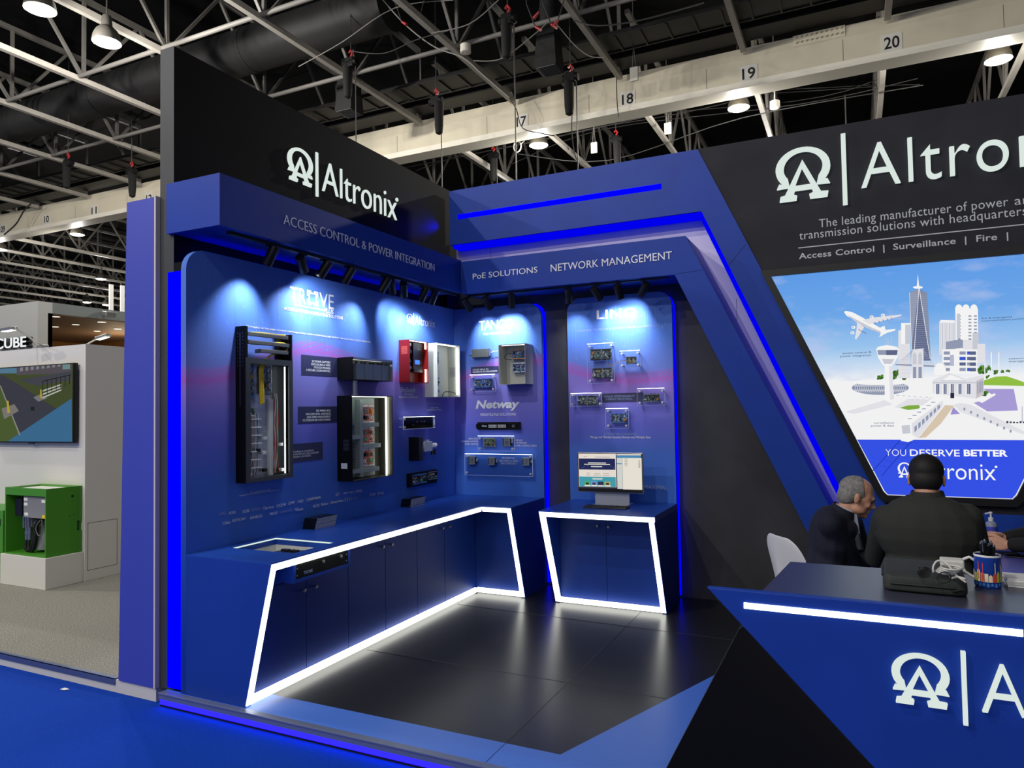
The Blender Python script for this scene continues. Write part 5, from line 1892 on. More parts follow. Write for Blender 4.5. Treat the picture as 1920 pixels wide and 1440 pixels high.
s0 = Vector((a.x, YD+.031, DT))+d*.17+n_*.035
s1 = Vector((a.x, YD+.031, DT))+d*1.5+n_*.035
m_.bar(s0, s1, .008, .004, up=(0, 1, 0))
m_.build('back_light', glow('led_warm', (255, 240, 200), 26), desk)

FD = F((0, YD, 0), (1, 0, 0), (0, 0, 1))
dv = lambda u, v: P(1, YD-.012, u, v)
t = thing('logo_sign', 'white raised emblem and lettering on the blue front of the reception desk', 'sign', (.1, YD, .8))
es = (dv(1672, 1275).x, (dv(1680, 1318).z+dv(1770, 1328).z)/2, dv(1781, 1280).x, dv(1728, 1227).z)
tw = EMR*(es[2]-es[0])
zb_t = dv(1848, 1337).z
logo(FD, es, (dv(1804, 1290).x, dv(1810, 1360).z, dv(1813, 1290).x, dv(1808, 1222).z), (dv(1842, 1330).x, zb_t, dv(1842, 1330).x+tw, zb_t+(dv(1868, 1257).z-zb_t)*1.13), t, M['signwhite'], 0.001, 0.014, bold=-.012)

# things on the desk
zt2 = TZ
Q = lambda u, v, dz=0: P(2, zt2+dz, u, v)
sleeve_m = mat('charcoal_nylon', (46, 50, 50), .75, bump=.25, bscale=14)
bl2, br2 = Q(1655, 1108), Q(1818, 1123)
ux = (br2-bl2).normalized()
uy = Vector((-ux.y, ux.x, 0))
wd = (br2-bl2).length
dp_ = (P(2, zt2+.04, 1664, 1047)-bl2).dot(uy)
t = thing('laptop_sleeve', 'charcoal zipped laptop sleeve lying on the reception desk', 'laptop bag', bl2)
me_ = MB()
nx, ny = 16, 12
def sleeve(a_, b2, top):
    """padded sheet: rounded plan, fuller in the middle"""
    x, y_ = a_*wd, b2*dp_
    h = .052+.012*math.sin(a_*3.0+.4)*math.sin(b2*3.0)+.004*math.sin(a_*17+b2*9)
    h *= 1-.10*b2
    return bl2+ux*x+uy*y_+Vector((0, 0, h if top else .0005))
rp2 = []
outl = rounded(0, 0, 1, 1, .12, (1, 1, 1, 1), 5)
grid = []
rings_ = [(1.0, .006), (1.0, .03), (.985, .046), (.95, 1), (.8, 1), (.55, 1), (.25, 1)]
vs, fs = [], []
n = len(outl)
vs += [sleeve(.5+(x-.5)*.97, .5+(y_-.5)*.97, False) for x, y_ in outl]
for k, (s, h) in enumerate(rings_):
    for x, y_ in outl:
        p = sleeve(.5+(x-.5)*s, .5+(y_-.5)*s, True)
        if h < 1: p = Vector((p.x, p.y, zt2+h))
        vs.append(p)
for k in range(len(rings_)):
    for i in range(n): fs.append((k*n+i, k*n+(i+1) % n, (k+1)*n+(i+1) % n, (k+1)*n+i))
fs.append(tuple(range(n))[::-1]); fs.append(tuple(range(len(rings_)*n, (len(rings_)+1)*n)))
me_.add(vs, fs)
o = me_.build('case', sleeve_m, t, True, angle=70)
sb_ = o.modifiers.new('smooth', 'SUBSURF'); sb_.levels = 1; sb_.render_levels = 2
m_ = MB()
m_.tube([bl2+ux*(x-.0+0)*wd+uy*(-.001)+Vector((0, 0, .028)) for x in [i/12*.8+.1 for i in range(13)]], .003, 6)
m_.build('zipper', mat('zip_dark', (22, 23, 24), .5), t)
m_ = MB()
zp = bl2+ux*(wd*.80)+uy*(-.006)+Vector((0, 0, .020))
m_.bar(zp, zp+ux*.035+uy*(-.004)+Vector((0, 0, .012)), .012, .003)
m_.build('zip_pull', mat('zip_pull', (40, 42, 42), .5), t)
m_ = MB()
m_.tube([bl2+ux*(wd*x_)+uy*(dp_*y_)+Vector((0, 0, h)) for x_, y_, h in ((.0, .1, .045), (-.005, .5, .045), (.05, .95, .045))], .003, 6)
m_.build('piping', MATS['zip_dark'], t)
def on_bag(u, v, dz=0.0):
    return P(2, zt2+.062+dz, u, v)
# glasses
t = thing('eyeglasses', 'black-rimmed eyeglasses lying on the charcoal laptop sleeve', 'glasses', on_bag(1750, 1080))
gm = mat('glasses_rim', (14, 14, 16), .3)
ca, cb = on_bag(1733, 1073, .012), on_bag(1770, 1083, .012)
ud = (cb-ca).normalized()
vd = Vector((-ud.y, ud.x, 0))*.55+Vector((0, 0, .8))
vd.normalize()
for c in (ca, cb):
    m_ = MB()
    m_.tube([c+ud*(.024*math.cos(k*.3927))+vd*(.019*math.sin(k*.3927)) for k in range(16)], .0016, 6, closed=True)
    m_.build('rim', gm, t, True)
    m_ = MB()
    m_.prism([c+ud*(.023*math.cos(k*.3927))+vd*(.018*math.sin(k*.3927)) for k in range(16)], ud.cross(vd)*.0012)
    m_.build('lens', clear, t)
m_ = MB()
m_.tube([ca+ud*.024, (ca+cb)/2+vd*.006, cb-ud*.024], .0016, 6)
m_.build('bridge', gm, t)
bk_ = uy
for c, s in ((ca-ud*.024, -1), (cb+ud*.024, 1)):
    m_ = MB()
    m_.tube([c, c+uy*.05+Vector((0, 0, .0)), c+uy*.10+ud*(-.02*s)+Vector((0, 0, -.008)), c+uy*.125+ud*(-.03*s)+Vector((0, 0, -.018))], .0018, 6)
    m_.build('temple', gm, t, True)
# charger
t = thing('laptop_charger', 'white charger brick with a coiled cable lying on the laptop sleeve', 'charger', on_bag(1775, 1072))
wm = mat('cable_white', (205, 204, 200), .5)
c = on_bag(1778, 1070, .0)
m_ = MB()
m_.fbox(F(c, ux, uy), -.022, .045, -.02, .04, .012, .038)
m_.build('brick', wm, t, bevel=.005)
cc = on_bag(1775, 1078)
for k in range(4):
    m_ = MB()
    m_.tube([cc+ux*(.028*math.cos(i*.3307)+.004*k)+uy*(.036*math.sin(i*.3307)-.006*k)+Vector((0, 0, .010+.006*k)) for i in range(19)], .0028, 6, closed=True)
    m_.build('cable_coil', wm, t, True)
wire([on_bag(1750, 1073, .01), on_bag(1750, 1062, .028), on_bag(1757, 1052, .045), on_bag(1770, 1053, .045), on_bag(1782, 1064, .03), on_bag(1790, 1076, .012), on_bag(1803, 1086, .004), on_bag(1810, 1091, .003)], .0032, wm, t, 'cable')
wire([on_bag(1785, 1084, .006), on_bag(1798, 1082, .006), on_bag(1811, 1086, .004)], .0032, wm, t, 'cable')

# mug of pens
mb = Q(1853, 1100)
mr_ = .039
mh = .105
t = thing('mug', 'blue mug printed with a colourful skyline holding black pens on the desk', 'mug', mb)
m_ = MB()
m_.lathe([(mr_*.92, .0005), (mr_, .006), (mr_, mh), (mr_*.96, mh+.001), (mr_*.93, mh-.001), (mr_*.93, .006), (.001, .006)], mb, 32)
m_.build('cup', mat('mug_blue', (24, 62, 158), .25), t, True, angle=50)
m_ = MB()
m_.lathe([(mr_*1.003, mh-.003), (mr_*1.003, mh+.001), (mr_*.985, mh+.0035), (mr_*.94, mh+.002), (mr_*.928, mh-.02), (mr_*.925, .02)], mb, 32, closed_ends=False)
m_.build('glaze', mat('mug_white', (226, 226, 224), .25), t, True)
toc = (Vector((0, 0, 0))-mb); toc.z = 0; toc.normalize()
ang0 = math.atan2(toc.y, toc.x)
hd = Vector((math.cos(ang0-1.45), math.sin(ang0-1.45), 0))
m_ = MB()
m_.tube([mb+hd*(mr_-.002)+Vector((0, 0, .085)), mb+hd*(mr_+.012)+Vector((0, 0, .094)), mb+hd*(mr_+.030)+Vector((0, 0, .085)), mb+hd*(mr_+.034)+Vector((0, 0, .065)), mb+hd*(mr_+.026)+Vector((0, 0, .045)), mb+hd*(mr_+.008)+Vector((0, 0, .032)), mb+hd*(mr_-.002)+Vector((0, 0, .028))], .005, 8)
m_.build('handle', MATS['mug_white'], t, True)
pm = [mat('print_orange', (235, 120, 50), .4), mat('print_lime', (190, 200, 60), .4), mat('print_cream', (240, 225, 190), .4), mat('print_rose', (215, 70, 70), .4), mat('print_sky', (70, 130, 205), .4)]
m_ = MB()
r = random.Random(3)
def wrap(a_, w_, h0, h1, mi, pk=0.0):
    n = 4
    vs = []
    for i in range(n+1):
        an = ang0+a_+w_*(i/n-.5)
        q = Vector((math.cos(an), math.sin(an), 0))*(mr_+.0004+.0001*mi)
        top = h1+pk*(1-abs(i/n-.5)*2)
        vs += [mb+q+Vector((0, 0, h0)), mb+q+Vector((0, 0, top))]
    m_.add(vs, [(2*i, 2*i+2, 2*i+3, 2*i+1) for i in range(n)], mi)
for k in range(15):
    wrap(-2.2+.3*k, r.uniform(.16, .3), .022, r.uniform(.034, .06), r.choice((0, 1, 2, 3, 2)), r.choice((0, .01, .006)))
for a_, h in ((-.7, .085), (-.35, .08), (.55, .082), (1.1, .075)):
    wrap(a_, .07, .03, h, 3 if a_ < 0 else 2, .006)
for k in range(16): wrap(-2.4+.3*k, .2, .006+.004*(k % 2), .016, 4, .004)
m_.build('skyline_print', pm, t)
pb = mat('pen_black', (12, 12, 13), .3)
for k in range(11):
    an = r.uniform(0, 6.28)
    rr = .007+.023*((k*.37) % 1)
    b0 = mb+Vector((rr*.5*math.cos(an), rr*.5*math.sin(an), .008))
    tp = mb+Vector((rr*1.0*math.cos(an), rr*1.0*math.sin(an), mh+r.uniform(.03, .05)))
    pn = thing('pen', 'black pen standing in the skyline mug', 'pen', b0, 'pens in the mug')
    dd = (tp-b0).normalized()
    m_ = MB()
    m_.cyl(b0, tp, .005, seg=10)
    m_.build('barrel', pb, pn, True)
    m_ = MB()
    m_.cyl(tp-dd*.004, tp+dd*.007, .0028, seg=8)
    m_.lathe([(.0046, 0), (.0046, .003)], tp-dd*.012, 10, dd)
    m_.build('clicker', M['steel'], pn)
    m_ = MB()
    m_.bar(tp-dd*.03+toc*.0055, tp-dd*.001+toc*.0055, .003, .0012)
    m_.build('clip', M['steel'] if k % 2 else pb, pn)
# card pile
cp = Q(1884, 1095)
r = random.Random(6)
cardm = mat('card_white', (222, 222, 224), .6)
for k in range(7):
    z_ = zt2+.0005+.0042*k
    t = thing('printed_card', 'white card in the small pile beside the skyline mug', 'card', (cp.x, cp.y, z_), 'cards piled beside the mug')
    m_ = MB()
    d1 = r.uniform(-.003, .003)
    m_.box((cp.x+d1, cp.y-.045+d1, z_), (cp.x+.16+d1, cp.y+.05, z_+.004))
    m_.build('sheet', cardm, t)

# ------------------------------------------------------------------ meeting table and what lies on it
TT = .75
tn = P(2, TT, 1880, 1079)
t = thing('meeting_table', 'blue-violet meeting table behind the reception desk', 'table', (.8, 5.4, 0))
tx0, tx1, ty0_, ty1_ = .30, 1.16, tn.y, 6.0
m_ = MB()
m_.box((tx0, ty0_, TT-.03), (tx1, ty1_, TT))
m_.build('top', mat('table_top', (70, 72, 150), .35), t, bevel=.003)
for x in (tx0+.08, tx1-.08):
    for y_ in (ty0_+.08, ty1_-.08):
        m_ = MB()
        m_.box((x-.025, y_-.025, 0.0005), (x+.025, y_+.025, TT-.031))
        m_.build('leg', M['blackmetal'], t)
for (u, v), dx, ang, lab in (((1884, 1037), 0, .25, 'black phone lying flat on the meeting table below the clasped hands'), ((1912, 1044), 0, -.1, 'black phone on the meeting table at the edge closest to the desk')):
    c = P(2, TT+.004, u, v)
    t = thing('phone', lab, 'phone', (c.x, c.y, TT))
    fr = F((c.x, c.y, TT), (math.cos(ang), math.sin(ang), 0), (-math.sin(ang), math.cos(ang), 0))
    m_ = MB()
    m_.fbox(fr, -.075, .075, -.036, .036, .0005, .0085)
    m_.build('body', M['blackplastic'], t, bevel=.003)
    m_ = MB()
    m_.fbox(fr, -.071, .071, -.033, .033, .0086, .0092)
    m_.build('screen', mat('phone_glass', (8, 8, 10), .1), t)
sb0 = P(1, 5.85, 1859, 1000)
c = Vector((sb0.x, 5.85, TT))
t = thing('sanitizer_bottle', 'clear pump bottle of hand gel with a blue label on the meeting table', 'bottle', c)
zs = P(1, 5.85, 1859, 977).z
m_ = MB()
h = zs-TT
m_.lathe([(.030, .0005), (.036, .004), (.036, h*.85), (.028, h*.95), (.013, h)], c, 20)
m_.build('bottle', mat('gel_clear', (196, 210, 235), .15, trans=.6), t, True)
m_ = MB()
m_.lathe([(.0366, h*.12), (.0366, h*.74)], c, 20, closed_ends=False)
m_.build('label', mat('gel_label', (64, 72, 170), .5), t, True)
m_ = MB()
m_.lathe([(.015, h), (.016, h+.022), (.006, h+.026), (.006, h+.05), (.011, h+.052), (.011, h+.062), (.001, h+.064)], c, 14)
m_.bar(c+Vector((0, 0, h+.058)), c+Vector((-.035, -.01, h+.050)), .009, .008)
m_.build('pump', mat('pump_white', (215, 215, 215), .4), t, True)
# ------------------------------------------------------------------ people
def ell(m_, c, ax, n=14, k=9):
    """ellipsoid with half-axes ax (three vectors)"""
    i0 = len(m_.v)
    m_.ball((0, 0, 0), 1.0, n, k)
    for i in range(i0, len(m_.v)):
        v = m_.v[i]
        m_.v[i] = c+ax[0]*v.x+ax[1]*v.y+ax[2]*v.z
def limb(m_, pts, rad, n=12):
    for i, p in enumerate(pts):
        m_.ball(p, rad[i], n, 8)
        if i:
            m_.tube([pts[i-1], p], [rad[i-1], rad[i]], n)
def skin_of(m_, name, mats, parent, voxel, smooth=6, fac=.5):
    """one continuous surface grown over the overlapping volumes of m_"""
    o = m_.build('tmp', mats, None)
    rm = o.modifiers.new('r', 'REMESH')
    rm.mode = 'VOXEL'
    rm.voxel_size = voxel
    rm.use_smooth_shade = True
    sm_ = o.modifiers.new('s', 'SMOOTH')
    sm_.iterations = smooth
    sm_.factor = fac
    dg = bpy.context.evaluated_depsgraph_get()
    me = D.meshes.new_from_object(o.evaluated_get(dg))
    D.objects.remove(o)
    me.name = name
    me.polygons.foreach_set('use_smooth', [True]*len(me.polygons))
    me.materials.clear()
    o2 = place(me, name, mats, parent)
    return o2

def hand(m_, wrist, d, n_, thumb, s=1.0, curl=.5):
    """palm and five curled fingers; d towards the finger tips, n_ out of the back of the hand, thumb side"""
    d, n_ = d.normalized(), n_.normalized()
    sd = thumb.normalized()
    for k in range(4):
        a = (1.5-k)*.021*s
        b0 = wrist+d*.015*s+sd*a*.7
        b1 = wrist+d*(.085-.006*abs(k-1))*s+sd*a
        limb(m_, [b0, b1], [.015*s, .012*s], 10)
        L_ = (.072, .08, .074, .058)[k]*s
        p, dd, ang = b1, d, 0
        pts, rad = [p], [.0105*s]
        for j, fr_ in enumerate((.45, .32, .23)):
            ang += curl*(.7 if j == 0 else .9)+.05*k
            dd = (d*math.cos(ang)-n_*math.sin(ang)).normalized()
            p = p+dd*L_*fr_
            pts.append(p); rad.append((.0095, .0088, .0075)[j]*s)
        limb(m_, pts, rad, 10)
    t0 = wrist+d*.025*s+sd*.026*s-n_*.006*s
    t1 = t0+(d*.6+sd*.55-n_*.4).normalized()*.042*s
    t2 = t1+(d*.85+sd*.1-n_*.5).normalized()*.032*s
    t3 = t2+(d*.9-sd*.2-n_*.45).normalized()*.022*s
    limb(m_, [t0, t1, t2, t3], [.016*s, .0125*s, .0105*s, .0085*s], 10)

def head(m_, c, f, r, s=1.0):
    """head volumes; c between the ears at eye level, f where the face looks, r to the person's right"""
    f, r = f.normalized(), r.normalized()
    u = r.cross(f).normalized()
    X = lambda a, b, d: c+(r*a+f*b+u*d)*s
    E_ = lambda a, b, d, ra, rb, rd: ell(m_, X(a, b, d), (r*ra*s, f*rb*s, u*rd*s))
    E_(0, -.012, .035, .074, .097, .083)
    E_(0, .03, .0, .066, .066, .085)
    E_(0, .032, -.05, .057, .056, .065)
    E_(0, .048, -.098, .036, .036, .024)
    E_(.036, .02, -.075, .028, .05, .03); E_(-.036, .02, -.075, .028, .05, .03)
    E_(0, .088, .016, .046, .013, .013)
    E_(0, .092, -.012, .010, .018, .022)
    E_(0, .108, -.034, .0155, .017, .014)
    E_(.011, .1, -.04, .009, .012, .009); E_(-.011, .1, -.04, .009, .012, .009)
    E_(0, .088, -.066, .024, .013, .007); E_(0, .086, -.078, .021, .013, .008)
    E_(0, .08, -.105, .02, .016, .014)
    E_(.04, .066, -.03, .022, .02, .022); E_(-.04, .066, -.03, .022, .02, .022)
    for q in (1, -1):
        E_(.078*q, -.006, -.014, .009, .019, .033)
        E_(.083*q, -.014, -.002, .006, .014, .02)
    return X, u

skinm = mat('skin', (196, 146, 122), .5, var=.08, vscale=30)
def person(name, label, head_c, f, neck_b, chest, pelvis, sh, el, wr, hands, legs, jacket, hair, s=1.0, collar=None, tie=False, torso_k=1.0, hf=None, cat='person'):
    t = thing(name, label, cat, (pelvis.x, pelvis.y, 0))
    up = Vector((0, 0, 1))
    bf = Vector((f.x, f.y, 0)).normalized()          # body front
    br = bf.cross(up)                                 # person's right
    hf = (hf or f).normalized()
    hr = hf.cross(up).normalized()
    b = MB()
    X, hu = head(b, head_c, hf, hr, s)
    limb(b, [X(0, -.03, -.05), X(0, -.03, -.10), neck_b+bf*.01], [.052*s, .055*s, .062*s], 14)
    spine = [neck_b-up*.06, chest, (chest+pelvis)/2, pelvis]
    for p, (rx, ry, rz) in zip(spine, ((.15, .08, .08), (.165, .105, .16), (.15, .10, .15), (.165, .115, .13))):
        ell(b, p-bf*.02, (br*rx*s*.92, bf*ry*s*.85, up*rz*.85))
    for q in (0, 1):
        limb(b, [sh[q], (sh[q]+el[q])/2, el[q], (el[q]*.4+wr[q]*.6), wr[q]], [.052*s, .046*s, .040*s, .036*s, .027*s], 12)
        d, n_, th = hands[q][:3]
        hand(b, wr[q]+d.normalized()*.01, d, n_, th, s, hands[q][3])
        hip = pelvis+br*(.095 if q == 0 else -.095)-up*.02
        limb(b, [hip, legs[q][0], legs[q][1]], [.085*s, .055*s, .042*s], 12)
    body = skin_of(b, 'body', skinm, t, .0065, 5)
    # trousers
    m_ = MB()
    ell(m_, pelvis-up*.01, (br*.185*s, bf*.135*s, up*.12))
    for q in (0, 1):
        hip = pelvis+br*(.095 if q == 0 else -.095)-up*.02
        limb(m_, [hip, legs[q][0], legs[q][1]+up*.06], [.10*s, .075*s, .066*s], 12)
    skin_of(m_, 'trousers', mat('dark_trousers', (22, 23, 28), .8), t, .012, 5)
    for q in (0, 1):
        m_ = MB()
        a = legs[q][1]
        a = Vector((a.x, a.y, 0))
        ell(m_, a+bf*.06+up*.043, (br*.045, bf*.14, up*.04))
        ell(m_, a-bf*.02+up*.06, (br*.042, bf*.06, up*.055))
        m_.box(a+Vector((-.03, -.03, .002)), a+Vector((.03, .03, .03)))
        skin_of(m_, 'shoe', mat('shoe_black', (14, 13, 13), .35), t, .01, 4)
    # jacket
    m_ = MB()
    k = torso_k
    ell(m_, neck_b-up*.085-bf*.015, (br*.165*s*k, bf*.095*s, up*.075))
    ell(m_, chest, (br*.20*s*k, bf*.135*s, up*.19))
    ell(m_, (chest+pelvis)/2, (br*.185*s*k, bf*.135*s, up*.19))
    ell(m_, pelvis+up*.02, (br*.20*s*k, bf*.15*s, up*.13))
    for q in (0, 1):
        limb(m_, [neck_b-up*.055, sh[q]], [.06*s, .074*s], 12)
        limb(m_, [sh[q], (sh[q]+el[q])/2, el[q], (el[q]*.45+wr[q]*.55), wr[q]-(wr[q]-el[q]).normalized()*.025], [.078*s, .070*s, .060*s, .052*s, .044*s], 12)
    j = skin_of(m_, 'jacket', jacket, t, .009, 6)
    if collar:
        # shirt collar, jacket collar
        ax = (head_c-neck_b); ax = (ax-bf*.03).normalized()
        m_ = MB()
        c0 = neck_b+bf*.004
        m_.lathe([(.071*s, -.03), (.069*s, .01), (.064*s, .036), (.060*s, .035), (.062*s, -.03)], c0, 26, ax, closed_ends=False)
        m_.build('shirt_collar', collar, t, True, angle=70)
    m_ = MB()
    ax = ((head_c-neck_b)-bf*.02).normalized()
    m_.lathe([(.098*s, -.05), (.083*s, .0), (.074*s, .036), (.070*s, .034), (.079*s, -.05)], neck_b-bf*.008, 26, ax, closed_ends=False)
    m_.build('jacket_collar', jacket, t, True, angle=70)
    if tie:
        m_ = MB()
        tp = neck_b+bf*.062*s+up*.005
        m_.prism([tp+br*.018, tp-br*.018, tp-br*.012-up*.03, tp+br*.012-up*.03], bf*.012)
        m_.prism([tp-up*.03+br*.012, tp-up*.03-br*.012, tp-up*.2+bf*.03-br*.03, tp-up*.2+bf*.03+br*.03], bf*.008)
        m_.build('tie', mat('tie_navy', (26, 28, 52), .6), t)
        m_ = MB()
        m_.prism([neck_b+bf*.03+br*.05+up*.02, neck_b+bf*.03-br*.05+up*.02, neck_b+bf*.06-up*.2], bf*.03)
        m_.build('shirt_front', collar, t)
    # eyes and brows
    for q in (1, -1):
        m_ = MB()
        ell(m_, X(.031*q, .0795, -.006), (hr*.014*s, hf*.009*s, hu*.0085*s))
        m_.build('eye', mat('eye_dark', (40, 30, 28), .25), t, True)
        m_ = MB()
        m_.tube([X(.014*q, .098, .012), X(.032*q, .096, .018), X(.05*q, .082, .013)], .0045*s, 6)
        m_.build('eyebrow', hair[0], t, True)
    # hair: closed cap cut along the hairline
    m_ = MB()
    i0 = 0
    for a, b_, d, ra, rb, rd in hair[1]:
        ell(m_, X(a, b_, d), (hr*ra*s, hf*rb*s, hu*rd*s), 26, 18)
    o = skin_of(m_, 'hair', hair[0], t, .006, 3)
    me = o.data
    bm = bmesh.new()
    bm.from_mesh(me)
    off = origin(t)
    for (pa, pb, pd), (na, nb, nd) in hair[2]:
        co = X(pa, pb, pd)-off
        no = (hr*na+hf*nb+hu*nd)
        res = bmesh.ops.bisect_plane(bm, geom=bm.verts[:]+bm.edges[:]+bm.faces[:], plane_co=co, plane_no=no, clear_outer=True)
        eds = [e for e in res['geom_cut'] if isinstance(e, bmesh.types.BMEdge)]
        bmesh.ops.holes_fill(bm, edges=[e for e in bm.edges if e.is_boundary])
    bm.to_mesh(me)
    bm.free()
    return t

V = Vector
K = lambda y_, u, v: P(1, y_, u, v)
# older man in profile
hc = K(4.45, 1607, 930)
pelv = K(4.45, 1548, 1105); pelv.z = .65
sR, sL = K(4.27, 1556, 982), K(4.62, 1594, 980)
eR, eL = K(4.42, 1603, 1060), K(4.78, 1620, 1050)
wR, wL = K(4.72, 1646, 1050), K(4.90, 1655, 1046)
wR.z = wL.z = .82
kn = pelv+V((.22, .34, -.09)), pelv+V((-.02, .40, -.09))
an = V((kn[0].x-.02, kn[0].y-.06, .09)), V((kn[1].x-.02, kn[1].y-.06, .09))
navy = mat('navy_wool', (20, 23, 42), .85)
grey_hair = mat('grey_hair', (128, 126, 124), .7, bump=.5, bscale=120, var=.3, vscale=60)
person('person', 'seated man with grey receding hair, navy suit and tie, seen in profile leaning forward', hc, V((1, .10, -.0)), K(4.45, 1582, 962), K(4.45, 1558, 1010), pelv, (sR, sL), (eR, eL), (wR, wL),
       ((V((1, .25, -.12)), V((0, -.2, 1)), V((.2, 1, 0)), .35), (V((1, -.2, -.12)), V((0, .2, 1)), V((.2, -1, 0)), .35)),
       ((kn[0], an[0]), (kn[1], an[1])), navy,
       (grey_hair, ((0, -.018, .036, .080, .101, .086), (0, -.05, -.01, .074, .064, .075)), (((0, .012, .06), (0, .93, .36)), ((0, -.02, -.062), (0, .25, -1)), ((0, .028, 0), (0, 1, 0)))), .90,
       mat('pale_blue_shirt', (170, 180, 205), .7), True, 1.16, hf=V((.93, .12, -.34)))
# man seen from behind
hc2 = K(4.05, 1737, 897)
pelv2 = K(3.98, 1737, 1110); pelv2.z = .62
nb2 = K(4.03, 1739, 934)
sR, sL = K(4.02, 1812, 972), K(4.02, 1664, 974)
eR, eL = K(4.20, 1836, 1045), K(4.22, 1642, 1045)
wR, wL = K(4.62, 1800, 1050), K(4.60, 1708, 1050)
wR.z = wL.z = .82
kn = pelv2+V((.12, .42, -.07)), pelv2+V((-.12, .42, -.07))
an = V((kn[0].x, kn[0].y-.02, .09)), V((kn[1].x, kn[1].y-.02, .09))
dark_hair = mat('dark_hair', (20, 17, 16), .65, bump=.2, bscale=260)
person('person', 'broad man in a dark grey-green jacket seen from behind at the meeting table', hc2, V((.05, 1, 0)), nb2, K(4.0, 1738, 998), pelv2, (sR, sL), (eR, eL), (wR, wL),
       ((V((-.3, 1, -.05)), V((0, 0, 1)), V((-1, -.3, 0)), .35), (V((.3, 1, -.05)), V((0, 0, 1)), V((1, -.3, 0)), .35)),
       ((kn[0], an[0]), (kn[1], an[1])), mat('grey_green_wool', (44, 46, 43), .85, bump=.15, bscale=60),
       (dark_hair, ((0, -.016, .040, .082, .104, .086), (0, -.045, -.012, .077, .068, .07)), (((0, .035, .05), (0, .9, .1)), ((0, -.02, -.072), (0, .1, -1)))), .94,
       mat('dark_shirt', (40, 41, 42), .7), False, 1.22, hf=V((.12, .96, -.25)))
# third person, reaching in from the right
wR, wL = K(5.35, 1893, 1022), K(5.5, 1885, 1008)
sh_r, sh_l = V((wR.x+.52, 5.28, 1.17)), V((wR.x+.50, 5.66, 1.17))
eR, eL = V((wR.x+.30, 5.25, .85)), V((wL.x+.30, 5.62, .88))
pelv3 = V((wR.x+.66, 5.48, .60))
kn = pelv3+V((-.40, .12, -.07)), pelv3+V((-.40, -.12, -.07))
an = V((kn[0].x, kn[0].y, .09)), V((kn[1].x, kn[1].y, .09))
person('person', 'person in a black sleeve reaching clasped hands over the meeting table', V((wR.x+.46, 5.48, 1.44)), V((-1, 0, 0)), V((wR.x+.52, 5.48, 1.25)), V((wR.x+.56, 5.48, 1.02)), pelv3, (sh_l, sh_r), (eL, eR), (wL, wR),
       ((V((-1, -.25, .1)), V((.2, .5, .8)), V((0, -.6, .8)), .6), (V((-1, .05, .05)), V((0, -.9, .3)), V((0, .2, 1)), .75)),
       ((kn[0], an[0]), (kn[1], an[1])), mat('black_wool', (20, 20, 23), .85),
       (dark_hair, ((0, -.016, .040, .081, .102, .085), (0, -.045, -.012, .076, .066, .07)), (((0, .035, .05), (0, .9, .1)), ((0, -.02, -.06), (0, .1, -1)))), 1.0,
       mat('dark_shirt', (40, 41, 42)), False, .95)

# chairs
shell = mat('white_shell', (222, 222, 226), .35)
def chair(c, ang, label, z=.47, back_h=.44):
    t = thing('shell_chair', label, 'chair', (c[0], c[1], 0), 'white shell chairs at the meeting table')
    f = V((math.cos(ang), math.sin(ang), 0)); r_ = V((f.y, -f.x, 0)); up = V((0, 0, 1))
    c = V((c[0], c[1], 0))
    n, k = 9, 13
    front, backs = [], []
    prof = [(.24, -.015), (.20, .0), (.10, .0), (-.02, -.006), (-.13, .0), (-.19, .03), (-.225, .09), (-.245, .18), (-.262, .27), (-.28, .35), (-.292, .41), (-.298, .44)]
    wd_ = [.19, .215, .225, .23, .235, .235, .232, .228, .22, .205, .165, .10]
    cup = [.0, .012, .02, .026, .035, .05, .055, .05, .04, .03, .02, .01]
    vs = []
    for sgn_ in (0, 1):
        for (a, h), w_, cp_ in zip(prof, wd_, cup):
            for i in range(n):
                x = -1+2*i/(n-1)
                bk_ = min(1, max(0, (h-.0)/.1))
                q = c+f*(a+bk_*cp_*x*x)+r_*(w_*x)+up*(z+h*back_h/.44+(1-bk_)*cp_*x*x)
                nn = (up*(1-bk_)+f*bk_).normalized()
                vs.append(q-nn*(.012*sgn_))
    R_ = len(prof)
    fs = []
    for sgn_ in (0, 1):
        o = sgn_*R_*n
        for j in range(R_-1):
            for i in range(n-1):
                q = (o+j*n+i, o+j*n+i+1, o+(j+1)*n+i+1, o+(j+1)*n+i)
                fs.append(q if sgn_ == 0 else q[::-1])
    o = R_*n
    for j in range(R_-1):
        fs += [(j*n, (j+1)*n, o+(j+1)*n, o+j*n), (j*n+n-1, o+j*n+n-1, o+(j+1)*n+n-1, (j+1)*n+n-1)]
    for i in range(n-1):
        fs += [(i, o+i, o+i+1, i+1), ((R_-1)*n+i, (R_-1)*n+i+1, o+(R_-1)*n+i+1, o+(R_-1)*n+i)]
    m_ = MB()
    m_.add(vs, fs)
    o_s = m_.build('shell', shell, t, True, angle=80)
    sv = o_s.modifiers.new('smooth', 'SUBSURF')
    sv.levels = 1
    sv.render_levels = 2
    for a, b_ in ((1, 1), (1, -1), (-1, 1), (-1, -1)):
        m_ = MB()
        m_.tube([c+f*.09*a+r_*.09*b_+up*(z-.02), c+f*.20*a+r_*.19*b_+up*.002], [.016, .011], 10)
        m_.build('leg', mat('beech_leg', (190, 150, 105), .5), t, True)
    m_ = MB()
    m_.bar(c+f*.1+r_*.1+up*(z-.022), c-f*.1-r_*.1+up*(z-.022), .03, .012)
    m_.bar(c+f*.1-r_*.1+up*(z-.022), c-f*.1+r_*.1+up*(z-.022), .03, .012)
    m_.build('cross_frame', M['blackmetal'], t)
    return t
q = K(4.5, 1470, 993)
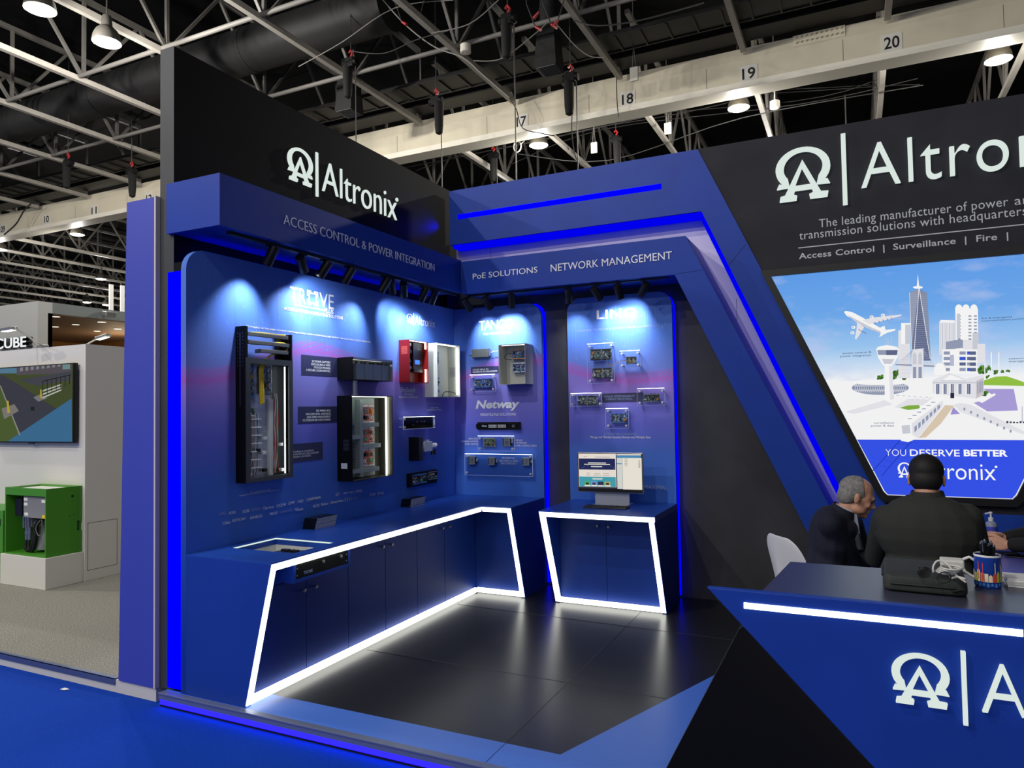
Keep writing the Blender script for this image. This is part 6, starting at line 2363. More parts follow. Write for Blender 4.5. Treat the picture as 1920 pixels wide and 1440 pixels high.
chair((q.x+.20, 4.76), .62, 'white shell chair behind the man in the navy suit', .48, q.z-.53)
chair((pelv2.x, 4.0), math.pi/2+.05, 'white shell chair under the broad man seen from behind', .47, .36)
chair((pelv3.x, pelv3.y), math.pi, 'white shell chair of the person with clasped hands', .47, .40)
# ------------------------------------------------------------------ the hall: roof, far walls, numbered beam, trusses
HZ = 12.45
m_ = MB()
m_.box((-78, -18, HZ), (30, 68, HZ+.2))
struct(m_.build('ceiling', mat('roof_black', (6, 6, 7), .9, spec=.1)))
m_ = MB()
m_.box((-78, 67.8, FLOORZ), (30, 68, HZ))
struct(m_.build('wall_far', mat('hall_wall_dark', (40, 38, 36), .8)))
m_ = MB()
m_.box((-78.2, -18, FLOORZ), (-78, 68, HZ))
struct(m_.build('wall_hall_left', MATS['hall_wall_dark']))
m_ = MB()
m_.box((30, -2, FLOORZ), (30.2, 68, HZ))
struct(m_.build('wall_hall_right', MATS['hall_wall_dark']))

cream = mat('cream_beam_paint', (222, 214, 190), .6, var=.06, vscale=1.5)
YBM = 17.6
TX = lambda n: -8.2+3.03*(n-17)
def hall_beam(y_, name, lab, x0, x1):
    t = thing(name, lab, 'beam', ((x0+x1)/2, y_, 9.3))
    m_ = MB()
    m_.box((x0, y_, 9.44), (x1, y_+.5, 9.98))
    m_.hexa([(x0, y_, 9.98), (x1, y_, 9.98), (x1, y_+.5, 9.98), (x0, y_+.5, 9.98), (x0, y_+.06, 10.28), (x1, y_+.06, 10.28), (x1, y_+.5, 10.28), (x0, y_+.5, 10.28)])
    m_.build('web', cream, t)
    m_ = MB()
    m_.box((x0, y_-.07, 9.27), (x1, y_+.5, 9.36))
    m_.box((x0, y_-.05, 9.36), (x1, y_+.5, 9.44))
    m_.build('bottom_flange', mat('flange_lit', (246, 242, 226), .5), t, bevel=.01)  # paler than the web; light from below put into the colour
    m_ = MB()
    n0 = int((x0+8.2)/3.03)
    for k in range(n0, int((x1+8.2)/3.03)+1):
        x = -8.2+3.03*k-.9
        m_.box((x-.008, y_-.002, 9.46), (x+.008, y_, 9.95))
    m_.build('panel_joint', mat('beam_joint', (150, 142, 122), .7), t)
    return t
bm_ = hall_beam(YBM, 'hall_beam', 'long cream-coloured hall beam carrying black bay numbers', -42, 9)
hall_beam(41.5, 'hall_beam', 'second cream hall beam far off behind the roof trusses of the far bay', -77, 12)
FBM = F((0, YBM-.002, 0), (1, 0, 0), (0, 0, 1))
white_plate = mat('number_plate_white', (226, 224, 214), .5)
inkb = mat('number_ink', (16, 16, 18), .5)
for s, u, v in (('09', 6, 430), ('10', 88, 411), ('11', 177, 395), ('12', 280, 372), ('17', 978, 228), ('18', 1177, 186), ('19', 1404, 138), ('20', 1672, 80)):
    p = P(1, YBM, u, v)
    t = thing('bay_number', 'white plate with the black bay number %s on the cream hall beam' % {'09': 'nine', '10': 'ten', '11': 'eleven', '12': 'twelve', '17': 'seventeen', '18': 'eighteen', '19': 'nineteen', '20': 'twenty'}[s], 'number sign', p)
    m_ = MB()
    m_.fbox(FBM, p.x-.20, p.x+.20, p.z-.20, p.z+.20, 0, .012)
    m_.build('plate', white_plate, t)
    text(FBM, s, p.x-.15, p.z-.135, p.x+.15, p.z+.135, inkb, t, 'numeral', c=.012, depth=.003, bold=.015)
p = P(1, YBM, 1535, 68)
t = thing('cable_clip_row', 'pale perforated plate on the upper edge of the cream beam between numbers nineteen and twenty', 'plate', p)
for k in range(10):
    for j in (0, 1):
        x = p.x-.48+.105*k
        z_ = p.z+.06-.12*j
        m_ = MB()
        m_.bar((x, YBM+.015-.03, z_), (x+.04, YBM-.03, z_+.03), .03, .02)
        m_.build('clip', mat('clip_beige', (170, 162, 142), .6), t)
m_ = MB()
m_.box((p.x-.55, YBM-.006, p.z-.13), (p.x+.55, YBM+.0, p.z+.13))
m_.build('plate', cream, t)

tm = mat('truss_shaded_grey', (92, 90, 86), .55, var=.08, vscale=4)  # webs and top chord darkened to look shaded
tc = mat('truss_chord_lit', (164, 160, 152), .5, var=.08, vscale=4)  # same steel, brightness of the lit undersides put into the colour
MESHBAR = {}
def unit_bar(k='b'):
    if k not in MESHBAR:
        m_ = MB()
        m_.box((-.5, -.5, 0), (.5, .5, 1))
        me = D.meshes.new('member')
        me.from_pydata([tuple(p) for p in m_.v], [], m_.f)
        me.materials.append(tc if k == 'c' else tm)
        MESHBAR[k] = me
    return MESHBAR[k]
def member(name, p, q, w_, parent):
    p, q = Vector(p), Vector(q)
    o = D.objects.new(name, unit_bar('c' if name == 'bottom_chord' else 'b'))
    COL.objects.link(o)
    o.parent = parent
    d = q-p
    R = d.to_track_quat('Z', 'Y').to_matrix().to_4x4()
    o.matrix_local = Matrix.Translation(p) @ R @ Matrix.Diagonal((w_, w_, d.length, 1))
    return o
def truss(x, y0_, y1_, label, group=None, twin=True):
    t = thing('roof_truss', label, 'truss', (x, y0_, 10.15), group)
    L_ = y1_-y0_
    # bottom chord: a channel pair seen from below
    member('bottom_chord', (0, 0, 0), (0, L_, 0), .13, t)
    if twin:
        member('top_chord', (0, 0, 2.1), (0, L_, 2.1), .12, t)
    n = int(L_/3.05)
    for k in range(n+1):
        y_ = L_-3.05*k
        if y_ < 0: break
        member('post', (0, y_, .05), (0, y_, 2.1), .075, t)
        for s in (-1, 1):
            y2 = y_+1.52*s
            if 0 <= y2 <= L_:
                member('diagonal', (0, y_, .05), (0, y2, 2.1), .07, t)
    return t
NUMW = {9: 'nine', 10: 'ten', 11: 'eleven', 12: 'twelve', 13: 'thirteen', 14: 'fourteen', 15: 'fifteen', 16: 'sixteen', 17: 'seventeen', 18: 'eighteen', 19: 'nineteen', 20: 'twenty', 21: 'twenty-one'}
for n in range(9, 22):
    truss(TX(n), -1.0, 17.45, 'pale steel roof truss meeting the near face of the cream beam at bay %s' % NUMW[n])
for n in [8-k for k in range(0, 14)]+[15, 16, 17, 18, 19, 20, 21]:
    truss(TX(n), 18.2, 41.4, 'pale steel roof truss in the bay behind the numbered beam', 'roof trusses behind the numbered beam')
for n in (0, -2, -4, -6, -8):
    truss(TX(n)-2, 42.1, 66.0, 'pale steel roof truss in the farthest bay over the left neighbours', 'roof trusses of the farthest bay')
br = mat('brace_dark_steel', (104, 102, 98), .6)
for y_, z_, lab in ((14.25, 10.2, 'long grey brace pipe tying the truss feet together closer to the cream beam'), (11.2, 10.2, 'long grey brace pipe tying the truss feet together farther from the cream beam'), (9.7, 12.1, 'grey brace pipe tying the tops of the trusses together above the lamps')):
    t = tag(MB().cyl((-34, y_, z_), (6, y_, z_), .055, seg=10).build('brace_pipe', br, None, True), lab, 'brace')
# red fire main glimpsed above the trusses
tag(MB().cyl((-36, 8.2, 12.2), (-4, 8.2, 12.2), .05, seg=10).build('fire_main', mat('pipe_red', (110, 24, 28), .5), None, True), 'thin red pipe high under the roof above the left trusses', 'pipe')

duct_m = mat('duct_black', (22, 22, 23), .7, bump=.1, bscale=3)
t = thing('air_duct', 'wide black round air duct running across the roof over the near trusses', 'duct', (-20, 13.7, 11.25))
m_ = MB()
m_.cyl((-46, 13.7, 11.25), (-9.6, 13.7, 11.25), .56, seg=28)
m_.build('tube', duct_m, t, True)
for x in range(-44, -9, 6):
    m_ = MB()
    m_.lathe([(.575, -.05), (.585, 0), (.575, .05)], (x, 13.7, 11.25), 28, (1, 0, 0))
    m_.build('joint_band', duct_m, t, True)
t = thing('air_duct', 'black round air duct in the bay behind the numbered beam over the logo wall', 'duct', (-2, 27, 10.7))
m_ = MB()
m_.cyl((-16, 27, 10.6), (12, 27, 10.6), .62, seg=24)
m_.build('tube', duct_m, t, True)
m_ = MB()
for x in (-12, -6, 0, 6):
    m_.bar((x, 27, 11.2), (x, 27, 12.4), .04)
m_.build('hanger', br, t)
def diffuser(u, v, lab):
    c = P(1, 15.1, u, v)
    t = thing('air_diffuser', lab, 'air outlet', c)
    m_ = MB()
    m_.cyl(c+V((0, 0, .8)), V((c.x, c.y, HZ)), .20, seg=20)
    m_.build('neck', duct_m, t, True)
    m_ = MB()
    a, b_ = .27, .21
    m_.hexa([c+V(q) for q in ((-a, -a, 0), (a, -a, 0), (a, a, 0), (-a, a, 0), (-b_, -b_, .9), (b_, -b_, .9), (b_, b_, .9), (-b_, b_, .9))])
    m_.build('box', duct_m, t)
    m_ = MB()
    for k in range(9):
        m_.box(c+V((-.24, -.24+.06*k-.01, -.02)), c+V((.24, -.24+.06*k+.01, 0)))
    m_.build('grille', mat('grille_grey', (70, 70, 70), .5), t)
diffuser(1030, 132, 'black square air outlet hanging between bay numbers seventeen and eighteen')
diffuser(655, 212, 'black square air outlet hanging just over the top of the black side wall')

tray_m = mat('tray_black', (6, 6, 6), .5)
t = thing('cable_tray', 'black ladder cable tray running along in front of the cream beam', 'cable tray', (-15, 16.2, 10.4))
m_ = MB()
for y_ in (15.75, 16.55):
    m_.box((-42, y_-.02, 10.34), (8, y_+.02, 10.44))
m_.build('side_rail', mat('tray_rail', (26, 26, 26), .5), t)
rung = MB().box((-42.02, 15.76, 10.33), (-41.98, 16.54, 10.36)).build('rung', MATS['tray_rail'], t)
for k in range(1, 84):
    o = rung.copy()
    COL.objects.link(o)
    o.location.x += .6*k
m_ = MB()
m_.box((-42, 15.8, 10.37), (8, 16.5, 10.40))
m_.build('cables', tray_m, t)
tag(MB().box((-44, 16.9, 10.35), (9, 17.5, 10.95)).build('roof_purlin', tray_m), 'dark roof purlin just above the cream beam', 'purlin')

# ------------------------------------------------------------------ lamps
for (u, v), lab in (((75, 18), 'high bay lamp cut by the upper edge of the picture over the left trusses'), ((200, 80), 'high bay lamp hanging over the left trusses beside the black side wall'),
                    ((145, 440), 'high bay lamp under bay number eleven at the cream beam'), ((0, 468), 'high bay lamp under bay number nine at the cream beam'),
                    ((1010, 273), 'high bay lamp below bay number seventeen'), ((1385, 203), 'high bay lamp below bay number nineteen'), ((1872, 113), 'high bay lamp below and past bay number twenty')):
    high_bay(P(2, 9.4, u, v), lab)
for (u, v), lab in (((163, 567), 'small distant high bay lamp just over the grey neighbouring stand'), ((200, 572), 'small distant high bay lamp beside the white posts of the grey neighbouring stand')):
    high_bay(P(2, 9.4, u, v), lab, 220)
# the same rows go on over the aisle and behind the viewer
for x, y_, k in ((-13.7, 2.5, 1.2), (-13.7, -5, 1.2), (-8.1, -5, 1.2), (-4.6, -1.2, .9), (-2.5, -5, .5), (3.1, -5, .3), (-20, 3, 1), (-26, 6, 1), (-8.1, -11, 1), (-2.5, -11, .4), (3.1, -11, .3), (-2.5, 26, .25), (-13, 26, .25), (-26, 28, .25), (-38, 26, .25)):  # lamp nearest the stand is off the rows, added to light right-facing sides
    high_bay((x, y_, 9.4), 'high bay lamp of the hall, outside the picture', HALL_W*k)

# ------------------------------------------------------------------ chain hoists, sensors, cables
hook_m = mat('hook_red', (150, 30, 34), .45)
bag_m = mat('chain_bag', (5, 5, 5), .85)
chain_m = mat('chain_steel', (80, 80, 80), .4, .6)
def hoist(bag, lab, y_, body=None, drop=4.2, top=12.45):
    c = P(1, y_, *bag)
    b = c+V((.05, 0, .62)) if body is None else P(1, y_, *body)
    t = thing('chain_hoist', lab, 'hoist', b)
    m_ = MB()
    m_.box(b+V((-.12, -.09, -.11)), b+V((.12, .09, .11)))
    m_.cyl(b+V((-.18, 0, 0)), b+V((.18, 0, 0)), .09)
    m_.build('motor', mat('hoist_black', (6, 6, 7), .6, spec=.2), t, bevel=.02)
    m_ = MB()
    m_.tube([b+V((0, 0, .14)), b+V((.05, 0, .22)), b+V((0, 0, .30)), b+V((-.05, 0, .24))], .028, 8)
    m_.build('hook', hook_m, t, True)
    m_ = MB()
    m_.cyl(b+V((0, 0, .28)), V((b.x, b.y, top)), .012, seg=6)
    m_.build('suspension_chain', chain_m, t)
    m_ = MB()
    m_.lathe([(.02, -.42), (.085, -.38), (.105, -.2), (.115, .34), (.10, .36), (.085, .28)], c, 14)
    m_.build('chain_bag', bag_m, t, True)
    if drop:
        m_ = MB()
        m_.cyl(b+V((.13, 0, -.1)), b+V((.13, 0, -drop)), .013, seg=6)
        m_.build('load_chain', chain_m, t)
    return t
hoist((652, 152), 'black chain hoist hanging above the top of the black side wall', 13.2, (658, 118), 3.4)
hoist((823, 220), 'black chain hoist hanging between the side wall and bay number seventeen', 14.4, (818, 190))
hoist((1067, 182), 'black chain hoist with a long black bag left of bay number eighteen', 14.6, (1070, 146))
hoist((950, 72), 'black chain hoist at the top edge above bay number seventeen', 12.4, (952, 38), 6.5)
hoist((125, 328), 'black chain bag hanging from the left trusses over the neighbouring stand', 13.4, (128, 306), 0)
hoist((248, 345), 'black chain bag hanging right beside the black side wall', 14.4, (247, 322), 0)
hoist((1157, 285), 'black chain hoist behind the cream beam right of bay number eighteen', 21, (1155, 262), 2.5)
hoist((925, 318), 'black chain hoist behind the cream beam over the inner corner of the stand', 21, (925, 292), 2.5)
sw_ = mat('sensor_white', (205, 202, 190), .5)
for (u, v), y_, lab in (((873, 92), 14.1, 'white round sensor drum on the truss left of bay number seventeen'), ((222, 266), 14.6, 'white round sensor drum on the left trusses beside the black side wall'), ((1453, 197), 19.5, 'white round sensor drum behind the cream beam right of bay number nineteen')):
    c = P(1, y_, u, v)
    t = thing('ceiling_sensor', lab, 'sensor', c)
    m_ = MB()
    m_.lathe([(.105, -.09), (.125, -.08), (.125, .09), (.10, .11)], c, 20)
    m_.build('drum', sw_, t, True)
    m_ = MB()
    m_.lathe([(.09, -.091), (.001, -.088)], c, 20, closed_ends=False)
    m_.build('diffuser', mat('sensor_face', (180, 176, 160), .5), t)
    m_ = MB()
    m_.cyl(c+V((0, 0, .1)), V((c.x, c.y, 10.1 if y_ < 18 else HZ)), .02, seg=8)
    m_.build('stem', br, t)
for (u, v), y_, lab in (((1189, 139), 16.5, 'white access point box hanging before the beam right of bay number eighteen'), ((1252, 241), 20.5, 'small white box hanging behind the cream beam between numbers eighteen and nineteen'), ((1114, 277), 21, 'small white box hanging behind the cream beam under bay number eighteen')):
    c = P(1, y_, u, v)
    t = thing('access_point', lab, 'wireless box', c)
    m_ = MB()
    m_.box(c+V((-.10, -.03, -.17)), c+V((.10, .03, .17)))
    m_.build('case', sw_, t, bevel=.015)
    m_ = MB()
    for d in (-.04, .04):
        m_.bar(c+V((d, 0, .17)), c+V((0, 0, .75)), .012)
    m_.bar(c+V((0, 0, .74)), V((c.x, c.y, HZ)), .012)
    m_.build('hanger', br, t)
cab_w = mat('cable_grey', (112, 110, 105), .6)
cab_d = mat('cable_dark', (40, 40, 40), .7)
def hung(pts, y_, r_, m2, lab, cat='cable'):
    ps = [P(1, y_+(p[2] if len(p) > 2 else 0), p[0], p[1]) for p in pts]
    o = wire(ps, r_, m2, None, 'hanging_cable')
    return tag(o, lab, cat)
hung([(718, 0), (762, 48), (815, 88), (868, 108), (905, 140), (955, 183)], 13.0, .016, cab_w, 'thick pale cable sagging along the truss to bay number seventeen')
hung([(955, 183), (968, 205), (980, 240), (1015, 250), (1040, 255)], 17.0, .013, cab_d, 'dark cable loop drooping over bay number seventeen')
hung([(560, 125), (640, 80), (740, 15), (850, 0)], 12.5, .011, cab_w, 'pale cable slung below the black air duct')
hung([(810, 62), (880, 45), (935, 0)], 12.8, .012, cab_w, 'pale cable rising to the upper edge near the hoist')
hung([(658, 96), (720, 100), (780, 75), (840, 58)], 12.8, .012, cab_d, 'dark cable between the two hoists over the side wall')
hung([(888, 114), (940, 110), (1000, 66), (1028, 40)], 13.0, .011, cab_w, 'pale cable hanging from the sensor drum to the red plugs')
hung([(1040, 40), (1075, 82), (1105, 105), (1132, 108)], 13.0, .010, cab_w, 'pale cable drooping right of the black air outlet')
hung([(1075, 38), (1120, 48), (1200, 38), (1320, 5)], 13.5, .014, cab_d, 'dark cable stretched along the roof over bay number eighteen')
hung([(1090, 312), (1078, 290), (1072, 240), (1075, 170)], 15.0, .012, cab_d, 'thin dark cable hanging down across the cream beam')
hung([(1160, 220), (1157, 190), (1156, 140)], 17.3, .012, cab_d, 'thin dark cord crossing the beam left of number eighteen')
hung([(8, 440), (30, 420), (45, 395), (58, 382)], 16.9, .03, cab_d, 'dark cable bundle drooping in front of bay number nine')
r = random.Random(15)
for k in range(9):
    x0 = 880+r.uniform(-160, 100)
    hung([(x0, 300+r.uniform(-12, 25)), (x0+170, 292-12*k+r.uniform(-6, 14)), (x0+420+30*k, 226-8*k+r.uniform(-8, 12)), (min(1900, x0+760), 150+r.uniform(-12, 10))], 21+.4*k, .014, cab_d, 'thin dark cable strung along the far bay behind the cream beam').__setitem__('group', 'cables behind the cream beam')
for (u, v), dx in (((1000, 35), 1), ((1014, 56), -1), ((1036, 50), 1), ((1044, 52), -1), ((780, 36), 1), ((762, 46), -1)):
    c = P(1, 12.9, u, v)
    t = thing('power_plug', 'red power plug dangling among the roof cables', 'plug', c, 'red power plugs among the roof cables')
    MB().tube([c, c+V((.12*dx, 0, .10))], [.035, .025], 8).build('plug_body', hook_m, t, True)
    MB().tube([c+V((.12*dx, 0, .10)), c+V((.3*dx, 0, .6)), V((c.x+.4*dx, c.y, HZ))], .012, 6).build('lead', cab_d, t, True)
c = P(1, 19, 970, 275)
t = thing('cable_coil', 'small coil of pale cable hanging below bay number seventeen', 'cable coil', c)
MB().tube([c+V((.12*math.cos(k*.4), 0, .16*math.sin(k*.4))) for k in range(16)], .02, 6, closed=True).build('coil', cab_w, t, True)
MB().tube([c+V((.11, 0, .06)), c+V((.6, 0, .35)), V((c.x+.9, c.y, HZ))], .012, 6).build('lead', cab_w, t, True)

# ------------------------------------------------------------------ neighbouring stand on the left
m_ = MB()
m_.box((-32, 3.10, FLOORZ), (-3.985, 9.0, -.004))
struct(m_.build('floor_neighbour', mat('white_plinth_edge', (206, 204, 200), .6)))
m_ = MB()
m_.box((-32, 3.12, -.004), (-4.34, 9.0, 0.0))
struct(m_.build('floor_neighbour_carpet', M['greycarpet']))
m_ = MB()
e_ = P(1, 3.09, 214, 1280).x
m_.box((-32, 3.092, -.036), (e_, 3.0995, .003))
m_.box((-32, 3.092, .0005), (e_, 3.125, .003))
struct(m_.build('trim_3', mat('steel_blue_profile', (96, 110, 150), .35, .5)))
wx, wy, wz = -7.21, 4.77, 2.455
m_ = MB()
m_.box((-13, wy, 0.0005), (wx, 6.3, wz))
wl = struct(m_.build('wall_neighbour', M['offwhite']))
gap = mat('hatch_gap', (90, 88, 84), .8)
FNb = F((wx, 0, 0), (0, 1, 0), (0, 0, 1))
m_ = MB()
h0, h1 = P(0, wx, 164, 1070), P(0, wx, 220, 972)
for q in ((h0.y, h0.y+.004, h0.z, h1.z), (h1.y-.004, h1.y, h0.z, h1.z), (h0.y, h1.y, h0.z, h0.z+.004), (h0.y, h1.y, h1.z-.004, h1.z)):
    m_.fbox(FNb, *q, 0, .0012)
struct(m_.build('trim_4', gap))
t = tag(MB().box((-7.97, 4.38, .001), (-7.22, 4.768, .307)).build('display_plinth', M['offwhite'], None, False, .003), 'low off-white plinth under the green machine on the grey carpet', 'plinth')

# television
t = thing('television', 'wall television showing a gate across a driveway on the white neighbouring wall', 'television', (-8, 4.72, 1.42))
ty = 4.70
pa, pb = P(1, ty, 138, 680), P(1, ty, 140, 831)
tx1_, tz0_, tz1_ = pa.x, pb.z, pa.z
tx0_ = tx1_-(tz1_-tz0_)*1.75
FTV = F((0, ty, 0), (1, 0, 0), (0, 0, 1))
m_ = MB()
m_.fbox(FTV, tx0_, tx1_, tz0_, tz1_, -.05, 0)
m_.build('housing', M['blackplastic'], t, bevel=.004)
SM = []
SN = {}
def sc_(*c):
    if c not in SN:
        SN[c] = len(SM); SM.append(glow('tv_%d_%d_%d' % c, c, .75))
    return SN[c]
m_ = MB()
lz = [.001]
def tp_(u, v):
    q = P(1, ty, u/4.758, 660+v/4.758)
    return q.x, q.z
def tpoly(pts, col):
    lz[0] += .0001
    m_.add([FTV(max(tx0_+.012, min(tx1_-.012, tp_(u, v)[0])), max(tz0_+.014, min(tz1_-.012, tp_(u, v)[1])), lz[0]) for u, v in pts], [tuple(range(len(pts)))], sc_(*col))
tpoly([(-700, 60), (660, 60), (660, 860), (-700, 860)], (74, 84, 52))
tpoly([(-700, 60), (160, 140), (160, 190), (-700, 230)], (92, 132, 160))
tpoly([(150, 110), (640, 60), (640, 190), (150, 205)], (92, 86, 92))
for k in range(9): tpoly([(180+48*k, 138-5*k), (206+48*k, 135-5*k), (206+48*k, 170-6*k), (180+48*k, 174-6*k)], (140, 140, 150))
tpoly([(160, 250), (640, 170), (640, 250), (330, 300)], (74, 76, 84))
tpoly([(-400, 215), (40, 210), (505, 505), (190, 730), (-40, 240)], (66, 68, 78))
tpoly([(-700, 300), (0, 300), (110, 560), (180, 745), (60, 860), (-700, 860)], (84, 100, 56))
tpoly([(70, 810), (640, 415), (660, 830), (70, 830)], (66, 116, 156))
tpoly([(0, 300), (10, 300), (115, 565), (185, 740), (172, 740)], (150, 148, 142))
tpoly([(15, 505), (130, 465), (170, 525), (40, 600)], (132, 128, 124))
tpoly([(62, 435), (78, 435), (92, 540), (68, 545)], (196, 172, 60))
tpoly([(300, 405), (365, 375), (425, 412), (345, 442)], (132, 128, 124))
tpoly([(360, 335), (372, 335), (378, 410), (362, 410)], (196, 172, 60))
for k in range(3): tpoly([(380, 350+30*k-8), (550, 290+24*k-6), (550, 302+24*k-6), (380, 364+30*k-8)], (196, 200, 190))
for k in range(7): tpoly([(382+40*k, 262-9*k), (387+40*k, 261-9*k), (387+40*k, 402-19*k), (382+40*k, 404-19*k)], (28, 28, 32))
tpoly([(382, 258), (635, 200), (635, 206), (382, 265)], (28, 28, 32))
tpoly([(277, 488), (312, 488), (312, 522), (277, 522)], (40, 42, 50))
tpoly([(562, 112), (628, 108), (628, 152), (562, 156)], (120, 150, 150))
m_.build('screen', SM, t)
m_ = MB()
m_.fbox(FTV, (tx0_+tx1_)/2-.04, (tx0_+tx1_)/2+.04, tz0_-.012, tz0_, -.03, -.005)
m_.fbox(FTV, (tx0_+tx1_)/2-.3, (tx0_+tx1_)/2+.3, 1.7, 1.95, -.068, -.05)
m_.build('mount', M['blackplastic'], t)

# green hydraulic unit
gx0, gx1, gy0, gy1, gz0, gz1 = -7.93, -7.25, 4.40, 4.765, .3085, .985
grn = mat('green_powder_coat', (66, 138, 34), .45)
t = thing('hydraulic_unit', 'green open-fronted hydraulic gate machine on the off-white plinth', 'machine', (-7.6, 4.58, gz0))
e = .014
m_ = MB()
m_.box((gx1-e, gy0, gz0), (gx1, gy1-.05, gz1)); m_.box((gx1-e, gy1-.05, gz0), (gx1, gy1, gz0+.22)); m_.box((gx1-e, gy1-.05, gz0+.32), (gx1, gy1, gz1))
m_.build('side_panel', grn, t)
m_ = MB()
m_.box((gx0, gy0, gz0), (gx0+e, gy1, gz1))
m_.build('side_panel', grn, t)
m_ = MB()
m_.box((gx0+e, gy1-e, gz0), (gx1-e, gy1, gz1))
m_.build('back_panel', grn, t)
m_ = MB()
m_.box((gx0+e, gy0, gz1-.075), (gx1-e, gy0+.02, gz1)); m_.box((gx0+e, gy0+.02, gz1-.02), (gx0+.08, gy1-e, gz1)); m_.box((gx0+.08, gy1-.06, gz1-.02), (gx1-e, gy1-e, gz1))
m_.build('top_frame', grn, t)
m_ = MB()
m_.box((gx0+.08, gy0+.02, gz1-.03), (gx1-e, gy1-.06, gz1-.015))
m_.build('top_tray', M['white'], t)
m_ = MB()
m_.box((gx0+e, gy0, gz0), (gx1-e, gy1-e, gz0+.012))
m_.build('base_plate', grn, t)
m_ = MB()
m_.box((gx0+.26, gy0+.03, gz1-.30), (gx1-.02, gy0+.12, gz1-.085))
cb = m_.build('control_box', mat('control_grey', (150, 150, 146), .4, .3), t, bevel=.004)
for x, z_, c_ in ((gx0+.27, gz1-.13, 'white'), (gx0+.27, gz1-.18, 'white'), (gx0+.28, gz1-.28, 'white'), (gx1-.12, gz1-.14, 'white')):
    m_ = MB()
    m_.box((x, gy0+.0285, z_), (x+.06, gy0+.0295, z_+.03))
    m_.build('sticker', cm[c_], cb)
m_ = MB()
m_.box((gx1-.11, gy0+.0285, gz1-.298), (gx1-.02, gy0+.0295, gz1-.262))
m_.build('warning_sticker', cm['yellow'], cb)
m_ = MB()
m_.lathe([(.10, 0), (.105, .02), (.105, .28), (.09, .30), (.001, .30)], (gx0+.36, gy0+.2, gz0+.04), 22)
m_.build('reservoir', mat('tank_grey', (140, 142, 144), .45), t, True)
m_ = MB()
m_.lathe([(.08, 0), (.08, .14), (.07, .15)], (gx0+.36, gy0+.2, gz0+.345), 18)
m_.build('motor', M['blackplastic'], t, True)
m_ = MB()
m_.box((gx0+.14, gy0+.12, gz0+.26), (gx0+.24, gy0+.2, gz0+.40))
for k in range(3):
    m_.cyl((gx0+.13+.04*k, gy0+.11, gz0+.40), (gx0+.13+.04*k, gy0+.11, gz0+.25), .012, seg=10)
m_.build('valve_block', M['steel'], t, bevel=.004)
for k in range(2):
    m_ = MB()
    m_.cyl((gx0+.165+.045*k, gy0+.12, gz0+.13), (gx0+.165+.045*k, gy0+.12, gz0+.26), .016, seg=12)
    m_.lathe([(.022, 0), (.022, .03)], (gx0+.165+.045*k, gy0+.12, gz0+.19), 6)
    m_.build('hose_fitting', M['steel'], t)
    wire([(gx0+.165+.045*k, gy0+.12, gz0+.13), (gx0+.18+.05*k, gy0+.10, gz0+.05), (gx0+.28+.05*k, gy0+.08, gz0+.035), (gx0+.36+.03*k, gy0+.07, gz0+.13), (gx0+.40+.03*k, gy0+.07, gz0+.30), (gx0+.50+.03*k, gy0+.08, gz0+.40), (gx1-.04, gy0+.1, gz0+.41)], .016, M['rubber'], t, 'hose')
for z_ in (.14, .35):
    m_ = MB()
    m_.lathe([(.035, 0), (.035, .03), (.018, .031), (.018, .04), (.001, .04)], (gx1-.06, gy0+.10, gz0+z_), 18, (0, -1, 0))
    m_.build('rubber_mount', M['rubber'], t, True)
    m_ = MB()
    m_.lathe([(.014, .04), (.014, .046), (.001, .046)], (gx1-.06, gy0+.10, gz0+z_), 12, (0, -1, 0))
    m_.build('washer', M['steel'], t, True)
wire([(gx0+.50, gy0+.06, gz0+.36), (gx0+.44, gy0+.05, gz0+.28), (gx0+.48, gy0+.05, gz0+.2), (gx0+.54, gy0+.05, gz0+.24), (gx0+.53, gy0+.05, gz0+.38)], .005, cab_w, t, 'wire')
m_ = MB()
m_.box((gx0+.08, gy0+.05, gz0+.38), (gx0+.2, gy0+.16, gz0+.56))
m_.build('pump_head', M['blackplastic'], t, bevel=.006)
m_ = MB()
m_.cyl((gx1-.0, gy1-.1, gz0+.58), (gx1+.003, gy1-.1, gz0+.58), .012, seg=10)
m_.cyl((gx1, gy1-.13, gz0+.38), (gx1+.003, gy1-.13, gz0+.38), .005, seg=8)
m_.cyl((gx1, gy1-.08, gz0+.39), (gx1+.003, gy1-.08, gz0+.39), .005, seg=8)
m_.build('bolt_hole', cm['black'], t)
t = thing('green_cabinet', 'green metal cabinet just showing beside the plinth at the left picture edge', 'cabinet', (-8.4, 4.5, 0))
m_ = MB()
m_.box((-8.75, 4.42, .002), (-8.0, 4.765, .74))
m_.build('case', grn, t, bevel=.004)
m_ = MB()
m_.box((-8.12, 4.418, .58), (-8.04, 4.4205, .65))
m_.build('latch', cm['black'], t)

# arm lights on the white wall
def arm_light(base, head_, d, lab):
    b = V(base); h = V(head_)
    t = thing('arm_spotlight', lab, 'spotlight', b, 'arm lights over the white neighbouring wall')
    m_ = MB()
    m_.box(b+V((-.05, -.04, 0)), b+V((.05, .04, .05)))
    m_.build('clamp', M['steel'], t, bevel=.006)
    m_ = MB()
    m_.tube([b+V((0, 0, .04)), h], .009, 8)
    m_.build('arm', M['steel'], t)
    m_ = MB()
    m_.bar(h, h+V(d), .07, .035)
    m_.build('head', M['steel'], t, bevel=.008)
    m_ = MB()
    m_.bar(h+V(d)*.1+V((0, 0, -.019)), h+V(d)*.9+V((0, 0, -.019)), .055, .003)
    m_.build('lens', glow('arm_lens', (255, 250, 235), 5), t)
    return t
arm_light((P(1, 4.9, 80, 640).x, 4.9, wz+.0005), P(1, 4.4, 28, 615), (-.18, -.02, -.012), 'silver arm light leaning out over the television')
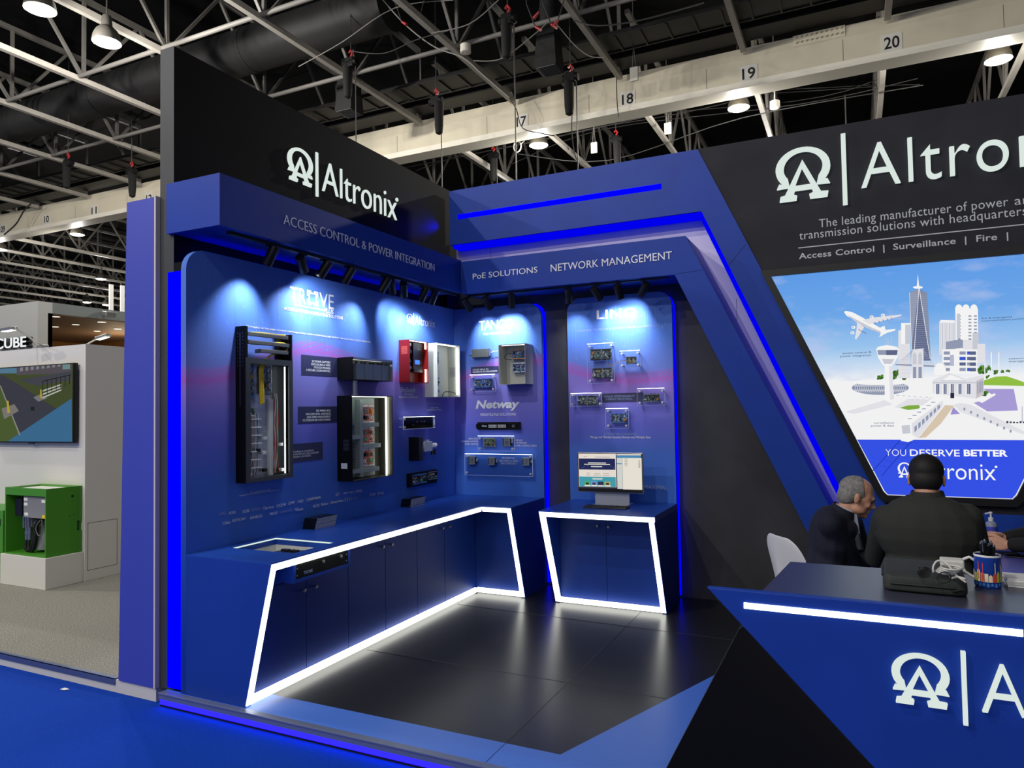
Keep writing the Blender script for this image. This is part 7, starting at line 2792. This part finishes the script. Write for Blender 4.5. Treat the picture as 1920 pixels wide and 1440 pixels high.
arm_light((P(1, 5.3, 150, 645).x, 5.3, wz+.0005), P(1, 5.3, 182, 635), (.20, 0, .03), 'silver arm light on the right shoulder of the white neighbouring wall')

# grey stand with the lit letters, farther back
gxc, gyc, gzt = -15.15, 9.0, 4.1
gry = mat('stand_grey', (146, 148, 146), .6)
m_ = MB()
m_.box((-24, gyc, FLOORZ), (gxc, gyc+.3, gzt))
struct(m_.build('wall_grey_stand', gry))
top_y = P(0, gxc, 236, 600).y+3
m_ = MB()
zb3 = P(0, gxc, 150, 594).z
zb3 = P(0, gxc, 92, 587).z
m_.box((gxc-.4, gyc+.3, zb3), (gxc, top_y, gzt))
m_.box((gxc-.4, gyc+.3, FLOORZ), (gxc, P(0, gxc, 90, 600).y, zb3))
struct(m_.build('wall_grey_stand_side', mat('stand_grey_shaded', (96, 102, 102), .6)))  # same stand as the front, the side's shade put into its colour
m_ = MB()
m_.box((-24, gyc+.3, zb3-.02), (gxc-.01, top_y, zb3+.06))
struct(m_.build('ceiling_grey_stand', mat('warm_soffit', (120, 96, 76), .7)))
m_ = MB()
m_.box((-22, gyc+.4, FLOORZ), (-20.5, top_y, zb3-.02))
m_.box((-20.5, top_y-.3, FLOORZ), (gxc-.5, top_y, zb3-.02))
struct(m_.build('wall_grey_stand_back', mat('wood_brown', (150, 108, 58), .6, var=.15, vscale=2)))
ld_n = 0
for u, v in ((105, 593), (142, 608), (190, 603), (103, 612), (182, 620), (220, 616)):
    q = P(2, zb3-.021, u, v)
    t = thing('downlight', 'round warm downlight set in the brown ceiling of the grey stand', 'downlight', q, 'downlights in the brown ceiling')
    m_ = MB()
    m_.lathe([(.10, 0), (.10, -.012), (.085, -.014)], q, 16, closed_ends=False)
    m_.build('ring', M['steel'], t)
    m_ = MB()
    m_.lathe([(.085, -.01), (.001, -.01)], q, 16, closed_ends=False)
    m_.build('lens', glow('downlight_face', (255, 232, 205), 3), t)
ld = D.lights.new('soffit_glow', 'POINT')
ld.energy = 45
ld.color = (1, .78, .5)
ld.shadow_soft_size = .3
lo = D.objects.new('soffit_glow', ld)
COL.objects.link(lo)
lo.parent = t
lo.location = (-1.0, .8, -.6)
t = thing('stand_letters', 'white lit letters on the front of the grey neighbouring stand', 'sign', (-15.8, gyc-.05, 3))
FG = F((0, gyc-.05, 0), (1, 0, 0), (0, 0, 1))
p, q = P(1, gyc-.05, -17, 657), P(1, gyc-.05, 57, 631)
text(FG, 'DCUBE', p.x, p.z, q.x, q.z, mat('letter_side', (20, 20, 22), .5), t, name='letter_return', c=-.05, depth=.13, bold=.01)
text(FG, 'DCUBE', p.x, p.z, q.x, q.z, glow('letter_white', (245, 248, 250), .95), t, c=.081, depth=.01, bold=.01)
for (u, v), v1, lab in (((212, 584), 533, 'tall white fin standing on top of the grey stand'), ((233, 584), 535, 'second white fin on the grey stand, at the edge of the blue partition')):
    q = P(0, gxc-.05, u, v)
    q1 = P(0, gxc-.05, u, v1)
    t = tag(MB().box((gxc-.14, q.y-.045, gzt+.0005), (gxc-.1, q.y+.045, q1.z)).build('white_fin', M['white']), lab, 'fin')
q = P(0, gxc+.1, 197, 583)
t = thing('flood_light', 'small silver flood light on the upper edge of the grey stand', 'flood light', q)
m_ = MB()
m_.bar(q+V((0, 0, -.06)), q+V((.35, -.1, -.12)), .22, .12)
m_.build('head', M['steel'], t, bevel=.02)
m_ = MB()
m_.bar(V((gxc, q.y, q.z-.05)), q, .04)
m_.build('bracket', M['steel'], t)

# paper scrap on the blue carpet
c = P(2, FLOORZ, 121, 1293)
tag(MB().add([c+V((-.03, -.01, .002)), c+V((.02, -.015, .006)), c+V((.03, .012, .003)), c+V((-.01, .01, .008)), c+V((-.03, -.01, .0005)), c+V((.02, -.015, .0045)), c+V((.03, .012, .0015)), c+V((-.01, .01, .0065))], [(0, 1, 2, 3), (4, 7, 6, 5), (0, 4, 5, 1), (1, 5, 6, 2), (2, 6, 7, 3), (3, 7, 4, 0)]).build('paper_scrap', M['white']), 'small white paper scrap lying on the blue carpet', 'scrap')
